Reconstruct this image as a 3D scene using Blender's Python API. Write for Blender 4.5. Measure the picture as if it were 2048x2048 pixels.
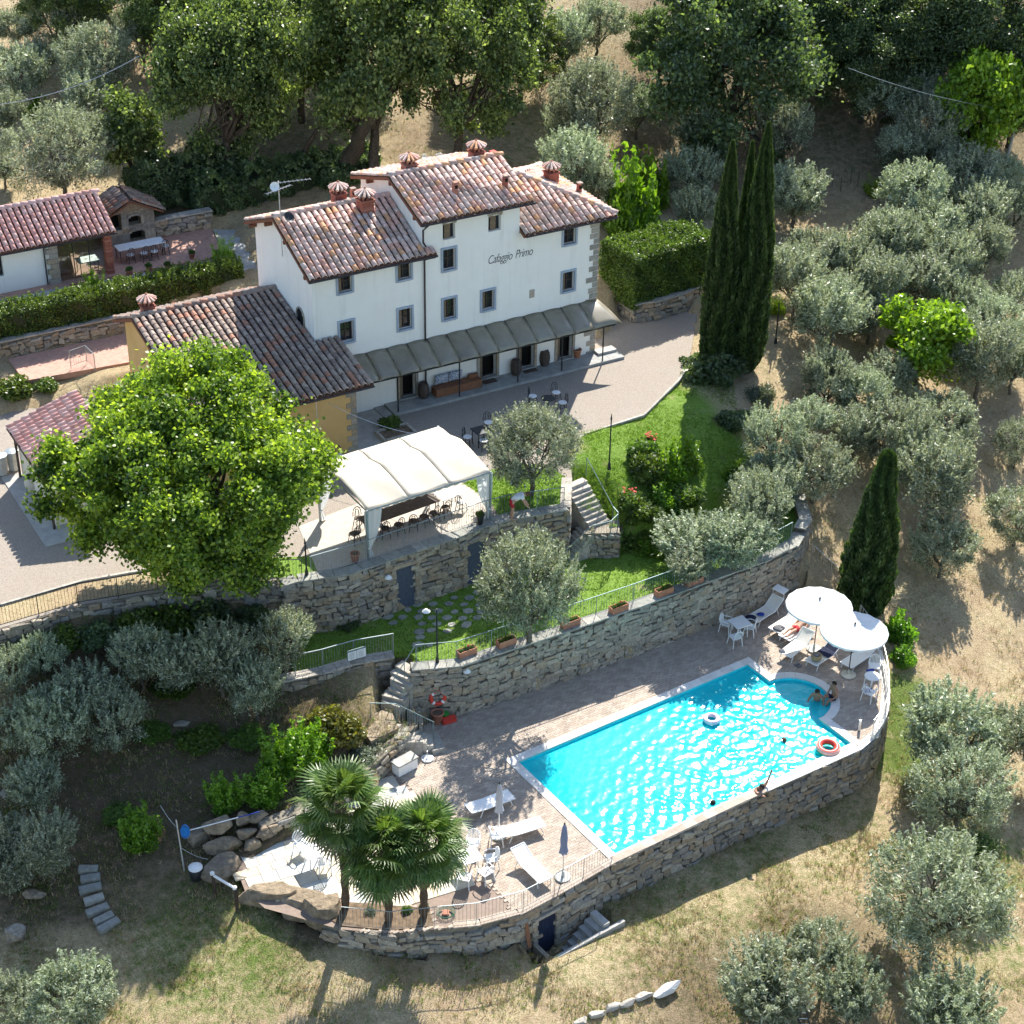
import bpy, bmesh, math, random
import numpy as np
from mathutils import Vector, Matrix, noise as mnoise

for _o in list(bpy.data.objects):
    bpy.data.objects.remove(_o)
SC = bpy.context.scene
COL = SC.collection
R = math.radians
random.seed(7)
RNG = np.random.default_rng(7)

# ------------------------------------------------------------------ camera, sky, sun, exposure
CAM_H, PITCH, ROLL, FPX = 47.0, R(31.5), R(0.8), 3660.0
cam_data = bpy.data.cameras.new('camera')
cam = bpy.data.objects.new('camera', cam_data)
COL.objects.link(cam)
cam.matrix_world = (Matrix.Translation((0, 0, CAM_H)) @ Matrix.Rotation(math.pi / 2 - PITCH, 4, 'X')
                    @ Matrix.Rotation(ROLL, 4, 'Z'))
cam_data.sensor_width = 36.0
cam_data.lens = 36.0 * FPX / 2048.0
cam_data.clip_start = 1.0
cam_data.clip_end = 2000.0
SC.camera = cam

SUN_EL, SUN_AZ = R(44.0), R(77.5)          # azimuth counted from +X towards +Y
world = bpy.data.worlds.new('World')
SC.world = world
world.use_nodes = True
wn = world.node_tree.nodes
sky = wn.new('ShaderNodeTexSky')
sky.sky_type = 'NISHITA'
sky.sun_disc = False
sky.sun_elevation = SUN_EL
sky.sun_rotation = R(90.0) - SUN_AZ
sky.air_density = 1.0
sky.dust_density = 0.6
world.node_tree.links.new(sky.outputs[0], wn['Background'].inputs[0])
wn['Background'].inputs[1].default_value = 0.12
sun_data = bpy.data.lights.new('sun', 'SUN')
sun_data.energy = 4.8
sun_data.angle = R(0.53)
sun_data.color = (1.0, 0.95, 0.87)
sun = bpy.data.objects.new('sun', sun_data)
COL.objects.link(sun)
sun_dir = Vector((math.cos(SUN_EL) * math.cos(SUN_AZ), math.cos(SUN_EL) * math.sin(SUN_AZ), math.sin(SUN_EL)))
sun.rotation_euler = sun_dir.to_track_quat('Z', 'Y').to_euler()
SC.view_settings.view_transform = 'Standard'
SC.view_settings.look = 'None'
SC.view_settings.exposure = 1.12
SC.view_settings.gamma = 1.0
SC.view_settings.use_curve_mapping = False
SC.render.engine = 'CYCLES'
SC.cycles.max_bounces = 6
SC.cycles.diffuse_bounces = 3
SC.cycles.use_adaptive_sampling = True
SC.cycles.adaptive_threshold = 0.03
SC.cycles.glossy_bounces = 2
SC.cycles.transmission_bounces = 3
SC.cycles.transparent_max_bounces = 8
SC.cycles.caustics_reflective = False
SC.cycles.caustics_refractive = False
SC.cycles.sample_clamp_indirect = 4.0

# ------------------------------------------------------------------ survey: picture position on a level of known height
PK = 2048.0 / 1932.0
_cr, _sr, _cp, _sp = math.cos(ROLL), math.sin(ROLL), math.cos(PITCH), math.sin(PITCH)
def ray(fx, fy):
    x = (fx * PK - 1024.0) / FPX
    y = -(fy * PK - 1024.0) / FPX
    x, y = _cr * x - _sr * y, _sr * x + _cr * y
    return Vector((x, _cp + y * _sp, -_sp + y * _cp))
def at(fx, fy, z=0.0):
    r = ray(fx, fy)
    k = (CAM_H - z) / -r.z
    return Vector((r.x * k, r.y * k, z))
def px_per_m(p):
    d = Vector(p) - Vector((0, 0, CAM_H))
    return FPX / PK / (d.y * _cp - d.z * _sp)       # survey pixels for one metre

# ------------------------------------------------------------------ object helpers
def tag(o, label=None, cat=None, group=None, kind=None):
    if label: o['label'] = label
    if cat:
        o['category'] = cat
        o['kind'] = 'thing'
    if group: o['group'] = group
    if kind: o['kind'] = kind
    return o
def empty(name, loc=(0, 0, 0), rz=0.0, label=None, cat=None, group=None):
    o = bpy.data.objects.new(name, None)
    COL.objects.link(o)
    o.empty_display_size = 0.2
    o.location = loc
    o.rotation_euler = (0, 0, rz)
    return tag(o, label, cat, group)
def link_mesh(name, me, parent=None, loc=(0, 0, 0), rot=(0, 0, 0), scale=(1, 1, 1)):
    o = bpy.data.objects.new(name, me)
    COL.objects.link(o)
    o.location = loc
    o.rotation_euler = rot
    o.scale = scale
    if parent: o.parent = parent
    return o
def copy_tree(o, parent=None):
    c = o.copy()
    COL.objects.link(c)
    c.parent = parent
    for ch in list(o.children):
        copy_tree(ch, c)
    return c

class MB:
    """collects shapes into one mesh"""
    def __init__(s):
        s.v = []; s.f = []; s.m = []; s.cm = 0
    def add(s, verts, faces, mi=None):
        b = len(s.v)
        s.v.extend([tuple(p) for p in verts])
        s.f.extend([tuple(i + b for i in fc) for fc in faces])
        s.m.extend([s.cm if mi is None else mi] * len(faces))
        return s
    def box(s, c, size, rz=0.0, M=None, mi=None):
        hx, hy, hz = size[0] / 2, size[1] / 2, size[2] / 2
        cs, sn = math.cos(rz), math.sin(rz)
        vs = []
        for z in (-hz, hz):
            for x, y in ((-hx, -hy), (hx, -hy), (hx, hy), (-hx, hy)):
                p = Vector((c[0] + x * cs - y * sn, c[1] + x * sn + y * cs, c[2] + z))
                vs.append(M @ p if M else p)
        return s.add(vs, [(3, 2, 1, 0), (4, 5, 6, 7), (0, 1, 5, 4), (1, 2, 6, 5), (2, 3, 7, 6), (3, 0, 4, 7)], mi)
    def tube(s, pts, r, n=6, caps=True, mi=None, r1=None):
        pts = [Vector(p) for p in pts]
        k = len(pts)
        vs = []; fs = []
        for i, p in enumerate(pts):
            d = (pts[min(i + 1, k - 1)] - pts[max(i - 1, 0)])
            if d.length < 1e-9: d = Vector((0, 0, 1))
            d.normalize()
            a = d.cross(Vector((0, 0, 1)) if abs(d.z) < .95 else Vector((1, 0, 0))).normalized()
            b = d.cross(a)
            rr = r if r1 is None else r + (r1 - r) * i / max(1, k - 1)
            if isinstance(r, (list, tuple)): rr = r[i]
            for j in range(n):
                t = 2 * math.pi * j / n
                vs.append(p + a * (rr * math.cos(t)) + b * (rr * math.sin(t)))
        for i in range(k - 1):
            for j in range(n):
                j2 = (j + 1) % n
                fs.append((i * n + j, i * n + j2, (i + 1) * n + j2, (i + 1) * n + j))
        if caps:
            fs.append(tuple(range(n))[::-1])
            fs.append(tuple((k - 1) * n + j for j in range(n)))
        return s.add(vs, fs, mi)
    def lathe(s, prof, c=(0, 0, 0), n=14, mi=None, caps=True):
        vs = []; fs = []
        for r, z in prof:
            for j in range(n):
                t = 2 * math.pi * j / n
                vs.append((c[0] + r * math.cos(t), c[1] + r * math.sin(t), c[2] + z))
        for i in range(len(prof) - 1):
            for j in range(n):
                j2 = (j + 1) % n
                fs.append((i * n + j, i * n + j2, (i + 1) * n + j2, (i + 1) * n + j))
        if caps:
            fs.append(tuple(range(n))[::-1])
            fs.append(tuple((len(prof) - 1) * n + j for j in range(n)))
        return s.add(vs, fs, mi)
    def prism(s, poly, z0, z1, mi=None, M=None):
        k = len(poly)
        vs = [Vector((p[0], p[1], z0)) for p in poly] + [Vector((p[0], p[1], z1)) for p in poly]
        if M: vs = [M @ p for p in vs]
        fs = [tuple(range(k))[::-1], tuple(range(k, 2 * k))] + [(i, (i + 1) % k, (i + 1) % k + k, i + k) for i in range(k)]
        return s.add(vs, fs, mi)
    def quad(s, a, b, c, d, mi=None):
        return s.add([a, b, c, d], [(0, 1, 2, 3)], mi)
    def grid(s, fn, nu, nv, mi=None):
        vs = [fn(i / nu, j / nv) for j in range(nv + 1) for i in range(nu + 1)]
        fs = [(j * (nu + 1) + i, j * (nu + 1) + i + 1, (j + 1) * (nu + 1) + i + 1, (j + 1) * (nu + 1) + i) for j in range(nv) for i in range(nu)]
        return s.add(vs, fs, mi)
    def mesh(s, name, mats, smooth=False):
        me = bpy.data.meshes.new(name)
        me.from_pydata(s.v, [], s.f)
        if not isinstance(mats, (list, tuple)): mats = [mats]
        for m in mats: me.materials.append(m)
        if any(s.m): me.polygons.foreach_set('material_index', s.m)
        if smooth: me.polygons.foreach_set('use_smooth', [True] * len(s.f))
        me.update()
        return me
    def build(s, name, mats, parent=None, smooth=False, loc=(0, 0, 0), rot=(0, 0, 0)):
        return link_mesh(name, s.mesh(name, mats, smooth), parent, loc, rot)

def np_mesh(name, V, F, mat, smooth=False, tint=None):
    """V (n,3), F (m,k) arrays -> mesh, tint = one float per face"""
    me = bpy.data.meshes.new(name)
    V = np.asarray(V, np.float32); F = np.asarray(F, np.int32)
    nf, k = F.shape
    me.vertices.add(len(V)); me.vertices.foreach_set('co', V.ravel())
    me.loops.add(nf * k); me.loops.foreach_set('vertex_index', F.ravel())
    me.polygons.add(nf)
    me.polygons.foreach_set('loop_start', np.arange(0, nf * k, k, dtype=np.int32))
    me.polygons.foreach_set('loop_total', np.full(nf, k, np.int32))
    if smooth: me.polygons.foreach_set('use_smooth', np.ones(nf, bool))
    me.materials.append(mat)
    if tint is not None:
        at_ = me.attributes.new('tint', 'FLOAT', 'FACE')
        at_.data.foreach_set('value', np.asarray(tint, np.float32))
    me.update(calc_edges=True)
    me.validate()
    return me

def in_poly(x, y, poly):
    x = np.asarray(x); y = np.asarray(y)
    ins = np.zeros(x.shape, bool)
    n = len(poly)
    for i in range(n):
        x0, y0 = poly[i][0], poly[i][1]
        x1, y1 = poly[(i + 1) % n][0], poly[(i + 1) % n][1]
        if y0 == y1: continue
        c = ((y0 > y) != (y1 > y)) & (x < (x1 - x0) * (y - y0) / (y1 - y0) + x0)
        ins ^= c
    return ins

def sheet(name, poly, z, mat, kind='structure', thick=0.0, parent=None):
    """a flat polygon, triangulated, with an optional skirt"""
    bm = bmesh.new()
    vs = [bm.verts.new((p[0], p[1], z)) for p in poly]
    fc = bm.faces.new(vs)
    if fc.normal.z < 0: bmesh.ops.reverse_faces(bm, faces=[fc])
    bm.normal_update()
    if fc.normal.z < 0: fc.normal_flip()
    if thick:
        r = bmesh.ops.extrude_face_region(bm, geom=[fc])
        ev = [g for g in r['geom'] if isinstance(g, bmesh.types.BMVert)]
        bmesh.ops.translate(bm, verts=ev, vec=(0, 0, -thick))
        bmesh.ops.recalc_face_normals(bm, faces=bm.faces[:])
    bmesh.ops.triangulate(bm, faces=bm.faces[:])
    me = bpy.data.meshes.new(name)
    bm.to_mesh(me); bm.free()
    me.materials.append(mat)
    o = link_mesh(name, me, parent)
    if kind and not parent: o['kind'] = kind
    return o

# ------------------------------------------------------------------ materials
MATS = {}
class NT:
    def __init__(s, name):
        s.m = bpy.data.materials.new(name); s.m.use_nodes = True
        s.t = s.m.node_tree; s.n = s.t.nodes; s.l = s.t.links
        s.b = s.n['Principled BSDF']; s.out = s.n['Material Output']
        s.b.inputs['Roughness'].default_value = .85
        s.b.inputs['Specular IOR Level'].default_value = .25
        MATS[name] = s.m
    def node(s, ty, **kw):
        x = s.n.new(ty)
        for k, val in kw.items(): setattr(x, k, val)
        return x
    def link(s, a, b): s.l.new(a, b); return b
    def pos(s):
        return s.node('ShaderNodeNewGeometry').outputs['Position']
    def objc(s):
        return s.node('ShaderNodeTexCoord').outputs['Object']
    def noise(s, vec, scale, detail=4, rough=.6, dist=0.0):
        x = s.node('ShaderNodeTexNoise'); s.link(vec, x.inputs['Vector'])
        x.inputs['Scale'].default_value = scale; x.inputs['Detail'].default_value = detail
        x.inputs['Roughness'].default_value = rough; x.inputs['Distortion'].default_value = dist
        return x.outputs['Fac']
    def voro(s, vec, scale, feature='F1', out='Distance', rnd=1.0):
        x = s.node('ShaderNodeTexVoronoi', feature=feature); s.link(vec, x.inputs['Vector'])
        x.inputs['Scale'].default_value = scale; x.inputs['Randomness'].default_value = rnd
        return x.outputs[out]
    def ramp(s, fac, stops, interp='LINEAR'):
        x = s.node('ShaderNodeValToRGB'); s.link(fac, x.inputs[0])
        cr = x.color_ramp; cr.interpolation = interp
        while len(cr.elements) < len(stops): cr.elements.new(.5)
        for e, (p, c) in zip(cr.elements, stops):
            e.position = p
            e.color = (c[0], c[1], c[2], 1) if not isinstance(c, (int, float)) else (c, c, c, 1)
        return x.outputs[0]
    def mix(s, fac, a, b, mode='MIX'):
        x = s.node('ShaderNodeMix', data_type='RGBA', blend_type=mode)
        for sock, val in ((x.inputs[0], fac), (x.inputs[6], a), (x.inputs[7], b)):
            if hasattr(val, 'is_linked'): s.link(val, sock)
            elif isinstance(val, (int, float)) and sock == x.inputs[0]: sock.default_value = val
            else: sock.default_value = (val[0], val[1], val[2], 1)
        return x.outputs[2]
    def math(s, op, a, b=0.0, clamp=False):
        x = s.node('ShaderNodeMath', operation=op, use_clamp=clamp)
        for sock, val in ((x.inputs[0], a), (x.inputs[1], b)):
            if hasattr(val, 'is_linked'): s.link(val, sock)
            else: sock.default_value = val
        return x.outputs[0]
    def rand(s):
        """one number for each piece, single object or island of a joined mesh"""
        a = s.node('ShaderNodeObjectInfo').outputs['Random']
        b = s.node('ShaderNodeNewGeometry').outputs['Random Per Island']
        return s.math('FRACT', s.math('ADD', a, b))
    def attr(s, name):
        return s.node('ShaderNodeAttribute', attribute_name=name).outputs['Fac']
    def col(s, c): s.link(c, s.b.inputs['Base Color']) if hasattr(c, 'is_linked') else setattr(s.b.inputs['Base Color'], 'default_value', (c[0], c[1], c[2], 1)); return s
    def rough(s, r): s.b.inputs['Roughness'].default_value = r; return s
    def bump(s, h, strength=.5, dist=.02):
        x = s.node('ShaderNodeBump'); x.inputs['Strength'].default_value = strength; x.inputs['Distance'].default_value = dist
        s.link(h, x.inputs['Height']); s.link(x.outputs[0], s.b.inputs['Normal']); return s

def plain(name, c, rough=.7, metal=0.0, var=.12, scale=6.0, spec=.25):
    t = NT(name)
    nz = t.noise(t.objc(), scale, 3)
    lo = [x * (1 - var) for x in c]; hi = [min(1, x * (1 + var)) for x in c]
    t.col(t.ramp(nz, [(.3, lo), (.7, hi)])).rough(rough)
    t.b.inputs['Metallic'].default_value = metal
    t.b.inputs['Specular IOR Level'].default_value = spec
    return t.m

def piece_mat(name, cols, rough=.85, nscale=9.0, var=.35, bumps=.4, bdist=.02, lichen=None, lich_amt=.5):
    """stones, tiles, bricks: one colour for each piece plus grain"""
    t = NT(name)
    k = len(cols)
    base = t.ramp(t.rand(), [(i / k, c) for i, c in enumerate(cols)], 'CONSTANT')
    p = t.pos()
    g = t.noise(p, nscale, 5, .65)
    base = t.mix(1.0, base, t.ramp(g, [(.25, 1 - var), (.75, 1 + var * .6)]), 'MULTIPLY')
    if lichen:
        l = t.noise(p, nscale * .45, 5, .7)
        base = t.mix(t.ramp(l, [(.5 + .25 * (1 - lich_amt), 0.0), (.62 + .25 * (1 - lich_amt), 1.0)]), base, lichen)
    t.col(base).rough(rough).bump(g, bumps, bdist)
    return t.m

def leaf_mat(name, dark, mid, light, trans=.35, tcol=None):
    t = NT(name)
    tn = t.attr('tint')
    oi = t.node('ShaderNodeObjectInfo').outputs['Random']
    c = t.ramp(tn, [(0, dark), (.5, mid), (1, light)])
    hs = t.node('ShaderNodeHueSaturation')
    t.link(c, hs.inputs['Color'])
    t.link(t.math('ADD', t.math('MULTIPLY', oi, .3), .85), hs.inputs['Value'])
    t.link(t.math('ADD', t.math('MULTIPLY', oi, .03), .485), hs.inputs['Hue'])
    c = hs.outputs[0]
    t.link(c, t.b.inputs['Base Color'])
    t.b.inputs['Roughness'].default_value = .42
    t.b.inputs['Specular IOR Level'].default_value = .5
    tr = t.node('ShaderNodeBsdfTranslucent')
    t.link(t.mix(1.0, c, tcol or (1.5, 1.6, .6), 'MULTIPLY'), tr.inputs[0])
    mx = t.node('ShaderNodeMixShader'); mx.inputs[0].default_value = trans
    t.link(t.b.outputs[0], mx.inputs[1]); t.link(tr.outputs[0], mx.inputs[2])
    t.link(mx.outputs[0], t.out.inputs[0])
    return t.m

# plaster
t = NT('plaster_white'); p = t.pos()
nz = t.noise(p, .55, 5, .7); fine = t.noise(p, 14, 3)
st = t.noise(p, 1.7, 6, .75)
c = t.ramp(nz, [(.3, (.90, .88, .82)), (.7, (.955, .94, .88))])
c = t.mix(t.ramp(st, [(.58, 0.0), (.85, .35)]), c, (.74, .72, .66))
mp = t.node('ShaderNodeMapping'); mp.inputs['Scale'].default_value = (1.6, 1.6, .12); t.link(p, mp.inputs['Vector'])
sk = t.noise(mp.outputs[0], 1.4, 5, .7)
c = t.mix(t.ramp(sk, [(.52, 0.0), (.75, .45)]), c, (.70, .69, .64))
t.col(c).rough(.92).bump(fine, .25, .01)
t = NT('plaster_yellow'); p = t.pos()
t.col(t.ramp(t.noise(p, .8, 5, .7), [(.3, (.62, .40, .16)), (.7, (.72, .49, .22))])).rough(.92).bump(t.noise(p, 14, 3), .25, .01)
t = NT('plaster_cream'); p = t.pos()
t.col(t.ramp(t.noise(p, .8, 5, .7), [(.3, (.66, .60, .47)), (.7, (.75, .70, .57))])).rough(.92).bump(t.noise(p, 14, 3), .25, .01)

# tiles, stones, bricks
piece_mat('tile_house', [(.74, .47, .39), (.78, .54, .46), (.66, .38, .29), (.75, .59, .51), (.60, .45, .38), (.79, .56, .47), (.48, .36, .30), (.74, .41, .23), (.70, .50, .42), (.58, .46, .40)],
          nscale=7, var=.45, lichen=(.17, .14, .11), lich_amt=.45)
piece_mat('tile_old', [(.34, .25, .20), (.40, .30, .245), (.26, .20, .17), (.42, .34, .28), (.42, .22, .15), (.30, .235, .195), (.35, .275, .225), (.39, .31, .26)],
          nscale=7, var=.5, lichen=(.30, .29, .26), lich_amt=.5)
piece_mat('tile_new', [(.74, .41, .35), (.78, .46, .40), (.68, .36, .30), (.76, .50, .44), (.66, .38, .32)], nscale=6, var=.3, lichen=(.42, .28, .23), lich_amt=.3)
plain('tile_pan', (.10, .065, .05), .95, var=.4, scale=8)  # pan kept dark to paint in the shade between tile columns
piece_mat('wall_stone', [(.30, .26, .20), (.36, .30, .22), (.25, .23, .20), (.40, .34, .26), (.31, .29, .26), (.34, .26, .18), (.28, .25, .21), (.44, .39, .31)],
          nscale=9, var=.5, bdist=.03, lichen=(.17, .16, .13), lich_amt=.35)
piece_mat('wall_stone_grey', [(.32, .28, .22), (.38, .33, .26), (.27, .245, .20), (.43, .38, .30), (.35, .31, .25), (.29, .26, .215), (.36, .29, .21)],
          nscale=9, var=.55, bdist=.03, lichen=(.16, .145, .115), lich_amt=.4)
piece_mat('boulder', [(.28, .22, .15), (.33, .265, .185), (.25, .205, .15)], nscale=3.5, var=.6, bumps=1.0, bdist=.12, lichen=(.19, .16, .11), lich_amt=.6)
piece_mat('quoin_stone', [(.36, .34, .30), (.42, .38, .32), (.32, .30, .26), (.40, .33, .24)], nscale=6, var=.35)
piece_mat('brick_red', [(.36, .12, .08), (.42, .16, .10), (.32, .11, .08), (.45, .20, .14)], nscale=12, var=.4)
plain('mortar', (.20, .175, .135), .95, var=.35, scale=5)
piece_mat('paver', [(.40, .325, .26), (.43, .36, .29), (.37, .305, .245), (.46, .385, .315), (.41, .34, .275)], nscale=2, var=.25, bumps=.2, bdist=.006)
plain('paver_joint', (.26, .20, .16), .95)
piece_mat('slab_sand', [(.60, .53, .40), (.66, .60, .48), (.55, .50, .42), (.52, .53, .50), (.64, .54, .38), (.48, .49, .46)], nscale=2.5, var=.2, bumps=.15, bdist=.006)
piece_mat('flagstone', [(.33, .33, .29), (.40, .39, .34), (.29, .29, .26)], nscale=5, var=.35)
piece_mat('brick_paving', [(.40, .20, .14), (.46, .25, .18), (.36, .18, .13), (.50, .30, .23)], nscale=5, var=.3)
piece_mat('coping', [(.74, .70, .63), (.78, .75, .69), (.70, .66, .60)], nscale=2, var=.1, bumps=.1, bdist=.004)
piece_mat('terracotta', [(.44, .19, .11), (.50, .24, .15), (.40, .18, .12)], nscale=6, var=.3)
piece_mat('step_stone', [(.42, .39, .34), (.48, .44, .38), (.38, .35, .30)], nscale=6, var=.4)
plain('concrete', (.40, .39, .36), .9, var=.15, scale=2.5)
plain('porch_stone', (.34, .34, .32), .85, var=.18, scale=2.2)
plain('frame_stone', (.36, .42, .50), .8, var=.1, scale=3)
plain('roof_wood', (.20, .085, .05), .8, var=.3)
plain('shutter_wood', (.20, .15, .10), .7, var=.3, scale=12)
plain('dark_wood', (.07, .05, .04), .7, var=.3)
plain('bench_wood', (.24, .11, .06), .6, var=.25, scale=9)
plain('barrel_wood', (.10, .075, .06), .65, var=.3)
plain('iron', (.035, .04, .045), .5, .2, var=.2)
plain('gutter_metal', (.06, .05, .05), .45, .3)
plain('rail_metal', (.30, .34, .35), .45, .5, var=.1)
plain('rail_green', (.20, .27, .27), .5, .3, var=.1)
plain('steel', (.60, .61, .60), .35, .6, var=.1)
plain('antenna_metal', (.62, .62, .60), .4, .4)
plain('interior_dark', (.012, .011, .010), .9)  # near-black panels paint the shade inside door, flue and oven openings
plain('door_blue', (.075, .095, .135), .55, var=.2, scale=10)
plain('door_navy', (.02, .03, .06), .5, var=.2)
t = NT('glass'); t.col((.015, .02, .028)).rough(.06); t.b.inputs['Specular IOR Level'].default_value = .6
plain('plastic_white', (.80, .80, .79), .4, var=.03)
plain('sling_cream', (.74, .71, .64), .8, var=.06, scale=30)
plain('sling_white', (.84, .83, .80), .8, var=.04, scale=30)
plain('fabric_navy', (.02, .025, .055), .9, var=.2)
plain('fabric_blue', (.03, .06, .30), .9)
plain('fabric_white', (.80, .80, .79), .9, var=.04)
plain('fabric_red', (.45, .03, .04), .9)
plain('towel_grey', (.16, .16, .17), .95, var=.4)
plain('parasol_dark', (.03, .03, .035), .5)
plain('red_plastic', (.62, .06, .04), .4)
plain('green_plastic', (.05, .32, .06), .35)
plain('pink_plastic', (.72, .55, .62), .35)
plain('blue_plastic', (.03, .22, .60), .4)
plain('hose_green', (.03, .10, .06), .5)
plain('white_stone', (.74, .74, .73), .8, var=.1)
plain('skin', (.52, .30, .21), .55, var=.08)
plain('skin_tan', (.36, .19, .12), .55, var=.08)
plain('hair_dark', (.025, .017, .012), .6)
plain('hair_brown', (.12, .06, .03), .6)
plain('paper', (.74, .76, .78), .8, var=.02)
plain('ink', (.045, .045, .05), .8)
plain('soil', (.16, .115, .075), .95, var=.4, scale=5)
plain('flower_red', (.60, .10, .07), .7)
plain('bark', (.075, .060, .045), .95, var=.5, scale=8)
plain('bark_olive', (.135, .115, .09), .95, var=.5, scale=8)
plain('bark_palm', (.11, .08, .055), .95, var=.5, scale=14)
plain('wicker', (.34, .25, .13), .8, var=.3, scale=20)
plain('plaque_stone', (.42, .36, .30), .8)
# parasol and pergola cloth let some light through
for nm, c, tr in (('parasol_cloth', (.82, .84, .86), .25), ('pergola_cloth', (.74, .68, .56), .22), ('curtain_cloth', (.80, .82, .82), .35), ('parasol_blue', (.30, .34, .48), .2), ('parasol_grey', (.56, .57, .62), .2)):
    t = NT(nm); p = t.objc()
    cc = t.ramp(t.noise(p, 1.2, 5, .6), [(.3, [x * .88 for x in c]), (.65, c)])
    t.col(cc).rough(.9)
    tr_ = t.node('ShaderNodeBsdfTranslucent'); t.link(cc, tr_.inputs[0])
    mx = t.node('ShaderNodeMixShader'); mx.inputs[0].default_value = tr
    t.link(t.b.outputs[0], mx.inputs[1]); t.link(tr_.outputs[0], mx.inputs[2]); t.link(mx.outputs[0], t.out.inputs[0])
t = NT('canopy_sheet'); p = t.pos()
t.col(t.ramp(t.noise(p, .7, 5, .65, .6), [(.3, (.15, .125, .08)), (.5, (.21, .185, .125)), (.75, (.27, .245, .185))])).rough(.34)
t.b.inputs['Specular IOR Level'].default_value = 1.0

# ground
t = NT('dry_grass'); p = t.pos()
g = t.attr('green'); s_ = t.attr('soil')
n1 = t.noise(p, .35, 6, .7); n2 = t.noise(p, 2.6, 6, .75); n3 = t.noise(p, 16, 4, .7); n4 = t.noise(p, 60, 2, .6)
straw = t.ramp(n3, [(.3, (.23, .17, .085)), (.5, (.54, .435, .245)), (.7, (.76, .64, .41))])
n5 = t.noise(p, 1.1, 5, .7); n6 = t.noise(p, 5.5, 5, .8)
straw = t.mix(t.ramp(n1, [(.38, 0.0), (.66, .75)]), straw, (.46, .32, .205))
straw = t.mix(t.ramp(n5, [(.54, 0.0), (.7, .75)]), straw, (.30, .215, .12))
straw = t.mix(t.ramp(n6, [(.56, 0.0), (.66, .7)]), straw, (.20, .16, .075))
straw = t.mix(t.ramp(n6, [(.30, .8), (.42, 0.0)]), straw, (.74, .63, .45))
grn = t.ramp(n3, [(.28, (.06, .10, .02)), (.55, (.17, .24, .05)), (.8, (.30, .36, .11))])
gm = t.math('ADD', t.math('MULTIPLY', n2, 1.3), t.math('MULTIPLY', n1, .7))
gm = t.math('SUBTRACT', t.math('ADD', gm, t.math('MULTIPLY', g, 1.0)), 1.35, )
gm = t.math('MULTIPLY', gm, 2.6, True)
c = t.mix(gm, straw, grn)
soil = t.ramp(n3, [(.25, (.075, .055, .035)), (.55, (.17, .125, .08)), (.8, (.27, .21, .14))])
soil = t.mix(t.ramp(n2, [(.45, 0.0), (.62, .6)]), soil, (.07, .085, .025))
c = t.mix(t.math('MULTIPLY', t.math('ADD', s_, t.math('SUBTRACT', n2, .5)), 1.2, True), c, soil)
t.col(c).rough(.95).bump(t.math('ADD', n3, t.math('MULTIPLY', n4, .6)), .9, .09)
t = NT('lawn'); p = t.pos()
n1 = t.noise(p, .8, 5, .7); n3 = t.noise(p, 14, 4, .7); n4 = t.noise(p, 60, 2)
c = t.ramp(n3, [(.25, (.075, .145, .022)), (.55, (.20, .325, .05)), (.8, (.33, .45, .10))])
c = t.mix(t.ramp(n1, [(.58, 0.0), (.72, .8)]), c, (.36, .32, .15))
t.col(c).rough(.95).bump(t.math('ADD', n3, t.math('MULTIPLY', n4, .6)), .9, .06)
t = NT('gravel'); p = t.pos()
n1 = t.noise(p, .5, 5, .7); n2 = t.noise(p, 25, 3, .8); vo = t.voro(p, 30)
c = t.ramp(n2, [(.3, (.19, .16, .13)), (.5, (.31, .27, .225)), (.7, (.43, .38, .325))])
c = t.mix(t.ramp(n1, [(.4, 0.0), (.7, .35)]), c, (.30, .24, .19))
t.col(c).rough(.95).bump(vo, .6, .02)
t = NT('terrace_screed'); p = t.pos()
t.col(t.ramp(t.noise(p, 6, 6, .75), [(.3, (.42, .37, .31)), (.7, (.55, .50, .43))])).rough(.9)

# foliage; olive and maple tint ends also paint in leaf glints and dark gaps
leaf_mat('leaf_olive', (.09, .115, .065), (.285, .325, .215), (.66, .70, .55), .36, (1.15, 1.2, .8))
leaf_mat('leaf_oak', (.035, .055, .017), (.125, .175, .055), (.35, .42, .15), .42, (1.35, 1.4, .65))
leaf_mat('leaf_dark', (.045, .068, .034), (.10, .145, .065), (.20, .26, .12), .4)
leaf_mat('leaf_maple', (.035, .068, .012), (.155, .235, .034), (.42, .50, .075), .45, (1.35, 1.4, .5))
leaf_mat('leaf_lime', (.09, .16, .012), (.20, .31, .025), (.34, .46, .06), .42)
leaf_mat('leaf_hedge', (.030, .060, .010), (.085, .15, .022), (.19, .28, .045), .3)
leaf_mat('leaf_laurel', (.05, .11, .010), (.13, .25, .02), (.25, .40, .04), .4)
leaf_mat('leaf_cypress', (.018, .038, .014), (.048, .085, .026), (.11, .17, .05), .28)
leaf_mat('leaf_palm', (.03, .06, .014), (.10, .17, .04), (.25, .33, .12), .36)
leaf_mat('leaf_rust', (.07, .075, .012), (.17, .17, .035), (.30, .24, .06), .3)
leaf_mat('leaf_lavender', (.07, .09, .06), (.15, .18, .12), (.25, .28, .20), .2)
leaf_mat('grass_straw', (.30, .23, .11), (.46, .37, .21), (.62, .53, .34), .3, (1.1, 1.0, .8))
leaf_mat('grass_green', (.06, .12, .015), (.15, .25, .03), (.28, .38, .07), .35)
M = MATS
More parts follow.
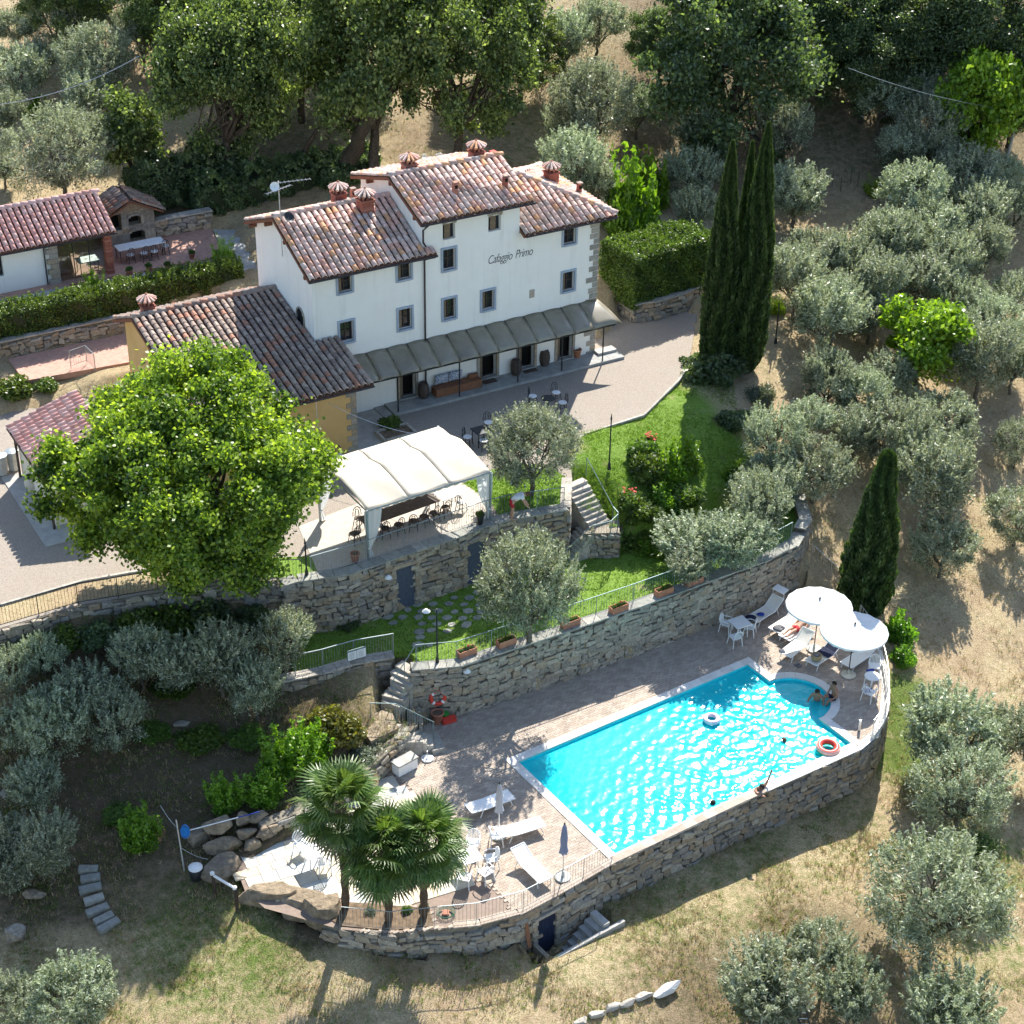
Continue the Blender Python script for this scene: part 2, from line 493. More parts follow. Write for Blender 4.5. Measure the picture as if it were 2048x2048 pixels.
# ------------------------------------------------------------------ levels of the terraces
Z_POOL, Z_MID, Z_YARD = 0.0, 2.45, 5.1
POLY_P = [(14.36, 58.65), (9.17, 55.25), (4.04, 51.72), (1.83, 49.83), (0.66, 48.94), (-1.05, 48.28), (-2.56, 48.07), (-4.15, 47.8), (-5.97, 48.0),
          (-8.76, 49.0), (-9.6, 49.9), (-10.3, 51.6), (-8.2, 53.0), (-5.6, 55.4), (-4.6, 56.9), (-3.5, 58.6), (-3.6, 59.7),
          (-2.0, 60.52), (2.23, 62.98), (5.5, 64.95), (9.2, 67.35), (11.48, 68.8), (13.03, 70.21), (14.6, 69.3), (15.7, 67.7),
          (16.14, 65.97), (16.25, 64.4), (16.11, 62.5), (15.78, 61.03), (15.17, 59.6)]
POLY_M = [(-8.9, 59.6), (-7.51, 60.06), (-6.31, 60.71), (-4.9, 61.15), (-4.1, 61.4), (-3.75, 60.1), (-1.6, 60.8), (2.3, 63.05), (5.4, 64.9), (9.1, 67.25), (11.45, 68.85), (12.9, 70.1),
          (13.6, 71.86), (13.5, 74.0), (11.5, 74.0), (8.0, 71.2), (4.6, 69.4), (2.6, 68.95), (0.0, 68.0), (-1.24, 67.15), (-2.17, 66.5), (-4.53, 64.95), (-6.65, 63.5), (-9.2, 62.6)]
FRONT_U = [(-24.0, 56.8), (-20.15, 59.02), (-17.37, 60.76), (-14.35, 61.78), (-11.25, 62.6), (-8.83, 62.75), (-6.05, 64.05), (-2.95, 66.15), (-1.02, 67.45), (0.0, 68.0), (2.3, 68.7)]
POLY_U = FRONT_U + [(2.55, 70.4), (2.7, 71.4), (2.6, 73.4), (2.9, 74.41), (3.29, 75.34), (6.27, 77.36), (8.18, 81.0), (8.84, 82.76), (9.71, 88.69), (8.4, 91.0), (5.6, 89.0), (4.6, 86.0),
                    (-9.0, 78.0), (-17.0, 76.0), (-17.6, 80.0), (-23.0, 77.4), (-30.0, 73.5), (-30.0, 56.0)]
POLY_PIT = [(0.55, 48.9), (1.83, 49.83), (3.5, 51.25), (4.1, 50.55), (2.3, 49.0), (1.25, 48.15)]

_c, _s = math.cos(R(29.85)), math.sin(R(29.85))
_h = lambda s, v: (-1.74 + _c * s - _s * v, 80.56 + _s * s + _c * v)
POLY_PATH = [_h(-30, 7.8), _h(-8.8, 7.2), _h(-8.8, 12.2), _h(-30, 12.2)]
POLY_PATIO = [_h(-30, 13.5), _h(-6, 13.3), _h(-5, 19.2), _h(-6.2, 20.2), _h(-13, 21.7), _h(-30, 21.7)]
POLY_PC = POLY_P[:8] + [(-5.6, 48.5), (-8.3, 49.5), (-9.0, 50.2), (-9.6, 51.5), (-8.2, 53.0), (-5.6, 55.4), (-4.6, 56.9), (-3.5, 58.6), (-3.6, 59.9)] + POLY_P[17:]
POLY_BANK = [(-9.6, 52.4), (-8.0, 53.2), (-5.6, 55.4), (-4.7, 56.8), (-3.5, 58.6), (-3.0, 59.6), (-4.9, 59.6), (-5.5, 58.4), (-6.2, 57.2), (-7.3, 56.1), (-9.2, 54.4), (-10.6, 53.2)]
POLY_STAIR = [(-5.4, 59.0), (-3.2, 58.4), (-1.9, 60.2), (-2.2, 60.9), (-3.6, 60.7), (-3.9, 61.6), (-4.9, 61.3), (-5.6, 60.6)]
POLY_GST = [(2.3, 70.9), (2.75, 72.0), (3.5, 72.0), (4.7, 71.3), (4.95, 69.9), (3.6, 69.3), (3.0, 68.6), (2.3, 68.9), (2.3, 70.0)]
CTRL = [(1600, 1500, -2.25), (1424, 1585, -2.15), (1203, 1685, -2.0), (1060, 1790, -1.6), (820, 1795, -1.05), (700, 1800, -.85), (600, 1740, -.6), (450, 1700, -.4), (350, 1650, -.25),
        (300, 1900, -1.2), (700, 1920, -1.6), (1000, 1900, -1.9), (1230, 1870, -2.3), (1400, 1750, -2.25), (1600, 1700, -2.5), (1280, 1925, -3.0), (1500, 1900, -3.5), (1750, 1800, -3.5),
        (1900, 1900, -4.2), (1900, 1600, -3.4), (1750, 1500, -2.6), (1700, 1420, -2.2), (1712, 1300, -1.3), (1900, 1300, -2.0),
        (1640, 1190, -.4), (1570, 1095, .3), (1560, 1000, 1.2), (1535, 900, 2.4), (1480, 760, 4.0), (1450, 660, 4.9), (1800, 1000, .3), (1900, 900, .8), (1700, 800, 2.2), (1900, 600, 3.3),
        (1600, 600, 4.3), (1500, 520, 5.2), (1600, 380, 6.4), (1800, 300, 7.0), (1900, 200, 9.0), (1450, 300, 7.4), (1250, 280, 8.0), (1300, 150, 10.0), (1600, 60, 12.0), (1900, 30, 13.0),
        (1000, 280, 8.3), (900, 200, 9.5), (1000, 60, 12.0), (700, 330, 8.4), (600, 250, 9.5), (400, 280, 8.8), (300, 100, 11.5), (50, 50, 12.0), (50, 380, 8.4), (250, 385, 7.8),
        (1180, 640, 5.1), (1300, 640, 5.0), (1230, 430, 7.0), (1240, 520, 6.2), (100, 665, 5.8), (0, 700, 5.8), (200, 585, 6.8), (0, 620, 6.8), (300, 490, 7.25), (420, 480, 7.25), (80, 560, 7.25),
        (0, 950, 5.0), (150, 1050, 5.0), (30, 1185, 4.8), (150, 1158, 4.9), (300, 1128, 4.9), (450, 1100, 4.95),
        (60, 1255, 3.5), (200, 1245, 3.4), (330, 1225, 3.0), (480, 1225, 2.7), (560, 1262, 2.35), (420, 1330, 1.9), (250, 1400, 1.5), (100, 1420, 1.4), (450, 1450, 1.0), (600, 1330, 1.7),
        (680, 1345, 1.5), (650, 1420, 1.0), (560, 1490, .8), (350, 1520, .5), (200, 1550, .3), (0, 1550, .3), (250, 1640, .0), (50, 1700, -.6), (150, 1800, -.9), (0, 1930, -1.6),
        (1150, 800, 5.02), (1280, 760, 5.02), (1150, 900, 4.95), (1200, 1000, 3.4), (1250, 920, 4.2), (1330, 900, 4.2), (1400, 960, 3.1), (1450, 900, 3.3), (1330, 800, 4.8), (1240, 1080, 2.6)]
pts = [tuple(at(a, b, c)) for a, b, c in CTRL]
pts += [(-80, 60, 4), (-80, 140, 16), (0, 200, 24), (90, 160, 16), (95, 90, 3), (90, 55, -4), (60, 35, -8), (-60, 30, -3), (0, 32, -5), (-45, 62, 4.0), (-50, 90, 9), (-4, 90.5, 8.2), (4, 93, 8.0), (-12, 86, 7.6), (60, 110, 7)]
CP = np.array(pts)
def _phi(r2): return 0.5 * r2 * np.log(r2 + 1e-9)
_n = len(CP)
_D = ((CP[:, None, :2] - CP[None, :, :2]) ** 2).sum(-1)
_A = np.zeros((_n + 3, _n + 3))
_A[:_n, :_n] = _phi(_D) + np.eye(_n) * 6.0
_A[:_n, _n] = 1; _A[:_n, _n + 1:] = CP[:, :2]; _A[_n, :_n] = 1; _A[_n + 1:, :_n] = CP[:, :2].T
_W = np.linalg.solve(_A, np.concatenate([CP[:, 2], [0, 0, 0]]))
def hill(x, y):
    x = np.asarray(x, float); y = np.asarray(y, float)
    z = np.full(x.shape, _W[_n]) + _W[_n + 1] * x + _W[_n + 2] * y
    for i in range(_n):
        z = z + _W[i] * _phi((x - CP[i, 0]) ** 2 + (y - CP[i, 1]) ** 2)
    return z
def ground_z(x, y):
    x = np.atleast_1d(np.asarray(x, float)); y = np.atleast_1d(np.asarray(y, float))
    z = hill(x, y)
    for poly, lev in ((POLY_U, Z_YARD - .12), (POLY_M, Z_MID - .1)):
        z = np.where(in_poly(x, y, poly), np.minimum(z, lev), z)
    for poly, lev in ((POLY_PATH, 5.8), (POLY_PATIO, 7.1)):
        z = np.where(in_poly(x, y, poly), np.minimum(z, lev), z)
    z = np.where(in_poly(x, y, POLY_GST), np.minimum(z, 2.4), z)
    z = np.where(in_poly(x, y, POLY_BANK), np.minimum(z, .6), z)
    z = np.where(in_poly(x, y, POLY_STAIR), np.minimum(z, .35), z)
    z = np.where(in_poly(x, y, POLY_PC), np.minimum(z, -2.1), z)
    z = np.where(in_poly(x, y, POLY_PIT), np.minimum(z, -2.75), z)
    return z
def gz(x, y):
    if in_poly(x, y, POLY_P): return Z_POOL
    if in_poly(x, y, POLY_M): return Z_MID
    if in_poly(x, y, POLY_U): return Z_YARD
    return float(ground_z(x, y)[0])
_qx = np.arange(-92, 102, .4); _qy = np.arange(30, 217, .4)
_QX, _QY = np.meshgrid(_qx, _qy)
_QZ = ground_z(_QX.ravel(), _QY.ravel())
for _po, _le in ((POLY_P, Z_POOL), (POLY_M, Z_MID), (POLY_U, Z_YARD)):
    _QZ = np.where(in_poly(_QX.ravel(), _QY.ravel(), _po), _le, _QZ)
_QZ = _QZ.reshape(_QX.shape)
def gq(x, y):
    i = min(max(int((y - 30) / .4 + .5), 0), len(_qy) - 1); j = min(max(int((x + 92) / .4 + .5), 0), len(_qx) - 1)
    return _QZ[i, j]
def on_ground(fx, fy, dz=0.0):
    """ground point under the thing whose point dz above the ground is seen at (fx, fy)"""
    r = ray(fx, fy); O = Vector((0, 0, CAM_H)); k = 40.0; prev = 40.0
    while k < 260.0:
        p = O + r * k
        if p.z - dz <= gq(p.x, p.y):
            for _ in range(8):
                km = (prev + k) / 2
                p = O + r * km
                if p.z - dz <= gq(p.x, p.y): k = km
                else: prev = km
            p = O + r * k
            break
        prev = k
        k += .6
    return Vector((p.x, p.y, gz(p.x, p.y)))

def _lines(segs):
    out = []
    for a, b, st in segs: out += list(np.arange(a, b, st))
    return np.array(out)
gx = _lines([(-90, -36, 3), (-36, 34, .4), (34, 100, 3)])
gy = _lines([(32, 44, 1.5), (44, 94, .4), (94, 130, 1.2), (130, 215, 5)])
X, Y = np.meshgrid(gx, gy)
Zg = ground_z(X.ravel(), Y.ravel())
nzv = np.array([mnoise.fractal((a * .35, b * .35, 0), 1.0, 2.0, 4) for a, b in zip(X.ravel(), Y.ravel())])
flat = in_poly(X.ravel(), Y.ravel(), POLY_U) | in_poly(X.ravel(), Y.ravel(), POLY_M) | in_poly(X.ravel(), Y.ravel(), POLY_P)
Zg = Zg + np.where(flat, 0, nzv * .10)
nx_, ny_ = len(gx), len(gy)
idx = np.arange(nx_ * ny_).reshape(ny_, nx_)
Fq = np.stack([idx[:-1, :-1].ravel(), idx[:-1, 1:].ravel(), idx[1:, 1:].ravel(), idx[1:, :-1].ravel()], 1)
me = np_mesh('ground', np.stack([X.ravel(), Y.ravel(), Zg], 1), Fq, M['dry_grass'], smooth=True)
def blobs(lst, x, y):
    a = np.zeros(x.shape)
    for fx, fy, z, r, amt in lst:
        p = at(fx, fy, z)
        a = np.maximum(a, amt * np.exp(-(((x - p.x) ** 2 + (y - p.y) ** 2) / r ** 2) ** 2))
    return a
xf, yf = X.ravel(), Y.ravel()
green = blobs([(1690, 1330, -1.5, 2.4, .85), (1700, 1420, -2, 2.2, .75), (1300, 1700, -2.1, 5, .5), (1100, 1790, -1.8, 3, .45), (1480, 1610, -2.2, 4, .45), (420, 1770, -.6, 4.5, .62), (330, 1730, -.5, 3, .5), (60, 1880, -1.4, 3, .45),
               (560, 1060, 5, 3, .6), (1560, 1020, 1, 2.6, .35), (1040, 270, 8.2, 6, .45), (1580, 300, 7, 5, .4), (1850, 1620, -3.3, 3, .6), (1200, 1760, -2, 3.5, .45), (1600, 1560, -2.3, 3, .45), (700, 1880, -1.4, 3, .3), (250, 1860, -1.1, 3, .45), (1880, 1800, -3.8, 2.5, .5), (640, 230, 9.5, 4, .5), (1790, 1900, -4, 3, .4), (1460, 700, 4.5, 2.5, .35)], xf, yf)
lawn_a = blobs([(1180, 830, 5, 2.3, 1), (1260, 770, 5, 2.4, 1), (1150, 890, 5, 2.0, 1), (1330, 850, 4.5, 2.6, 1), (1240, 980, 3.8, 2.4, 1), (1320, 960, 3.8, 2.2, 1), (1200, 1080, 2.6, 1.5, 1)], xf, yf)
soil_a = blobs([(300, 1420, 1.5, 7, .95), (150, 1560, .2, 6, .85), (450, 1330, 2, 5, .9), (60, 1400, 1.4, 5, .5), (420, 1500, .7, 5, .95), (560, 1400, 1.2, 3.5, .9), (230, 1650, 0, 2.4, .6), (150, 1720, -.6, 2.0, .45), (590, 1755, -.7, 1.6, .8), (300, 1240, 3, 5, .7),
                (1560, 1850, -3.5, 3.5, .55), (1350, 1900, -3, 3, .6), (1500, 1780, -2.8, 2, .5), (1380, 230, 8.8, 9, .6), (1600, 90, 11, 14, .7), (850, 280, 8.8, 5, .45), (500, 300, 8.7, 5, .5)], xf, yf)
soil_a = np.where((yf < 48.5) & (xf < 3) & (soil_a < .7), soil_a * .4, soil_a)  # soil colour thinned at the lower left so the ground there looks sunlit
for nm, arr in (('green', green), ('soil', soil_a), ('lawn', lawn_a)):
    aa = me.attributes.new(nm, 'FLOAT', 'POINT'); aa.data.foreach_set('value', arr.astype(np.float32))
# lawn colours where the grass is watered
mt = M['dry_grass']; tn = mt.node_tree
w = NT.__new__(NT); w.m = mt; w.t = tn; w.n = tn.nodes; w.l = tn.links; w.b = tn.nodes['Principled BSDF']
old = w.b.inputs['Base Color'].links[0].from_socket
pp = w.pos()
lc = w.ramp(w.noise(pp, 14, 4, .7), [(.25, (.075, .145, .022)), (.55, (.20, .325, .05)), (.8, (.33, .45, .10))])
lc = w.mix(w.ramp(w.noise(pp, .8, 5, .7), [(.58, 0.0), (.72, .8)]), lc, (.36, .32, .15))
w.link(w.mix(w.math('MULTIPLY', w.attr('lawn'), 1.6, True), old, lc), w.b.inputs['Base Color'])
ground = link_mesh('ground', me); ground['kind'] = 'structure'

# ------------------------------------------------------------------ flat sheets on the terraces
sheet('gravel_yard', POLY_U, Z_YARD, M['gravel'], thick=.3)
MLAWN = [(-8.8, 59.85), (-7.6, 60.3), (-6.45, 60.95), (-5.0, 61.4), (-4.2, 61.55), (-3.6, 60.75), (-2.2, 60.95), (1.95, 63.4), (5.2, 65.3), (8.85, 67.65), (11.15, 69.15), (12.6, 70.4), (13.25, 72.0), (13.2, 74.0)] + POLY_M[14:]
sheet('middle_lawn', MLAWN, Z_MID, M['lawn'], thick=.3)
OLIVE_LAWN = [(-2.3, 70.8), (-0.95, 69.2), (-0.6, 68.1), (0.0, 68.25), (2.2, 68.85), (2.45, 70.4), (2.45, 71.3), (1.8, 72.3), (0.3, 72.6), (-1.2, 71.9)]
sheet('upper_lawn', OLIVE_LAWN, Z_YARD + .012, M['lawn'])
sheet('verge_lawn', [(-9.0, 62.85), (-8.0, 63.4), (-8.3, 64.6), (-10.2, 64.4), (-10.6, 63.0)], Z_YARD + .012, M['lawn'])
sheet('verge_strip', [(-22, 58.2), (-20.2, 59.3), (-17.4, 61.0), (-14.4, 62.0), (-11.2, 62.9), (-11.4, 64.2), (-14.6, 63.4), (-17.6, 62.3), (-20.6, 60.5), (-22, 59.6)], Z_YARD + .012, M['dry_grass'])
PERG = [(-8.0, 63.3), (-6.05, 64.3), (-2.95, 66.45), (-1.1, 67.55), (-0.9, 69.2), (-2.6, 71.2), (-5.2, 70.2), (-9.2, 66.9)]
sheet('pergola_floor', PERG, Z_YARD + .02, M['terrace_screed'])

# kerbs along the gravel
def kerb(name, pts, w, h, mat, label, z):
    root = empty(name, (pts[0][0], pts[0][1], z), 0, label, 'kerb')
    for (x0, y0), (x1, y1) in zip(pts, pts[1:]):
        L = math.hypot(x1 - x0, y1 - y0); k = max(1, round(L / .8)); a = math.atan2(y1 - y0, x1 - x0)
        for i in range(k):
            s = (i + .5) / k
            mb = MB().box((0, 0, 0), (L / k - .015, w * random.uniform(.9, 1.1), h), 0)
            mb.build('kerb_stone', M['step_stone'], root, loc=(x0 + (x1 - x0) * s - pts[0][0], y0 + (y1 - y0) * s - pts[0][1], h / 2 - .02), rot=(0, 0, a))
    return root
kerb('garden_kerb', [(2.9, 74.41), (3.29, 75.34), (6.27, 77.36), (8.18, 81.0), (8.84, 82.76)], .12, .12, M['step_stone'], 'pale stone kerb between the gravel yard and the bright green lawn', Z_YARD)
kerb('verge_kerb', [(-20.5, 60.6), (-17.6, 62.4), (-14.6, 63.5)], .12, .12, M['step_stone'], 'stone kerb edging the shaded gravel drive left of the big tree', Z_YARD)

# ------------------------------------------------------------------ stone pieces
def stone_variants(n, mat, seed, jit=.21):
    out = []
    rnd = random.Random(seed)
    for i in range(n):
        bm = bmesh.new()
        bmesh.ops.create_cube(bm, size=1.0)
        for vv in bm.verts:
            vv.co += Vector((rnd.uniform(-jit, jit), rnd.uniform(-jit, jit) * .6, rnd.uniform(-jit, jit)))
        bmesh.ops.bevel(bm, geom=bm.edges[:] + bm.verts[:], offset=.11, segments=1, affect='EDGES', profile=.5)
        me_ = bpy.data.meshes.new('stone')
        bm.to_mesh(me_); bm.free()
        me_.materials.append(mat)
        out.append(me_)
    return out
STONES = {k: stone_variants(10, M[k], i + 3) for i, k in enumerate(('wall_stone', 'wall_stone_grey', 'boulder'))}
def mesh_arrays(me_):
    v = np.empty(len(me_.vertices) * 3, np.float32); me_.vertices.foreach_get('co', v)
    fs = [tuple(p.vertices) for p in me_.polygons]
    return v.reshape(-1, 3), fs
_cache = {}
def put_pieces(parent, name, items, limit=300, rest_name=None, rest_mat=None):
    """items: (mesh, matrix, size); the largest `limit` become objects, the rest one joined part"""
    items = sorted(items, key=lambda t: -t[2])
    for me_, mx, _ in items[:limit]:
        o = bpy.data.objects.new(name, me_)
        COL.objects.link(o)
        o.parent = parent
        o.matrix_basis = mx
    rest = items[limit:]
    if rest:
        V = []; Fl = []; b = 0; mi = []
        mats = []
        for me_, mx, _ in rest:
            if me_.name not in _cache: _cache[me_.name] = mesh_arrays(me_)
            v, fs = _cache[me_.name]
            A = np.array(mx)
            V.append(v @ A[:3, :3].T + A[:3, 3])
            Fl += [tuple(i + b for i in fc) for fc in fs]
            b += len(v)
        me2 = bpy.data.meshes.new(rest_name or name + '_field')
        me2.from_pydata(np.concatenate(V).tolist(), [], Fl)
        me2.materials.append(rest_mat or rest[0][0].materials[0])
        o = link_mesh(rest_name or name + '_field', me2, parent)
        o['kind'] = 'stuff'

class Path:
    def __init__(s, pts):
        s.p = [Vector((a[0], a[1], 0)) for a in pts]
        s.l = [0.0]
        for a, b in zip(s.p, s.p[1:]): s.l.append(s.l[-1] + (b - a).length)
        s.L = s.l[-1]
    def at(s, d):
        d = max(0, min(s.L - 1e-6, d))
        for i in range(len(s.p) - 1):
            if d <= s.l[i + 1]:
                t = (d - s.l[i]) / (s.l[i + 1] - s.l[i])
                tg = (s.p[i + 1] - s.p[i]).normalized()
                return s.p[i].lerp(s.p[i + 1], t), tg
        return s.p[-1], (s.p[-1] - s.p[-2]).normalized()
def smooth_path(pts, it=2):
    pts = [Vector((a[0], a[1], a[2] if len(a) > 2 else 0)) for a in pts]
    for _ in range(it):
        q = [pts[0]]
        for a, b in zip(pts, pts[1:]):
            q += [a.lerp(b, .25), a.lerp(b, .75)]
        q.append(pts[-1]); pts = q
    return pts

def stone_wall(name, label, pts, ztop, zbot, out=1, thick=.45, mat='wall_stone', ln=(.24, .56), ht=(.15, .26), holes=(), cap=True, limit=300, seed=1, batter=.0, capmat='step_stone', dense=None):
    """retaining wall: outward side is to the right of the path when out=1"""
    rnd = random.Random(seed)
    P_ = Path(pts)
    zt = ztop if callable(ztop) else (lambda d: ztop)
    zb = zbot if callable(zbot) else (lambda d: zbot)
    o0 = P_.p[0].copy(); o0.z = zb(0)
    root = empty(name, o0, 0, label, 'wall')
    mb = MB()
    N = max(8, int(P_.L / .35))
    prev = None
    for i in range(N + 1):
        d = P_.L * i / N
        p, tg = P_.at(d)
        nn = Vector((tg.y, -tg.x, 0)) * out
        a = p - nn * .05; b = p - nn * thick
        ring = [Vector((a.x, a.y, zb(d) - .25)), Vector((a.x, a.y, zt(d) - .015)), Vector((b.x, b.y, zt(d) - .015)), Vector((b.x, b.y, zb(d) - .25))]
        ring = [r_ - o0 for r_ in ring]
        if prev:
            base = len(mb.v)
            inh = any(h[0] - .02 < d - P_.L / N / 2 < h[1] + .02 for h in holes)
            mb.add(prev + ring, [(0, 4, 5, 1), (1, 5, 6, 2), (2, 6, 7, 3), (3, 7, 4, 0)])
        prev = ring
    mb.add(prev, [(0, 1, 2, 3)])
    p, tg = P_.at(0); nn = Vector((tg.y, -tg.x, 0)) * out
    a = p - nn * .05; b = p - nn * thick
    mb.add([Vector((a.x, a.y, zb(0) - .25)) - o0, Vector((b.x, b.y, zb(0) - .25)) - o0, Vector((b.x, b.y, zt(0) - .015)) - o0, Vector((a.x, a.y, zt(0) - .015)) - o0], [(0, 1, 2, 3)])
    mb.build('backing', M['mortar'], root)
    items = []
    zmin = min(zb(P_.L * i / 20) for i in range(21)); zmax = max(zt(P_.L * i / 20) for i in range(21))
    z = zmin - .1
    while z < zmax:
        h = rnd.uniform(*ht)
        d = rnd.uniform(-.2, 0)
        while d < P_.L:
            l = rnd.uniform(*ln) * (1.0 if rnd.random() > .12 else 1.5)
            dc = d + l / 2
            zc = z + h / 2 + rnd.uniform(-.05, .05)
            hh = h * rnd.uniform(.72, 1.4)
            if 0 < dc < P_.L and zb(dc) - .1 < zc < zt(dc) - h * .35 and not any(h0 < dc < h1 and z0 < zc < z1 for h0, h1, z0, z1 in holes):
                p, tg = P_.at(dc)
                nn = Vector((tg.y, -tg.x, 0)) * out
                q = p + nn * (rnd.uniform(-.05, .015) + batter * (zt(dc) - zc)); q.z = min(zc, zt(dc) - hh / 2)
                mx = Matrix.Translation(q - o0) @ Matrix.Rotation(math.atan2(tg.y, tg.x), 4, 'Z') @ Matrix.Rotation(rnd.uniform(-.2, .2), 4, 'Y') @ Matrix.Diagonal((l * rnd.uniform(.86, 1.0), .2, hh * .95, 1))
                items.append((rnd.choice(STONES[mat]), mx, l * hh))
            d += l
        z += h
    put_pieces(root, 'stone', items, limit, 'stone_field', M[mat])
    if cap:
        d = 0
        while d < P_.L - .1:
            l = rnd.uniform(.5, .9); l = min(l, P_.L - d)
            p, tg = P_.at(d + l / 2)
            nn = Vector((tg.y, -tg.x, 0)) * out
            q = p - nn * (thick / 2 - .04); q.z = zt(d + l / 2) + .02
            c = MB().box((0, 0, 0), (l - .02, thick + .08, .07 * rnd.uniform(.8, 1.2)))
            c.build('cap_stone', M[capmat], root, loc=q - o0, rot=(0, rnd.uniform(-.01, .01), math.atan2(tg.y, tg.x)))
            d += l
    return root

# pool platform walls: front and east sides
south_pts = [(-6.6, 48.25), (-5.97, 48.0), (-4.15, 47.75), (-2.56, 48.03), (-1.05, 48.25), (0.66, 48.94), (1.83, 49.83), (4.04, 51.66), (9.17, 55.2), (14.36, 58.6), (15.2, 59.55), (15.8, 61.0), (16.15, 62.5), (16.3, 64.4), (16.18, 66.0), (15.75, 67.7)]
sp_ = Path(south_pts)
def south_bot(d):
    p, tg = sp_.at(d)
    q = p + Vector((tg.y, -tg.x, 0)) * .45
    return float(hill(q.x, q.y)) - .25
def south_bot2(d):
    return -2.9 if 6.9 < d < 10.2 else south_bot(d)
d_door = None
sw = stone_wall('pool_retaining_wall', 'long curved rubble stone wall holding up the front of the pool terrace', south_pts, -0.02, south_bot2, 1, .45, 'wall_stone', (.26, .62), (.16, .30), holes=((8.05, 8.95, -2.75, -.55),), cap=False, seed=11)
# wall between the pool and the middle lawn
north_pts = [(-4.0, 60.15), (-2.0, 60.5), (2.23, 62.95), (5.5, 64.93), (9.2, 67.33), (11.48, 68.78), (13.0, 70.1), (13.75, 71.9), (13.7, 74.2)]
def north_bot(d):
    p, tg = Path(north_pts).at(d)
    return -.05 if d < 20.6 else float(hill(p.x + .5, p.y)) - .1
nw = stone_wall('terrace_wall', 'tall rubble stone wall with flower boxes behind the pool', north_pts, lambda d: Z_MID + .06 if d < 21 else Z_MID + .3, north_bot, 1, .5, 'wall_stone_grey', (.24, .58), (.15, .27), seed=12, capmat='flagstone')
# wall with the two doors below the pergola
upper_pts = [(-9.3, 62.3), (-8.83, 62.6), (-6.65, 63.25), (-4.53, 64.72), (-2.17, 66.3), (-1.24, 67.03), (0.0, 67.75), (2.45, 68.6)]
uw = stone_wall('pergola_wall', 'rubble stone wall with two grey doors below the pergola', upper_pts, Z_YARD + .02, lambda d: Z_MID - .05, 1, .5, 'wall_stone', (.24, .6), (.16, .3), holes=((4.95, 5.95, Z_MID, Z_MID + 2.2), (8.55, 9.45, Z_MID, Z_MID + 2.2)), cap=True, seed=13, capmat='flagstone')
uw0 = uw.location.copy()
UP = Path(upper_pts)
for dc in (5.45, 9.0):
    p, tg = UP.at(dc)
    a = math.atan2(tg.y, tg.x); nn = Vector((tg.y, -tg.x, 0))
    e = MB()
    for i in range(7):
        e.box((-.375 + .125 * i, 0, 1.05), (.119, .05, 2.1))
    dr = e.build('door', M['door_blue'], uw, loc=p - nn * .02 - uw0 + Vector((0, 0, Z_MID)), rot=(0, 0, a))
    MB().box((.3, -.05, 1.0), (.10, .05, .05)).build('handle', M['steel'], dr)
    MB().box((0, .03, 1.06), (1.0, .06, 2.12)).build('recess', M['interior_dark'], dr)
    for s in (-1, 1):
        for k in range(9):
            MB().box((0, 0, 0), (.2 + .1 * (k % 2), .2, .22)).build('door_quoin', M['wall_stone_grey'], uw, loc=p - uw0 + tg * (s * (.58 + .03 * (k % 2))) + Vector((0, 0, Z_MID + .12 + .24 * k)) , rot=(0, 0, a))
    MB().box((0, 0, 0), (1.35, .2, .16)).build('lintel', M['quoin_stone'], uw, loc=p - uw0 + Vector((0, 0, Z_MID + 2.22)), rot=(0, 0, a))
# lower wall under the drive on the left, and small walls
drive_pts = [(-22.5, 57.5), (-20.15, 58.9), (-17.37, 60.6), (-14.35, 61.6), (-11.25, 62.4), (-9.3, 62.5)]
stone_wall('drive_wall', 'low dark stone wall under the railing left of the big tree', drive_pts, Z_YARD, lambda d: Z_YARD - 1.5 - .045 * d, 1, .45, 'wall_stone', (.26, .6), (.16, .28), seed=14, cap=False, limit=200)
sign_pts = [(-9.2, 59.3), (-8.61, 59.5), (-7.51, 59.95), (-6.31, 60.6), (-4.75, 61.1)]
stone_wall('sign_wall', 'stone wall below the fence that carries two white notices', sign_pts, Z_MID + .02, lambda d: Z_MID - 1.2, 1, .45, 'wall_stone', (.24, .55), (.16, .27), seed=15, limit=120)
stone_wall('stair_side_wall', 'stone wall on the left side of the upper garden stairs', [(2.5, 68.75), (2.62, 71.3)], Z_YARD + .02, Z_MID - .1, 1, .4, 'wall_stone', (.24, .55), (.16, .27), seed=17, limit=60)
stone_wall('stair_wall', 'short stone wall right of the lower stair flight on the lawn', [(3.2, 69.0), (4.6, 69.9), (6.2, 70.6), (7.4, 71.2)], Z_MID + .75, Z_MID - .1, 1, .4, 'wall_stone', (.24, .55), (.16, .27), seed=16, limit=90, cap=False)
# ------------------------------------------------------------------ pool
PA = R(34.56)
PUx, PVx = Vector((math.cos(PA), math.sin(PA), 0)), Vector((-math.sin(PA), math.cos(PA), 0))
P0 = Vector((0.39, 57.47, 0))
PL, PW = 12.05, 6.5
def pool(x, y, z=0.0):
    return P0 + PUx * x + PVx * y + Vector((0, 0, z))
def to_pool(x, y):
    d = Vector((x, y, 0)) - P0
    return d.dot(PUx), d.dot(PVx)
ARC_C, ARC_R = -3.0, 1.55
def pool_outline(off=0.0, n=14):
    """rectangle with the round steps on the far short side, off outward"""
    o = [(-off, -PW - off), (PL + off, -PW - off)]
    r = ARC_R + off
    h0 = math.asin(min(1, off / r)) if off > 0 else 0.0
    arc = [(PL + r * math.cos(t), ARC_C + r * math.sin(t)) for t in np.linspace(-math.pi / 2 + h0, math.pi / 2 - h0, n)]
    o += arc + [(PL + off, off), (-off, off)]
    return o
sp = empty('swimming_pool', P0, PA, 'rectangular turquoise swimming pool with rounded corner steps and pale stone coping', 'pool')
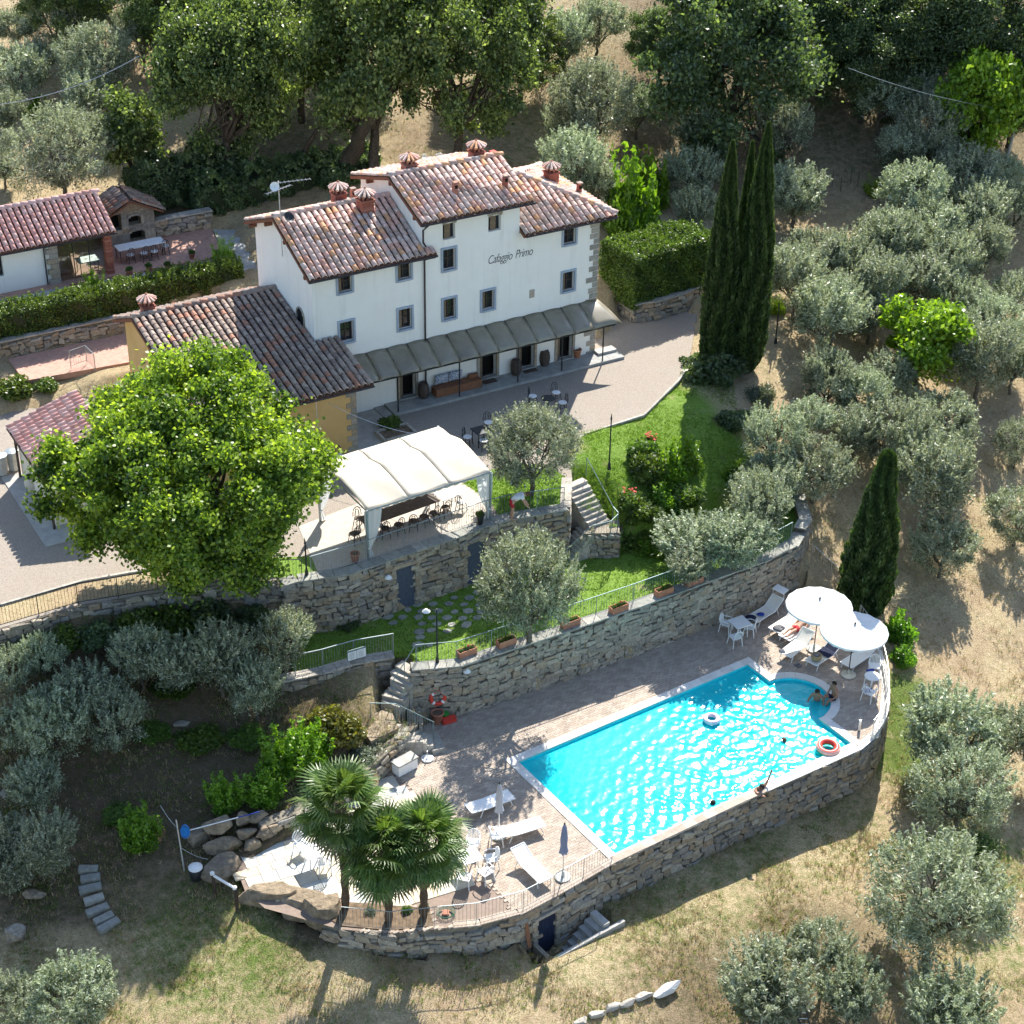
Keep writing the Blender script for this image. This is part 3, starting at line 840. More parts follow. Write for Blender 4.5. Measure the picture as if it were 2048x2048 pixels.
t = NT('liner'); p = t.pos()
t.col(t.ramp(t.noise(p, 1.0, 3), [(.3, (.03, .74, .82)), (.7, (.035, .78, .86))])).rough(.7)
inn = pool_outline(0)
b = MB(); k = len(inn)
top = [Vector((x, y, -.02)) for x, y in inn]; bot = [Vector((x, y, -.85)) for x, y in inn]
b.add(top + bot, [(i, i + k, (i + 1) % k + k, (i + 1) % k) for i in range(k)])
b.build('basin_wall', M['liner'], sp)
fl = [(0, -PW), (PL, -PW), (PL, 0), (0, 0)]
MB().add([Vector((x, y, -.85)) for x, y in fl], [(0, 1, 2, 3)]).build('basin_floor', M['liner'], sp)
plain('step_white', (.45, .78, .80), .7)
for i in range(3):
    r = ARC_R - .02 - .42 * (2 - i) if i < 2 else ARC_R - .02
    r = (.75, 1.15, 1.53)[i]; zt = (-.95, -.62, -.28)[2 - i] if False else (-.28 - .34 * i)
    r = (1.53, 1.53, 1.53)[i]
    x1 = PL + (1.53, 1.15, .75)[i] * 0
    ro, ri = 1.53, (1.08, .62, .0)[i]
    arc = [(PL + ro * math.cos(t_), ARC_C + ro * math.sin(t_)) for t_ in np.linspace(-math.pi / 2, math.pi / 2, 14)]
    if ri > 0: arc += [(PL + ri * math.cos(t_), ARC_C + ri * math.sin(t_)) for t_ in np.linspace(math.pi / 2, -math.pi / 2, 12)]
    MB().prism(arc, -.9 - .002 * i, -.24 - .2 * i).build('pool_step', M['step_white'], sp)
# coping stones
def coping_run(a, b, width, z0=-.06, z1=.035, unit=.55):
    L = math.hypot(b[0] - a[0], b[1] - a[1]); n = max(1, round(L / unit)); ang = math.atan2(b[1] - a[1], b[0] - a[0])
    for i in range(n):
        c = ((i + .5) / n)
        m = MB().box((0, -width / 2, 0), (L / n - .008, width, z1 - z0))
        m.build('coping_stone', M['coping'], sp, loc=(a[0] + (b[0] - a[0]) * c, a[1] + (b[1] - a[1]) * c, (z0 + z1) / 2 + random.uniform(-.002, .002)), rot=(0, 0, ang))
CW = .38
coping_run((-CW, -PW), (PL + CW, -PW), CW)
coping_run((PL, -PW), (PL, ARC_C - ARC_R), CW)
coping_run((PL, ARC_C + ARC_R), (PL, 0), CW)
coping_run((PL + CW, 0), (-CW, 0), CW)
coping_run((0, 0), (0, -PW), CW)
na = 10
for i in range(na):
    t0, t1 = -math.pi / 2 + .22 + (math.pi - .44) * i / na, -math.pi / 2 + .22 + (math.pi - .44) * (i + .985) / na
    ri, ro = ARC_R, ARC_R + CW
    poly = [(PL + rr * math.cos(tt), ARC_C + rr * math.sin(tt)) for rr, tt in ((ri, t0), (ro, t0), (ro, (t0 + t1) / 2), (ro, t1), (ri, t1), (ri, (t0 + t1) / 2))]
    MB().prism(poly, -.06, .033).build('coping_stone', M['coping'], sp)
# water, with real ripples
t = NT('pool_water'); p = t.pos()
n_a = t.noise(p, 4.5, 3, .55, .6); n_b = t.noise(p, 11.0, 2, .5, .3)
bp = t.node('ShaderNodeBump'); bp.inputs['Strength'].default_value = 1.0; bp.inputs['Distance'].default_value = .004
t.link(t.math('ADD', n_a, t.math('MULTIPLY', n_b, .28)), bp.inputs['Height'])
tr = t.node('ShaderNodeBsdfTransparent'); tr.inputs[0].default_value = (.25, .97, .99, 1)
gl = t.node('ShaderNodeBsdfGlossy'); gl.inputs['Roughness'].default_value = .10; gl.inputs[0].default_value = (1, 1, 1, 1)
t.link(bp.outputs[0], gl.inputs['Normal'])
fr = t.node('ShaderNodeFresnel'); fr.inputs['IOR'].default_value = 1.33
df = t.node('ShaderNodeBsdfDiffuse'); df.inputs[0].default_value = (.02, .80, .88, 1)
tb = t.node('ShaderNodeMixShader'); tb.inputs[0].default_value = .55
t.link(tr.outputs[0], tb.inputs[1]); t.link(df.outputs[0], tb.inputs[2])
mx = t.node('ShaderNodeMixShader'); t.link(fr.outputs[0], mx.inputs[0])
t.link(tb.outputs[0], mx.inputs[1]); t.link(gl.outputs[0], mx.inputs[2]); t.link(mx.outputs[0], t.out.inputs[0])
st = .04
xs = np.arange(.004, PL + ARC_R, st); ys = np.arange(-PW + .004, -.002, st)
WX, WY = np.meshgrid(xs, ys)
rw = np.random.default_rng(3)
WZ = np.zeros_like(WX)
for _ in range(40):
    lam = rw.uniform(.17, .7); th = rw.uniform(0, 2 * math.pi); ph = rw.uniform(0, 2 * math.pi)
    WZ += .0020 * lam * np.sin(2 * math.pi / lam * (WX * math.cos(th) + WY * math.sin(th)) + ph)
sm_ = lambda a: np.clip(a, 0, 1) ** 2 * (3 - 2 * np.clip(a, 0, 1))
amp = .30 + 1.05 * sm_((WX * .45 - WY * 1.0 - 2.2) / 5.0)          # calm in the far left part, stirred where people swim
pat = np.array([mnoise.noise((a * .9, b * .9, 1.3)) for a, b in zip(WX[::3, ::3].ravel(), WY[::3, ::3].ravel())]).reshape(WX[::3, ::3].shape)
pat = np.kron(pat, np.ones((3, 3)))[:WX.shape[0], :WX.shape[1]]
for cx_, cy_ in ((8.6, -4.2), (10.9, -2.6), (5.5, -5.9)):
    rr_ = np.hypot(WX - cx_, WY - cy_); WZ += .0016 * np.sin(rr_ * 19) * np.exp(-rr_ / 1.6)
WZ *= np.clip(amp * (1 + .55 * pat), .12, 1.7)
inside = (WX <= PL) | ((WX - PL) ** 2 + (WY - ARC_C) ** 2 < (ARC_R + st) ** 2)
ii = np.arange(WX.size).reshape(WX.shape)
ok = inside[:-1, :-1] & inside[1:, :-1] & inside[:-1, 1:] & inside[1:, 1:]
FQ = np.stack([ii[:-1, :-1][ok], ii[:-1, 1:][ok], ii[1:, 1:][ok], ii[1:, :-1][ok]], 1)
me = np_mesh('pool_water', np.stack([WX.ravel(), WY.ravel(), WZ.ravel() - .13], 1), FQ, M['pool_water'], smooth=True)
water = link_mesh('pool_water', me, None, P0, (0, 0, PA)); water['kind'] = 'structure'

# ------------------------------------------------------------------ deck round the pool
def sheet_with_hole(name, outer, hole, z, mat):
    bm = bmesh.new()
    ed = []
    for loop in (outer, hole):
        vs = [bm.verts.new((q[0], q[1], z)) for q in loop]
        ed += [bm.edges.new((vs[i], vs[(i + 1) % len(vs)])) for i in range(len(vs))]
    bmesh.ops.triangle_fill(bm, use_beauty=True, use_dissolve=False, edges=ed)
    for f_ in bm.faces:
        if f_.normal.z < 0: f_.normal_flip()
    me_ = bpy.data.meshes.new(name); bm.to_mesh(me_); bm.free(); me_.materials.append(mat)
    o = link_mesh(name, me_); o['kind'] = 'structure'
    return o
hole = [pool(x, y) for x, y in pool_outline(.1)]
deck = sheet_with_hole('pool_deck', [(q[0], q[1]) for q in POLY_P], hole, -.022, M['paver_joint'])
SLAB = [(-10.3, 51.6), (-8.2, 53.0), (-5.6, 55.4), (-4.7, 56.6), (-3.9, 55.9), (-3.3, 54.6), (-2.9, 53.2), (-2.3, 52.0), (-1.4, 50.9), (-0.3, 50.0), (0.2, 48.95), (-1.05, 48.35), (-2.5, 48.15), (-2.75, 49.15), (-6.2, 49.45), (-8.7, 49.15), (-9.5, 50.0)]
BED = [(-6.3, 49.4), (-2.8, 49.1), (-2.6, 48.2), (-4.15, 47.95), (-5.97, 48.15), (-6.5, 48.6)]
pm = MB().box((0, 0, 0), (.232, .112, .05)).mesh('paver', M['paver'])
items = []
outl = pool_outline(.34)
xx = np.arange(-9, 18, .12)
poly_pool = [(q[0], q[1]) for q in outl]
cand = []
for j in range(-90, 110):
    for i in range(-80, 90):
        # herringbone laid square to the pool
        bx, by = i * .12, j * .12
        m4 = (i - j) % 4
        if m4 == 0: cand.append((bx + .12, by, 0.0))
        elif m4 == 2: cand.append((bx, by + .12, math.pi / 2)) if False else None
cand = []
rows = 0
y_ = -13.0
while y_ < 15:
    x_ = -12.0 + (.12 if rows % 2 else 0)
    while x_ < 19:
        cand.append((x_, y_)); x_ += .24
    y_ += .12; rows += 1
ca = np.array(cand)
wx = P0.x + ca[:, 0] * PUx.x + ca[:, 1] * PVx.x; wy = P0.y + ca[:, 0] * PUx.y + ca[:, 1] * PVx.y
inner = [(q[0], q[1]) for q in POLY_P]
keep = in_poly(wx, wy, inner) & ~in_poly(ca[:, 0], ca[:, 1], poly_pool) & ~in_poly(wx, wy, SLAB) & ~in_poly(wx, wy, BED) & (wx > -5.2)
for (x_, y_), w_x, w_y in zip(ca[keep], wx[keep], wy[keep]):
    mx_ = Matrix.Translation((w_x, w_y, -.022 + random.uniform(-.003, .003))) @ Matrix.Rotation(PA + random.uniform(-.015, .015), 4, 'Z')
    items.append((pm, mx_, -w_y))
put_pieces(deck, 'paver', items, 300, 'paver_field', M['paver'])
# sandstone slabs of the round patio
sitems = []
rs = random.Random(5)
ang_s = R(25)
su, sv = Vector((math.cos(ang_s), math.sin(ang_s), 0)), Vector((-math.sin(ang_s), math.cos(ang_s), 0))
o_s = Vector((-10.5, 46, 0))
y_ = 0
while y_ < 12:
    hgt = rs.choice((.45, .6, .75)); x_ = -3 + rs.uniform(0, .5)
    while x_ < 14:
        l = rs.choice((.5, .6, .75, .95))
        c = o_s + su * (x_ + l / 2) + sv * (y_ + hgt / 2)
        if in_poly(c.x, c.y, SLAB) and not in_poly(c.x, c.y, BED):
            mm = MB().box((0, 0, 0), (l - .02, hgt - .02, .05))
            s_ob = mm.build('slab', M['slab_sand'], deck, loc=(c.x, c.y, -.018 + rs.uniform(-.002, .002)), rot=(0, 0, ang_s))
        x_ += l
    y_ += hgt
sheet('planting_bed', BED, .01, M['soil'])
# coping along the outer edge of the deck
ek = empty('deck_edging', (14.36, 58.6, 0), 0, 'thin brick and stone edging on top of the pool terrace wall', 'edging')
d = 4.8
while d < sp_.L - .3:
    q, tg = sp_.at(d + .25)
    nn = Vector((tg.y, -tg.x, 0))
    MB().box((0, 0, 0), (.49, .34, .05)).build('edging_stone', M['coping' if d > 19 else 'paver'], ek, loc=q - nn * .13 + Vector((0, 0, .012)) - ek.location, rot=(0, 0, math.atan2(tg.y, tg.x)))
    d += .5
# raised parapet on the round east side
ep = empty('parapet', (15.8, 61.0, 0), 0, 'low curved whitewashed kerb round the far right end of the pool deck', 'parapet')
ept = smooth_path([(14.9, 59.25), (15.5, 60.2), (15.85, 61.2), (16.08, 62.6), (16.2, 64.4), (16.08, 66.0), (15.65, 67.6)], 2)
for a_, b_ in zip(ept, ept[1:]):
    mid = (a_ + b_) / 2; dd = b_ - a_
    MB().box((0, 0, .14), (dd.length + .02, .16, .22)).build('kerb_block', M['coping'], ep, loc=mid - ep.location, rot=(0, 0, math.atan2(dd.y, dd.x)))

# door, steps and kerb of the pit in the front wall
q, tg = sp_.at(8.5)
a_ = math.atan2(tg.y, tg.x); nn = Vector((tg.y, -tg.x, 0))
e = MB()
for i in range(6): e.box((-.36 + .145 * i, 0, .98), (.138, .05, 1.96))
dr = e.build('door', M['door_navy'], sw, loc=q - nn * .03 + Vector((0, 0, -2.7)) - sw.location, rot=(0, 0, a_))
MB().box((0, .04, 1.0), (.95, .05, 2.05)).build('recess', M['interior_dark'], dr)
MB().box((0, 0, 0), (1.15, .24, .13)).build('lintel', M['quoin_stone'], sw, loc=q + Vector((0, 0, -.6)) - sw.location, rot=(0, 0, a_))
for s in (-1, 1):
    for k_ in range(8):
        MB().box((0, 0, 0), (.18 + .08 * (k_ % 2), .2, .23)).build('door_quoin', M['wall_stone_grey'], sw, loc=q + tg * (s * .54) + Vector((0, 0, -2.5 + .245 * k_)) - sw.location, rot=(0, 0, a_))
pit = empty('cellar_steps', q + nn * .6 + Vector((0, 0, -2.75)), a_, 'sunken concrete steps down to the dark door in the pool wall', 'steps')
for i in range(6):
    MB().box((0, 0, 0), (.28, .82, .2)).build('step', M['concrete'], pit, loc=(.75 + .27 * i, 0, .12 + .2 * i))
MB().box((0, 0, 0), (3.4, .14, 1.3)).build('side_wall', M['concrete'], pit, loc=(1.15, -.52, .42))
MB().box((0, 0, 0), (.16, 1.0, 1.3)).build('end_wall', M['wall_stone'], pit, loc=(-.62, -.05, .45))
sl = MB().box((0, 0, 0), (.16, .03, 1.1)).build('leaning_plank', M['bench_wood'], None, loc=sp_.at(7.55)[0] + nn * .16 + Vector((0, 0, -1.0)), rot=(R(-12), 0, a_))
tag(sl, 'weathered plank leaning on the stone wall left of the cellar door', 'plank')
# ------------------------------------------------------------------ buildings: frame of the farmhouse, s along the front, v into the hill
HA = R(29.85)
HU, HV = Vector((math.cos(HA), math.sin(HA), 0)), Vector((-math.sin(HA), math.cos(HA), 0))
H0 = Vector((-1.74, 80.56, 0))
def hw(s, v, z=0.0): return H0 + HU * s + HV * v + Vector((0, 0, z))
def hroot(name, s, v, z, label, cat, group=None):
    """Empty at (s, v, z); returns it and a function that turns house coordinates into its local ones"""
    e = empty(name, hw(s, v, z), HA, label, cat, group)
    return e, (lambda a, b, c: Vector((a - s, b - v, c - z)))

# one barrel tile: x across, y up the slope, lower end at y = 0
def make_tile(mat, r0=.132, r1=.108, L=.47, n=5):
    mb = MB()
    ring = lambda r, y, dz: [Vector((r * math.cos(math.pi * j / n), y, r * .95 * math.sin(math.pi * j / n) + dz)) for j in range(n + 1)]
    a, b, c = ring(r0, 0, .02), ring(r1, L, 0), ring(r0 - .022, 0, .012)
    k = n + 1
    mb.add(a + b + c, [(j, j + 1, k + j + 1, k + j) for j in range(n)] + [(j + 1, j, 2 * k + j, 2 * k + j + 1) for j in range(n)])
    me_ = mb.mesh('tile', mat, True)
    return me_
TILE = {k: make_tile(M[k]) for k in ('tile_house', 'tile_old', 'tile_new')}
RIDGE = {k: make_tile(M[k], .17, .15, .5, 6) for k in ('tile_house', 'tile_old', 'tile_new')}

def roof_frame(o, e, up):
    """matrix: x along the eave, y up the slope, z normal"""
    e = e.normalized(); up = up.normalized(); n = e.cross(up)
    m = Matrix((e, up, n)).transposed().to_4x4()
    m.translation = o
    return m
def slope_tiles(m, width, length, mat, clip=None, spacing=.325, expo=.375, seed=1, skip=None):
    """tile items for a slope; size ranks by distance to the camera"""
    rnd = random.Random(seed); out = []
    nc = max(1, round(width / spacing)); spc = width / nc
    nr = int(length / expo) + 1
    for i in range(nc):
        x = (i + .5) * spc
        off = rnd.uniform(-.03, .03)
        for j in range(nr):
            y = j * expo - .06 + off * .6
            if y + .25 > length: continue
            if clip and not clip(x, y + .17): continue
            mx = m @ Matrix.Translation((x + rnd.uniform(-.012, .012), y + rnd.uniform(-.015, .015), .045 + rnd.uniform(0, .012))) @ Matrix.Rotation(rnd.uniform(-.03, .03), 4, 'Z') @ Matrix.Rotation(rnd.uniform(-.015, .02), 4, 'X')
            out.append((TILE[mat], mx, 0.0))
    return out
def rank(items, root, bias=0.0):
    W = root.matrix_basis
    res = []
    for me_, mx, _ in items:
        p = W @ mx.translation
        res.append((me_, mx, bias - (p - Vector((0, 0, CAM_H))).length))
    return res
def ridge_tiles(root, loc, a, b, mat, parent):
    d = b - a; n = max(1, int(d.length / .4)); ang = d.to_track_quat('Y', 'Z').to_matrix().to_4x4()
    for i in range(n):
        o = bpy.data.objects.new('ridge_tile', RIDGE[mat]); COL.objects.link(o); o.parent = parent
        o.matrix_basis = Matrix.Translation(a + d * (i / n) + Vector((0, 0, .04 + random.uniform(0, .012)))) @ ang
def roof_slab(root, pts, th, name='roof'):
    """solid roof deck from a planar polygon"""
    k = len(pts)
    lo = [p - Vector((0, 0, th)) for p in pts]
    mb = MB()
    mb.add(list(pts), [tuple(range(k))], 0)
    mb.add(lo, [tuple(range(k))[::-1]], 1)
    for i in range(k):
        j = (i + 1) % k
        mb.add([pts[i], pts[j], lo[j], lo[i]], [(3, 2, 1, 0)], 1)
    return mb.build(name, [M['tile_pan'], M['roof_wood']], root)

def wall_panel(mb, x0, x1, z0, z1, holes, y, depth, nsign=-1, top=None):
    """front wall with real openings; y = face, openings recessed by depth"""
    xs = sorted({x0, x1} | {h[0] for h in holes} | {h[1] for h in holes})
    zs = sorted({z0, z1} | {h[2] for h in holes} | {h[3] for h in holes})
    for i in range(len(xs) - 1):
        for j in range(len(zs) - 1):
            cx, cz = (xs[i] + xs[i + 1]) / 2, (zs[j] + zs[j + 1]) / 2
            if any(h[0] < cx < h[1] and h[2] < cz < h[3] for h in holes): continue
            mb.quad((xs[i], y, zs[j]), (xs[i + 1], y, zs[j]), (xs[i + 1], y, zs[j + 1]), (xs[i], y, zs[j + 1]))
    for a, b, c, d in holes:
        yb = y + depth
        mb.quad((a, y, c), (a, yb, c), (a, yb, d), (a, y, d)); mb.quad((b, yb, c), (b, y, c), (b, y, d), (b, yb, d))
        mb.quad((a, y, d), (a, yb, d), (b, yb, d), (b, y, d)); mb.quad((a, yb, c), (a, y, c), (b, y, c), (b, yb, c))

hz = 5.1
house, hl = hroot('farmhouse', 0, 0, hz, 'white plastered farmhouse with terracotta tile roofs at three levels and dark lettering', 'house')
L = lambda s, v, z: (s, v, z - hz)
WIN = [(-7.47, -6.57, 11.44, 12.60), (-7.47, -6.57, 8.90, 10.14), (-4.43, -3.53, 11.44, 12.56), (-4.43, -3.53, 8.88, 10.13), (-2.05, -1.18, 11.44, 12.69), (-2.05, -1.18, 8.88, 10.13), (.06, .93, 8.90, 10.10), (4.57, 5.46, 11.42, 12.50), (4.57, 5.46, 8.92, 10.14)]
ARCHW = [(-1.93, -1.27, 13.06, 13.86), (.5, 1.18, 13.0, 13.78)]
DOORS = [(-4.36, -3.5, 5.25, 7.45), (.03, .98, 5.25, 7.45), (2.26, 3.14, 5.25, 7.45), (4.48, 5.36, 5.25, 7.45)]
fw = .105
mb = MB()
holes = [(a + fw, b - fw, c + fw - hz, d - fw - hz) for a, b, c, d in WIN] + [(a, b, c - hz, d - hz) for a, b, c, d in DOORS] + [(-8.15, -7.8, 7.0 - hz, 7.6 - hz)]
ar = [(a, b, c - hz, d - hz) for a, b, c, d in ARCHW]
wall_panel(mb, -8.65, -3.0, 0, 12.62 - hz, [h for h in holes if h[1] < -3.0], 0, .28)
wall_panel(mb, -3.0, 2.2, 0, 14.32 - hz, [h for h in holes if -3 < h[0] < 2.2] + ar, 0, .28)
wall_panel(mb, 2.2, 6.7, 0, 12.62 - hz, [h for h in holes if h[0] > 2.2], 0, .28)
# gables, sides and back
g = lambda *pp: mb.add([L(*p_) for p_ in pp], [tuple(range(len(pp)))])
g((-8.65, 6.6, hz), (-8.65, 0, hz), (-8.65, 0, 12.85), (-8.65, 3.4, 14.2), (-8.65, 6.6, 12.9))
g((-3.0, 6.6, 12), (-3.0, 0, 12), (-3.0, 0, 14.45), (-3.0, 2.8, 15.38), (-3.0, 6.6, 14.12))
g((2.2, 0, 12), (2.2, 6.6, 12), (2.2, 6.6, 14.12), (2.2, 2.8, 15.38), (2.2, 0, 14.45))
g((6.7, 0, hz), (6.7, 6.6, hz), (6.7, 6.6, 12.62), (6.7, 0, 12.62))
g((6.7, 6.6, hz), (-8.65, 6.6, hz), (-8.65, 6.6, 12.9), (6.7, 6.6, 12.62))
g((2.2, 6.6, 12.6), (-3.0, 6.6, 12.6), (-3.0, 6.6, 14.12), (2.2, 6.6, 14.12))
wallo = mb.build('wall', M['plaster_white'], house)
# near-black sheet standing in for the unlit rooms behind the openings
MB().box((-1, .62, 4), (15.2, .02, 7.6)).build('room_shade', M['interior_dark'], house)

def window(parent, a, b, c, d, y=0.0, shutter=True, frame=True):
    """stone surround with a recessed casement of two leaves"""
    w = empty('window', ((a + b) / 2, y, c)); w.parent = parent
    W_, H_ = b - a, d - c
    if frame:
        for nm, bc, sz in (('frame', (-W_ / 2 + fw / 2, -.015, H_ / 2), (fw, .09, H_)), ('frame', (W_ / 2 - fw / 2, -.015, H_ / 2), (fw, .09, H_)),
                           ('frame', (0, -.015, H_ - fw / 2), (W_ - 2 * fw, .09, fw)), ('sill', (0, -.03, fw / 2), (W_ - 2 * fw, .13, fw))):
            MB().box(bc, sz).build(nm, M['frame_stone'], w)
    iw, ih = W_ - 2 * fw, H_ - 2 * fw
    MB().box((0, .22, H_ / 2), (iw, .02, ih)).build('pane', M['glass'], w)
    fr = MB()
    for x in (-iw / 2 + .03, 0, iw / 2 - .03): fr.box((x, .19, H_ / 2), (.055, .05, ih))
    for z in (fw + .03, H_ / 2, H_ - fw - .03): fr.box((0, .188, z), (iw, .045, .045))
    fr.build('casement', M['dark_wood'], w)
    if shutter:
        sh = MB().box((-iw / 2 + .12, .13, H_ / 2), (.2, .04, ih - .04))
        for k_ in range(9): sh.box((-iw / 2 + .12, .105, fw + .08 + k_ * (ih - .12) / 9), (.17, .02, .05))
        sh.build('shutter', M['shutter_wood'], w)
    return w
for i, (a, b, c, d) in enumerate(WIN): window(house, a, b, c - hz, d - hz, 0, i % 3 != 1)
for a, b, c, d in ARCHW:
    w = empty('window', ((a + b) / 2, 0, c - hz)); w.parent = house
    W_, H_ = b - a, d - c
    MB().box((0, .24, H_ / 2), (W_, .02, H_)).build('pane', M['glass'], w)
    MB().box((-.02, .17, H_ / 2), (.30, .04, H_ - .02)).build('shutter', M['shutter_wood'], w)
    for k_ in range(9):
        tt = -1 + 2 * (k_ + .5) / 9
        zz = H_ + .05 + .11 * (1 - tt * tt)
        MB().box((0, 0, 0), (.075, .12, .17)).build('brick', M['quoin_stone'], w, loc=(tt * W_ * .56, -.02, zz), rot=(0, tt * .5, 0))
for a, b, c, d in DOORS:
    dd = empty('door', ((a + b) / 2, 0, c - hz)); dd.parent = house
    W_, H_ = b - a, d - c
    for x in (-W_ / 2 - .07, W_ / 2 + .07): MB().box((x, -.02, H_ / 2), (.14, .1, H_)).build('jamb', M['quoin_stone'], dd)
    MB().box((0, -.02, H_ + .08), (W_ + .28, .1, .16)).build('lintel', M['quoin_stone'], dd)
    MB().box((0, -.03, .03), (W_ + .1, .24, .06)).build('threshold', M['porch_stone'], dd)
    MB().box((-W_ / 2 + .14, .2, H_ / 2), (.26, .05, H_ - .02)).build('leaf', M['shutter_wood'], dd)
    MB().box((0, .5, H_ / 2), (W_, .02, H_)).build('doorway', M['interior_dark'], dd)
# small arched window on the left gable
ga = empty('window', (-8.65, 1.5, 9.55 - hz)); ga.parent = house
arc = [(-.42, 0)] + [(.42 * math.cos(t_), .5 + .42 * math.sin(t_)) for t_ in np.linspace(math.pi, 0, 9)] + [(.42, 0)]
MB().add([Vector((-.012, -x, z)) for x, z in arc], [tuple(range(len(arc)))]).build('pane', M['glass'], ga)
fr_ = MB()
for (x0, z0), (x1, z1) in zip(arc, arc[1:]): fr_.tube([(-.03, -x0, z0), (-.03, -x1, z1)], .045, 5)
fr_.build('frame', M['quoin_stone'], ga)
for k_ in range(3): MB().tube([(-.03, -.2 + .2 * k_, 0), (-.03, -.2 + .2 * k_, .85)], .012, 4).build('bar', M['iron'], ga)

# quoins on the right corner
for k_ in range(25):
    w_ = .30 if k_ % 2 else .52
    if random.random() < .25: w_ += .15
    z_ = .12 + k_ * .292
    if 2.75 < z_ < 3.0: continue
    MB().box((6.7 - w_ / 2 + .025, .12, z_), (w_, .3, .26)).build('quoin', M['quoin_stone'], house)

# roofs
def up(a, b): return Vector((0, b[0] - a[0], b[1] - a[1]))
all_items = []
def slope(root, hz_, s0, s1, ve, ze, vr, zr, mat, tiles=True, seed=1, clip=None, th=.16, name='roof'):
    """slope with the eave at v=ve and the ridge at v=vr"""
    sgn = 1 if vr > ve else -1
    a, b = (s0, s1) if sgn > 0 else (s1, s0)
    o = Vector((a, ve, ze - hz_))
    e = Vector((sgn, 0, 0)); u_ = Vector((0, vr - ve, zr - ze))
    m = roof_frame(o, e, u_)
    pts = [Vector((a, ve, ze - hz_)), Vector((b, ve, ze - hz_)), Vector((b, vr, zr - hz_)), Vector((a, vr, zr - hz_))]
    rf = roof_slab(root, pts, th, name)
    it = slope_tiles(m, abs(s1 - s0), u_.length, mat, clip, seed=seed) if tiles else []
    return rf, it
# left block
rfL, it1 = slope(house, hz, -9.02, -3.0, -.5, 12.70, 3.4, 14.28, 'tile_house', seed=21)
_, itx = slope(house, hz, -3.0, -2.5, -.5, 12.70, -.02, 12.895, 'tile_house', seed=22)
rfLb, it2 = slope(house, hz, -9.02, -3.0, 7.1, 12.78, 3.4, 14.28, 'tile_house', seed=23)
# middle block
rfM, it3 = slope(house, hz, -3.35, 2.72, -.55, 14.36, 2.8, 15.48, 'tile_house', seed=24)
rfMb, it4 = slope(house, hz, -3.35, 2.72, 7.05, 14.1, 2.8, 15.48, 'tile_house', seed=25)
# right block: hipped end
E0, E1, EZ, AP, AZ = 2.2, 7.45, 12.68, (3.95, 3.3), 14.12
def hip_part(o, e, u_, width, pts, clip, seed):
    m = roof_frame(o, e, u_)
    rf = roof_slab(house, pts, .16)
    return rf, slope_tiles(m, width, u_.length, 'tile_house', clip, seed=seed)
zz = lambda p_: Vector((p_[0], p_[1], p_[2] - hz))
lenF = math.hypot(AP[1] + .45, AZ - EZ)
rfR, it5 = hip_part(zz((E0, -.45, EZ)), Vector((1, 0, 0)), Vector((0, AP[1] + .45, AZ - EZ)), E1 - E0,
                    [zz((E0, -.45, EZ)), zz((E1, -.45, EZ)), zz((AP[0], AP[1], AZ)), zz((E0, AP[1], AZ))], lambda x, y: x < (E1 - E0) - (E1 - AP[0]) * y / lenF - .05, 26)
rfE, it6 = hip_part(zz((E1, -.45, EZ)), Vector((0, 1, 0)), Vector((AP[0] - E1, 0, AZ - EZ)), 7.5,
                    [zz((E1, -.45, EZ)), zz((E1, 7.05, EZ)), zz((AP[0], AP[1], AZ))], lambda x, y: 3.75 * y / 3.78 + .1 < x < 7.5 - 3.75 * y / 3.78 - .1, 27)
rfB, it7 = hip_part(zz((E1, 7.05, EZ)), Vector((-1, 0, 0)), Vector((0, AP[1] - 7.05, AZ - EZ)), E1 - E0,
                    [zz((E1, 7.05, EZ)), zz((E0, 7.05, EZ)), zz((E0, AP[1], AZ)), zz((AP[0], AP[1], AZ))], lambda x, y: x > (E1 - AP[0]) * y / lenF + .05, 28)
front_it = it1 + itx + it3 + it5
put_pieces(rfM, 'tile', rank(it3, house), 110, 'tile_field')
put_pieces(rfL, 'tile', rank(it1 + itx, house), 120, 'tile_field')
put_pieces(rfR, 'tile', rank(it5, house), 70, 'tile_field')
for rf_, it_ in ((rfLb, it2), (rfMb, it4), (rfE, it6), (rfB, it7)): put_pieces(rf_, 'tile', rank(it_, house), 0, 'tile_field')
ridge_tiles(house, None, zz((-9.0, 3.4, 14.30)), zz((-3.0, 3.4, 14.30)), 'tile_house', rfL)
ridge_tiles(house, None, zz((-3.35, 2.8, 15.50)), zz((2.72, 2.8, 15.50)), 'tile_house', rfM)
ridge_tiles(house, None, zz((2.25, 3.3, 14.15)), zz((3.95, 3.3, 14.15)), 'tile_house', rfR)
ridge_tiles(house, None, zz((E1, -.45, EZ + .04)), zz((AP[0], AP[1], AZ + .03)), 'tile_house', rfR)
ridge_tiles(house, None, zz((E1, 7.05, EZ + .04)), zz((AP[0], AP[1], AZ + .03)), 'tile_house', rfE)
# verge rows
for a_, b_, rf_ in ((zz((-8.98, -.5, 12.74)), zz((-8.98, 3.4, 14.3)), rfL), (zz((-3.3, -.55, 14.4)), zz((-3.3, 2.8, 15.5)), rfM), (zz((2.68, -.55, 14.4)), zz((2.68, 2.8, 15.5)), rfM)):
    pass
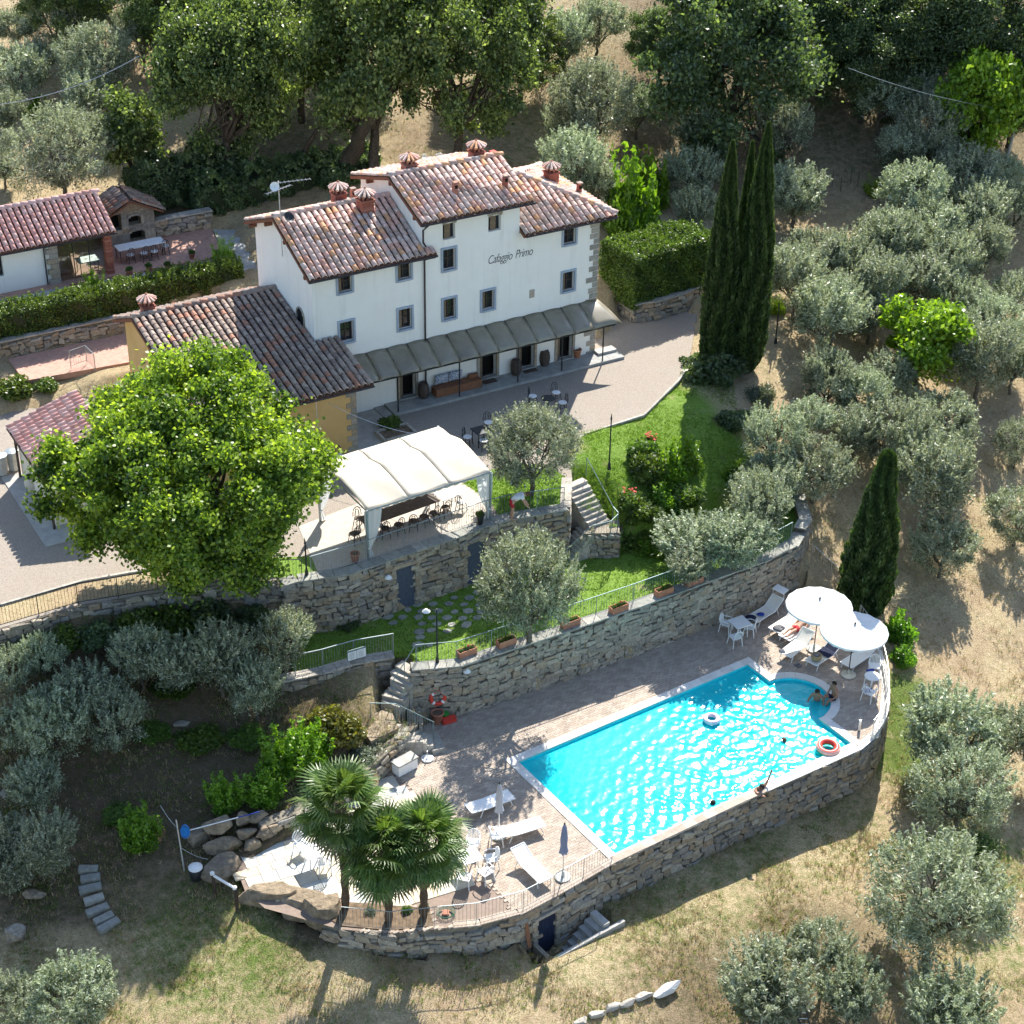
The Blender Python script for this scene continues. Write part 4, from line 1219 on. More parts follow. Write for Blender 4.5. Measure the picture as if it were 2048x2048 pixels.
# gutters and downpipes
gut = lambda a_, b_: MB().tube([a_, b_], .06, 6).build('gutter', M['gutter_metal'], house)
gut(L(-9.02, -.57, 12.62), L(-2.5, -.57, 12.62)); gut(L(-3.35, -.62, 14.28), L(2.72, -.62, 14.28)); gut(L(2.3, -.52, 12.60), L(7.45, -.52, 12.60))
MB().tube([L(-2.95, -.6, 14.25), L(-2.98, -.3, 14.0), L(-3.0, -.09, 13.8), L(-3.0, -.09, 13.2), L(-2.85, -.1, 12.95)], .045, 6).build('downpipe', M['gutter_metal'], house)
MB().tube([L(-2.62, -.58, 12.58), L(-2.75, -.3, 12.45), L(-2.95, -.09, 12.3), L(-2.97, -.09, 5.3)], .045, 6).build('downpipe', M['gutter_metal'], house)
for k_ in range(9):   # rafter ends under the left gable
    pass
for v_ in (.0, 2.2, 4.4, 6.4): MB().box((-8.83, v_, (14.28 - .405 * abs(v_ - 3.4) - .26) - hz), (.4, .14, .16)).build('rafter', M['roof_wood'], house)
for v_ in (.2, 2.7, 5.2): MB().box((-3.17, v_, (15.48 - .33 * abs(v_ - 2.8) - .26) - hz), (.36, .14, .16)).build('rafter', M['roof_wood'], house)
# lettering and plaque
fc = bpy.data.curves.new('lettering', 'FONT')
fc.body = 'Cafaggio Primo'; fc.size = .62; fc.shear = .32; fc.extrude = .006; fc.space_character = .92; fc.space_word = 1.5; fc.offset = -.009
fc.align_x = 'CENTER'; fc.align_y = 'BOTTOM_BASELINE'
fc.materials.append(M['ink'])
lt = bpy.data.objects.new('lettering', fc); COL.objects.link(lt); lt.parent = house
bpy.context.view_layer.update()
lt.scale = (2.45 / max(.1, lt.dimensions.x), 1, 1)
_dg = bpy.context.evaluated_depsgraph_get()
_lm = bpy.data.meshes.new_from_object(lt.evaluated_get(_dg))
_sx = lt.scale.x
bpy.data.objects.remove(lt); bpy.data.curves.remove(fc)
lt = link_mesh('lettering', _lm, house, scale=(_sx, 1, 1))
lt.location = (1.7, -.012, 11.36 - hz); lt.rotation_euler = (R(90), 0, 0)
MB().box((2.95, -.01, 9.3 - hz), (.27, .05, .42)).build('plaque', M['plaque_stone'], house)

# chimneys
def chimney(root, s, v, z0, hz_, w=.62, sh=.9, round_cap=True, dark=False):
    c = empty('chimney', (s, v, z0 - hz_)); c.parent = root
    b = MB(); n = max(3, int((sh + .4) / .085))
    for k_ in range(n):
        b.box((0, 0, -.4 + (k_ + .5) * (sh + .4) / n), (w - (.012 if k_ % 2 else 0), w - (.012 if k_ % 2 else 0), (sh + .4) / n))
    b.build('shaft', M['brick_red'], c)
    MB().box((0, 0, sh + .03), (w + .1, w + .1, .06)).build('collar', M['brick_red'], c)
    lan = MB(); lh = .23
    for t_ in range(8):
        a_ = t_ * math.pi / 4
        lan.box((w * .4 * math.cos(a_), w * .4 * math.sin(a_), sh + .06 + lh / 2), (.09, .09, lh), a_)
    lan.build('lantern', M['brick_red'], c)
    MB().box((0, 0, sh + .06 + lh / 2), (w * .42, w * .42, lh)).build('flue', M['interior_dark'], c)
    R_ = w * .78; zt = sh + .06 + lh
    cap = MB(); nseg = 12
    cap.lathe([(R_ * .96, zt - .02), (R_, zt), (R_ * .5, zt + .13), (.05, zt + .24)], n=nseg)
    cap.build('cap', M['tile_pan'], c)
    for t_ in range(nseg):
        a_ = t_ * 2 * math.pi / nseg
        m_ = Vector((math.cos(a_), math.sin(a_), 0))
        MB().tube([m_ * R_ * 1.03 + Vector((0, 0, zt + .02)), m_ * R_ * .5 + Vector((0, 0, zt + .15)), m_ * .04 + Vector((0, 0, zt + .27))], [.075, .06, .03], 6).build('cap_tile', M['tile_house'], c)
    MB().lathe([(.06, zt + .24), (.075, zt + .29), (.03, zt + .34)], n=8).build('finial', M['terracotta'], c)
    return c
def vent(root, s, v, z0, hz_):
    c = empty('roof_vent', (s, v, z0 - hz_)); c.parent = root
    MB().tube([(0, 0, -.2), (0, 0, .62)], .2, 4, r1=.15).build('flue_pot', M['brick_red'], c)
    MB().box((0, -.05, .66), (.26, .26, .06)).build('cap', M['tile_old'], c)
    MB().box((0, -.13, .45), (.12, .08, .16)).build('opening', M['interior_dark'], c)
    return c
def hit(fx, fy, v0, z0, m):
    """house coordinates where a picture point meets the roof plane z = z0 + m (v - v0)"""
    r = ray(fx, fy); O = Vector((0, 0, CAM_H))
    vo = (O - H0).dot(HV); k = (z0 + m * (vo - v0) - CAM_H) / (r.z - m * r.dot(HV))
    p_ = O + r * k
    return (p_ - H0).dot(HU), (p_ - H0).dot(HV), p_.z
S1 = 520 / 1932 / PK; S2 = 600 / 1932 / PK
f1 = lambda x, y: (480 / PK + x * S1, 260 / PK + y * S1)
f2 = lambda x, y: (820 / PK + x * S2, 260 / PK + y * S2)
s_, v_, z_ = hit(*f1(940, 612), 3.4, 14.28, .405); chimney(house, s_, v_ + .1, z_, hz, .62, .6)
chimney(house, -5.3, 4.15, 13.97, hz, .58, .6)
chimney(house, -1.9, 3.45, 15.28, hz, .6, .38)
chimney(house, 1.72, 3.45, 15.26, hz, .6, .4)
chimney(house, 6.0, 3.5, 13.25, hz, .58, .58)
for q_ in ((290, 420), (612, 375)):
    s_, v_, z_ = hit(*f2(*q_), 2.8, 15.48, .334); vent(house, s_, v_, z_, hz)
vent(house, 6.85, 2.2, 12.92, hz); vent(house, -4.0, 5.4, 13.5, hz)

# television aerial on the left gable
an = empty('aerial', hw(-8.78, 3.0, 12.5), HA, 'television aerial and white dish on a mast above the left gable', 'antenna')
MB().tube([(0, 0, 0), (0, 0, 3.7)], .025, 6).build('mast', M['antenna_metal'], an)
for z_, ang_, L_ in ((3.3, .35, 1.5), (3.62, -.15, 1.6)):
    b = MB(); dx, dy = math.cos(ang_), math.sin(ang_)
    x0 = -.75 if z_ < 3.5 else -.1
    b.tube([(x0 * dx, x0 * dy, z_), ((x0 + L_) * dx, (x0 + L_) * dy, z_)], .014, 5)
    for k_ in range(9):
        t_ = x0 + L_ * k_ / 8
        b.tube([(t_ * dx - .14 * -dy, t_ * dy - .14 * dx, z_), (t_ * dx + .14 * -dy, t_ * dy + .14 * dx, z_)], .008, 4)
    b.build('boom', M['antenna_metal'], an)
MB().lathe([(.02, 0), (.14, .02), (.22, .07)], n=14, caps=False).build('dish', M['plastic_white'], an, loc=(-.22, -.1, 3.5), rot=(R(60), 0, R(-30)))
sd = MB().lathe([(.02, 0), (.16, .02), (.27, .08)], n=14, caps=False).build('dish', M['iron'], an, loc=(.25, -.35, 2.0), rot=(R(50), 0, R(20)))

# ------------------------------------------------------------------ porch: canopy, posts, paved step
por, _ = hroot('porch_canopy', 0, -.7, Z_YARD, 'long grey-brown sheet canopy on thin posts along the house front', 'canopy')
z_in, z_out, v_out = 8.18 - Z_YARD, 7.40 - Z_YARD, -1.5
seam = np.linspace(-7.15, 6.75, 14)
for i in range(13):
    a_, b_ = seam[i], seam[i + 1]
    da = lambda s: .55 * (s + 7.15) / 13.9 if False else 0
    def fn(u_, w_, a_=a_, b_=b_, last=(i == 12)):
        x0 = a_ + (b_ - a_) * u_
        x = x0 + (.55 * w_ * u_ if last else 0)
        z = z_in + (z_out - z_in) * w_ + .05 * math.sin(math.pi * u_) + .06 * math.sin(math.pi * w_)
        return Vector((x, .68 + (v_out - .02) * w_, z))
    up_ = MB().grid(fn, 4, 5)
    o_ = up_.build('canopy_sheet', M['canopy_sheet'], por, True)
    sm = o_.modifiers.new('thickness', 'SOLIDIFY'); sm.thickness = .012
    if i: MB().tube([(a_, .68, z_in + .02), (a_, .68 + v_out * .5, (z_in + z_out) / 2 + .07), (a_, .68 + v_out, z_out + .02)], .018, 5).build('seam', M['iron'], por)
MB().box((0, .68 + v_out + .06, z_out - .05), (13.9, .05, .07)).build('beam', M['iron'], por)
for x in (-4.95, -1.63, 1.63, 4.15, 6.55):
    po = MB().tube([(x, -.35, .02), (x, -.35, z_out + .12)], .035, 8).build('post', M['iron'], por)
    MB().tube([(0 + x, -.35, z_out - .15), (x + .14, -.55, z_out + .02)], .015, 5).build('bracket', M['iron'], po)
pst, _ = hroot('porch_paving', 0, -.6, Z_YARD, 'grey stone step along the foot of the white house front', 'step')
for i in range(16):
    a_, b_ = -5.2 + 13.0 * i / 16, -5.2 + 13.0 * (i + 1) / 16
    MB().box(((a_ + b_) / 2, .02, .07), (b_ - a_ - .012, 1.18, .14)).build('slab', M['porch_stone'], pst)
MB().box((7.2, .35, .2), (1.1, .5, .14)).build('corner_slab', M['concrete'], pst)
MB().box((-5.5, .1, .04), (.5, 1.0, .08)).build('side_step', M['porch_stone'], pst)

# ------------------------------------------------------------------ yellow annex
annex, _ = hroot('annex', -11.5, 0, hz, 'low ochre annex with a weathered tile roof joined to the left gable', 'house')
ox = 11.5
mb = MB()
A = lambda s, v, z: (s + ox, v, z - hz)
ga_ = lambda *pp: mb.add([A(*p_) for p_ in pp], [tuple(range(len(pp)))])
ga_((-15.4, -3.25, hz), (-8.15, -3.25, hz), (-8.15, -3.25, 8.4), (-15.4, -3.25, 8.4))
ga_((-15.4, 7.0, hz), (-15.4, -3.25, hz), (-15.4, -3.25, 8.45), (-15.4, 4.4, 10.05), (-15.4, 7.0, 9.0))
ga_((-8.15, -3.25, hz), (-8.15, 0, hz), (-8.15, 0, 9.1), (-8.15, -3.25, 8.45))
ga_((-8.65, 7.0, hz), (-15.4, 7.0, hz), (-15.4, 7.0, 9.0), (-8.65, 7.0, 9.0))
mb.build('wall', M['plaster_yellow'], annex)
def aslope(s0, s1, ve, ze, vr, zr, seed):
    sgn = 1 if vr > ve else -1
    a_, b_ = (s0, s1) if sgn > 0 else (s1, s0)
    pts_ = [Vector(A(a_, ve, ze)), Vector(A(b_, ve, ze)), Vector(A(b_, vr, zr)), Vector(A(a_, vr, zr))]
    rf = roof_slab(annex, pts_, .16)
    u_ = Vector((0, vr - ve, zr - ze))
    return rf, slope_tiles(roof_frame(pts_[0], Vector((sgn, 0, 0)), u_), abs(s1 - s0), u_.length, 'tile_old', seed=seed)
z0a = 8.58 + (0 + 3.75) * .207
rfA, ia = aslope(-15.85, -8.66, -3.75, 8.58, 4.4, 10.27, 31)
rfA2, ia2 = aslope(-8.66, -7.45, -3.75, 8.58, -.03, z0a - .006, 32)
rfA3, ia3 = aslope(-15.85, -8.66, 7.5, 8.95, 4.4, 10.27, 33)
put_pieces(rfA, 'tile', rank(ia, annex), 260, 'tile_field'); put_pieces(rfA2, 'tile', rank(ia2, annex), 40, 'tile_field'); put_pieces(rfA3, 'tile', rank(ia3, annex), 0, 'tile_field')
ridge_tiles(annex, None, Vector(A(-15.85, 4.4, 10.30)), Vector(A(-8.7, 4.4, 10.30)), 'tile_old', rfA)
MB().tube([A(-15.85, -3.82, 8.5), A(-7.45, -3.82, 8.5)], .055, 6).build('gutter', M['gutter_metal'], annex)
chimney(annex, -14.85 + ox, 5.0, 9.95, hz, .56, .55)
for k_ in range(12):
    w_ = .28 if k_ % 2 else .5
    MB().box((-8.15 - w_ / 2 + .025 + ox, -3.13, .12 + k_ * .285), (w_, .3, .255)).build('quoin', M['quoin_stone'], annex)
ap = sheet('annex_paving', [tuple(hw(s, v)[:2]) for s, v in ((-8.1, -3.6), (-5.4, -3.2), (-5.2, -.1), (-8.1, -.1))], Z_YARD + .03, M['concrete'])

# ------------------------------------------------------------------ outbuilding at the upper left with a glazed veranda
z_p = 7.25
sheet('upper_patio', [tuple(hw(s, v)[:2]) for s, v in ((-26, 15.9), (-12.5, 15.9), (-7.0, 15.7), (-6.2, 19.6), (-13, 21.5), (-26, 21.5))], z_p + .012, M['brick_paving'], thick=.5)
sheet('upper_drive', [tuple(hw(s, v)[:2]) for s, v in ((-30, 13.6), (-6.0, 13.4), (-5.0, 19.0), (-6.1, 19.6), (-7.0, 15.85), (-12.5, 15.95), (-30, 15.95))], z_p, M['concrete'], thick=.6)
kb = empty('patio_kerb', hw(-12, 15.85, z_p), HA, 'dark brick kerb along the red patio beside the oven', 'kerb')
for i in range(16): MB().box((-3.2 + i * .5, -.02 - .013 * i, .03), (.48, .14, .1)).build('kerb_stone', M['brick_paving'], kb)
out, _ = hroot('outbuilding', -16, 17, z_p, 'long white outbuilding with clean pink tiles and a brick corner pillar', 'house')
ox2, oy2 = 16, -17
B = lambda s, v, z: (s + ox2, v + oy2, z)
mb = MB()
wall_panel(mb, -25 + ox2, -15.85 + ox2, 0, 2.35, [(-19.9 + ox2, -18.55 + ox2, .95, 2.1)], 16.55 + oy2, .25)
mb.add([B(-15.85, 16.55, 0), B(-15.85, 21.2, 0), B(-15.85, 21.2, 2.35), B(-15.85, 16.55, 2.35)], [(0, 1, 2, 3)])
mb.add([B(-25, 21.2, 0), B(-12.9, 21.2, 0), B(-12.9, 21.2, 2.35), B(-25, 21.2, 2.35)], [(3, 2, 1, 0)])
mb.build('wall', M['plaster_white'], out)
w = empty('window', B(-19.22, 16.55, .95)); w.parent = out
MB().box((0, .2, .57), (1.35, .02, 1.15)).build('pane', M['glass'], w)
gr = MB()
for k_ in range(5): gr.tube([(-.55 + .27 * k_, .02, 0), (-.55 + .27 * k_, .02, 1.15)], .015, 4)
for k_ in range(4): gr.tube([(-.67, .02, .15 + .28 * k_), (.67, .02, .15 + .28 * k_)], .012, 4)
gr.build('grille', M['iron'], w)
for k_ in range(8): MB().box(B(-15.95 + (.03 if k_ % 2 else -.05), 16.5, .14 + .28 * k_), (.42 if k_ % 2 else .6, .2, .26)).build('quoin', M['quoin_stone'], out)
for k_ in range(24):
    MB().box(B(-13.05, 16.45, .05 + k_ * .095), (.36, .36, .088), .0).build('brick_course', M['brick_red'], out)
vg = empty('glazing', B(-14.45, 16.6, 0)); vg.parent = out
t = NT('clear_glass'); tr = t.node('ShaderNodeBsdfTransparent'); tr.inputs[0].default_value = (.75, .82, .80, 1)
gl = t.node('ShaderNodeBsdfGlossy'); gl.inputs['Roughness'].default_value = .02
mx = t.node('ShaderNodeMixShader'); mx.inputs[0].default_value = .13; t.link(tr.outputs[0], mx.inputs[1]); t.link(gl.outputs[0], mx.inputs[2]); t.link(mx.outputs[0], t.out.inputs[0])
for k_ in range(3):
    MB().box((-.83 + .83 * k_, 0, 1.1), (.8, .02, 2.15)).build('pane', M['clear_glass'], vg)
    MB().box((-1.24 + .83 * k_, 0, 1.1), (.04, .05, 2.2)).build('mullion', M['iron'], vg)
zr, ze = 3.55, 2.38
def oslope(s0, s1, ve, vr, seed):
    sgn = 1 if vr > ve else -1
    a_, b_ = (s0, s1) if sgn > 0 else (s1, s0)
    pts_ = [Vector(B(a_, ve, ze)), Vector(B(b_, ve, ze)), Vector(B(b_, vr, zr)), Vector(B(a_, vr, zr))]
    rf = roof_slab(out, pts_, .14)
    u_ = Vector((0, vr - ve, zr - ze))
    return rf, slope_tiles(roof_frame(pts_[0], Vector((sgn, 0, 0)), u_), abs(s1 - s0), u_.length, 'tile_new', seed=seed)
ro1, io1 = oslope(-22, -12.6, 16.1, 18.8, 41); ro2, io2 = oslope(-22, -12.6, 21.5, 18.8, 42)
put_pieces(ro1, 'tile', rank(io1, out), 280, 'tile_field'); put_pieces(ro2, 'tile', rank(io2, out), 0, 'tile_field')
ridge_tiles(out, None, Vector(B(-22, 18.8, zr + .03)), Vector(B(-12.6, 18.8, zr + .03)), 'tile_new', ro1)
MB().tube([B(-22, 16.04, ze - .08), B(-12.6, 16.04, ze - .08)], .05, 6).build('gutter', M['gutter_metal'], out)
MB().tube([B(-16.35, 16.06, ze - .1), B(-16.4, 16.45, ze - .35), B(-16.4, 16.46, .05)], .04, 6).build('downpipe', M['gutter_metal'], out)

# stone oven with a tiled gable roof
ov, _ = hroot('stone_oven', -10.7, 20.6, z_p, 'stone pizza oven under a dark tiled gable roof beside the patio', 'oven')
b = MB()
wall_panel(b, -1.35, 1.35, 0, 1.85, [(-.1, .75, .05, .62), (-.1, .6, 1.0, 1.5), (-1.3, -.5, .85, 1.75)], -.9, .6)
b.add([(-1.35, -.9, 1.85), (1.35, -.9, 1.85), (0, -.9, 2.45)], [(0, 1, 2)])
b.box((0, .55, 1.0), (2.7, 1.2, 2.0))
b.build('body', M['wall_stone'], ov)
for x, z, r in ((.33, .62, .42), (.25, 1.5, .33)):
    for k_ in range(9):
        t_ = math.pi * (k_ + .5) / 9
        MB().box((0, 0, 0), (.1, .1, .14)).build('brick', M['quoin_stone'], ov, loc=(x + r * math.cos(t_), -.93, z - .12 + r * .45 * math.sin(t_) + .1), rot=(0, -t_ + math.pi / 2, 0))
MB().box((.3, -.35, .35), (.8, .02, .6)).build('wood_store', M['interior_dark'], ov); MB().box((.25, -.35, 1.25), (.7, .02, .5)).build('oven_mouth', M['interior_dark'], ov); MB().box((-.9, -.35, 1.3), (.8, .02, .9)).build('grill_recess', M['interior_dark'], ov)
ovi = []
for sg in (-1, 1):
    pts_ = [Vector((sg * 1.75, -1.4, 1.68)), Vector((sg * 1.75, 1.1, 1.68)), Vector((0, 1.1, 2.6)), Vector((0, -1.4, 2.6))]
    if sg < 0: pts_ = [pts_[1], pts_[0], pts_[3], pts_[2]]
    rf = roof_slab(ov, pts_, .1)
    e_ = (pts_[1] - pts_[0]); u_ = (pts_[3] - pts_[0])
    put_pieces(rf, 'tile', rank(slope_tiles(roof_frame(pts_[0], e_, u_), e_.length, u_.length, 'tile_old', seed=50 + sg), ov), 60, 'tile_field')
stone_wall('oven_wall', 'low shaded stone wall running right from the oven', [tuple(hw(-9.3, 19.75)[:2]), tuple(hw(-6.0, 19.75)[:2])], z_p + .95, z_p - .1, 1, .5, 'wall_stone', seed=61, limit=60)

# shed at the left edge with a tiled slope
shd = empty('shed', hw(-21.5, -1, hz), HA, 'small tiled shed at the left edge beside the big tree', 'shed')
b = MB()
b.box((.55, .3, 1.2), (2.9, 5.0, 2.4))
b.build('wall', M['plaster_cream'], shd)
pts_ = [Vector((-1.2, 2.9, 2.5)), Vector((-1.2, -2.6, 2.5)), Vector((2.0, -2.6, 3.5)), Vector((2.0, 2.9, 3.5))]
rf = roof_slab(shd, pts_, .12)
e_ = pts_[1] - pts_[0]; u_ = pts_[3] - pts_[0]
put_pieces(rf, 'tile', rank(slope_tiles(roof_frame(pts_[0], e_, u_), e_.length, u_.length, 'tile_new', seed=71), shd), 170, 'tile_field')
MB().tube([(-1.25, 2.9, 2.42), (-1.25, -2.6, 2.42)], .05, 6).build('gutter', M['gutter_metal'], shd)
for y in (-2.4, 2.6): MB().tube([(-1.05, y, 0), (-1.05, y, 2.4)], .06, 8).build('post', M['dark_wood'], shd)
sheet('shed_paving', [tuple(hw(s, v)[:2]) for s, v in ((-23.3, -4.6), (-19.0, -4.6), (-19.0, 2), (-23.3, 2))], Z_YARD + .05, M['concrete'], thick=.1)
# retaining wall below the long hedge
stone_wall('hedge_wall', 'low stone wall under the long hedge left of the house', [tuple(hw(-26, 12.1)[:2]), tuple(hw(-8.8, 12.1)[:2])], 6.75, 5.6, 1, .5, 'wall_stone', seed=62, limit=160, cap=True)
sheet('hedge_bank', [tuple(hw(s, v)[:2]) for s, v in ((-28, 12.2), (-6, 12.2), (-6, 13.5), (-28, 13.7))], 6.78, M['soil'], thick=.5)
sheet('brick_path', [tuple(hw(s, v)[:2]) for s, v in ((-20, 9.2), (-9, 8.2), (-9, 11.9), (-20, 11.9))], 5.9, M['brick_paving'], thick=.3)
# ------------------------------------------------------------------ plants
def leaf_quads(C, hl, hw_, rng, up=0.0, axis=None, jit=.35):
    """rhombic leaves at C; axis = preferred long axis"""
    n = len(C)
    a = rng.normal(size=(n, 3))
    if axis is not None: a = axis + a * jit
    a[:, 2] += up
    a /= np.linalg.norm(a, axis=1, keepdims=True)
    b = np.cross(a, rng.normal(size=(n, 3)))
    b /= np.linalg.norm(b, axis=1, keepdims=True) + 1e-9
    s = rng.uniform(.7, 1.3, (n, 1))
    V = np.stack([C - a * hl * s, C + b * hw_ * s, C + a * hl * s, C - b * hw_ * s], 1).reshape(-1, 3)
    F = np.arange(n * 4).reshape(n, 4)
    return V, F
def limb(mb, p, q, r0, r1, rnd, n=5, wob=.12):
    p = Vector(p); q = Vector(q); L_ = (q - p).length
    pts = []; rs = []
    for i in range(n + 1):
        t_ = i / n
        w_ = Vector((rnd.uniform(-1, 1), rnd.uniform(-1, 1), rnd.uniform(-.5, .5))) * (wob * L_ * math.sin(math.pi * t_) * .6)
        pts.append(p.lerp(q, t_) + w_); rs.append(r0 + (r1 - r0) * t_)
    mb.tube(pts, rs, 6)
    return pts
def tree_variant(seed, rad, hgt, trunk_h, nclump, nleaf, hl, hw_, leafm, barkm, clump_r=.5, trunk_r=.15, shell=.55, up=0.0, flat=1.0, lean=(0, 0), shoots=0, nlimb=6, squash=.8):
    """returns (trunk mesh, crown mesh); crown = clumps of leaves spread through an uneven volume"""
    rng = np.random.default_rng(seed); rnd = random.Random(seed)
    cz = (trunk_h + hgt) / 2; rz = (hgt - trunk_h) / 2
    cen = []; lob = [(rng.normal(size=3), rng.uniform(.6, 1.3)) for _ in range(7)]
    while len(cen) < nclump:
        d = rng.normal(size=3); d /= np.linalg.norm(d)
        f_ = 1.0
        for ld, lf in lob:
            f_ += .22 * (lf - .95) * 5 * max(0, d @ ld / np.linalg.norm(ld)) ** 3
        r_ = (shell + (1 - shell) * rng.random() ** .6) * f_
        p_ = np.array([d[0] * rad * r_ + lean[0], d[1] * rad * r_ + lean[1], cz + d[2] * rz * r_])
        if d[2] < -.55 and rng.random() < .5: continue
        cen.append(p_)
    cen = np.array(cen)
    per = nleaf // nclump
    C = []; T = []
    for c in cen:
        k = int(per * rng.uniform(.6, 1.4)); rr = clump_r * rng.uniform(.65, 1.3)
        g_ = rng.normal(size=(k, 3)) * (rr * .55)
        g_[:, 2] *= squash
        C.append(c + g_); T.append(np.clip(rng.normal(.45, .3, k) + rng.normal(0, .14), 0, 1))
    if shoots:
        for _ in range(shoots):
            d = rng.normal(size=3); d[2] = abs(d[2]) * .8 + .2; d /= np.linalg.norm(d)
            b0 = np.array([d[0] * rad * .9 + lean[0], d[1] * rad * .9 + lean[1], cz + d[2] * rz * .9])
            Ls = rng.uniform(.45, 1.1) * .75; dd = d * .6 + np.array([0, 0, .7]); dd /= np.linalg.norm(dd)
            k = 30; t_ = rng.random((k, 1))
            C.append(b0 + dd * t_ * Ls + rng.normal(size=(k, 3)) * .05 * (1.2 - t_)); T.append(np.clip(rng.normal(.6, .2, k), 0, 1))
    C = np.concatenate(C); T = np.concatenate(T)
    V, F = leaf_quads(C, hl, hw_, rng, up)
    crown = np_mesh('crown', V, F, M[leafm], tint=T)
    mb = MB(); top = Vector((lean[0] * .6 + rnd.uniform(-.1, .1), lean[1] * .6, trunk_h * 1.05))
    limb(mb, (0, 0, -.3), top, trunk_r, trunk_r * .7, rnd, 5, .08)
    order = rng.permutation(len(cen))[:nlimb * 3]
    for i in order[:nlimb]:
        e = Vector(cen[i]); m_ = top.lerp(e, .55) + Vector((0, 0, .1))
        limb(mb, top - Vector((0, 0, .1)), m_, trunk_r * .5, trunk_r * .28, rnd, 3)
        limb(mb, m_, e, trunk_r * .28, .015, rnd, 3)
        for j in order[nlimb:nlimb * 3]:
            if (Vector(cen[j]) - m_).length < rad * .8: limb(mb, m_, Vector(cen[j]), trunk_r * .2, .012, rnd, 3)
    trunk = mb.mesh('trunk', M[barkm], True)
    return trunk, crown
def plant(name, label, cat, variant, loc, scale, rz, group=None, parts=('trunk', 'crown')):
    e = empty(name, loc, rz, label, cat, group)
    e.scale = scale if isinstance(scale, (tuple, list)) else (scale,) * 3
    for nm, me_ in zip(parts, variant):
        o = bpy.data.objects.new(nm, me_); COL.objects.link(o); o.parent = e
    return e
OLIVE_V = [tree_variant(100 + i, ra, hg, th, nc, int(nl * .8), .10, .027, 'leaf_olive', 'bark_olive', cr, .13, sh_, .15, shoots=nsh, nlimb=8, squash=sq)
           for i, (ra, hg, th, nc, nl, cr, sh_, nsh, sq) in enumerate(((1.75, 3.7, .9, 46, 12500, .40, .45, 110, 1.0), (1.95, 3.3, .8, 40, 11000, .44, .5, 130, .8), (1.6, 4.1, 1.1, 38, 10000, .38, .4, 120, 1.2),
                                                                        (1.85, 3.5, .7, 56, 14500, .38, .55, 100, .9), (1.7, 3.9, 1.0, 30, 8200, .42, .5, 150, 1.1), (2.0, 3.6, .9, 44, 10500, .36, .6, 130, 1.0), (1.7, 3.4, .8, 50, 13500, .42, .35, 110, .9)))]
OLIVE_B = [tree_variant(150 + i, ra, hg, th, nc, nl, .095, .025, 'leaf_olive', 'bark_olive', cr, .16, sh_, .15, shoots=nsh, nlimb=10, squash=sq)
           for i, (ra, hg, th, nc, nl, cr, sh_, nsh, sq) in enumerate(((2.5, 4.9, 1.0, 70, 17000, .46, .5, 150, 1.0), (2.6, 4.5, .9, 60, 15000, .5, .45, 170, .9), (2.4, 5.2, 1.1, 64, 15500, .44, .55, 160, 1.1)))]
RO = random.Random(77)
def olive(fx, fy, wpx, label, group='olive trees', tall=1.0):
    p = on_ground(fx, fy, 2.2 * (wpx / 105.0) * .9)
    w = wpx / px_per_m(p + Vector((0, 0, 2)))
    sc = max(.45, w / 3.05)
    i = RO.randrange(7); va = OLIVE_V[i]
    if sc > 1.12: va = OLIVE_B[i % 3]; sc *= 1.8 / 2.5
    return plant('olive_tree', label, 'olive tree', va, p, (sc, sc * RO.uniform(.88, 1.1), sc * RO.uniform(.86, 1.12) * tall), RO.uniform(0, 6.28), group)
GROVE = 'olive trees in the grove on the right slope'
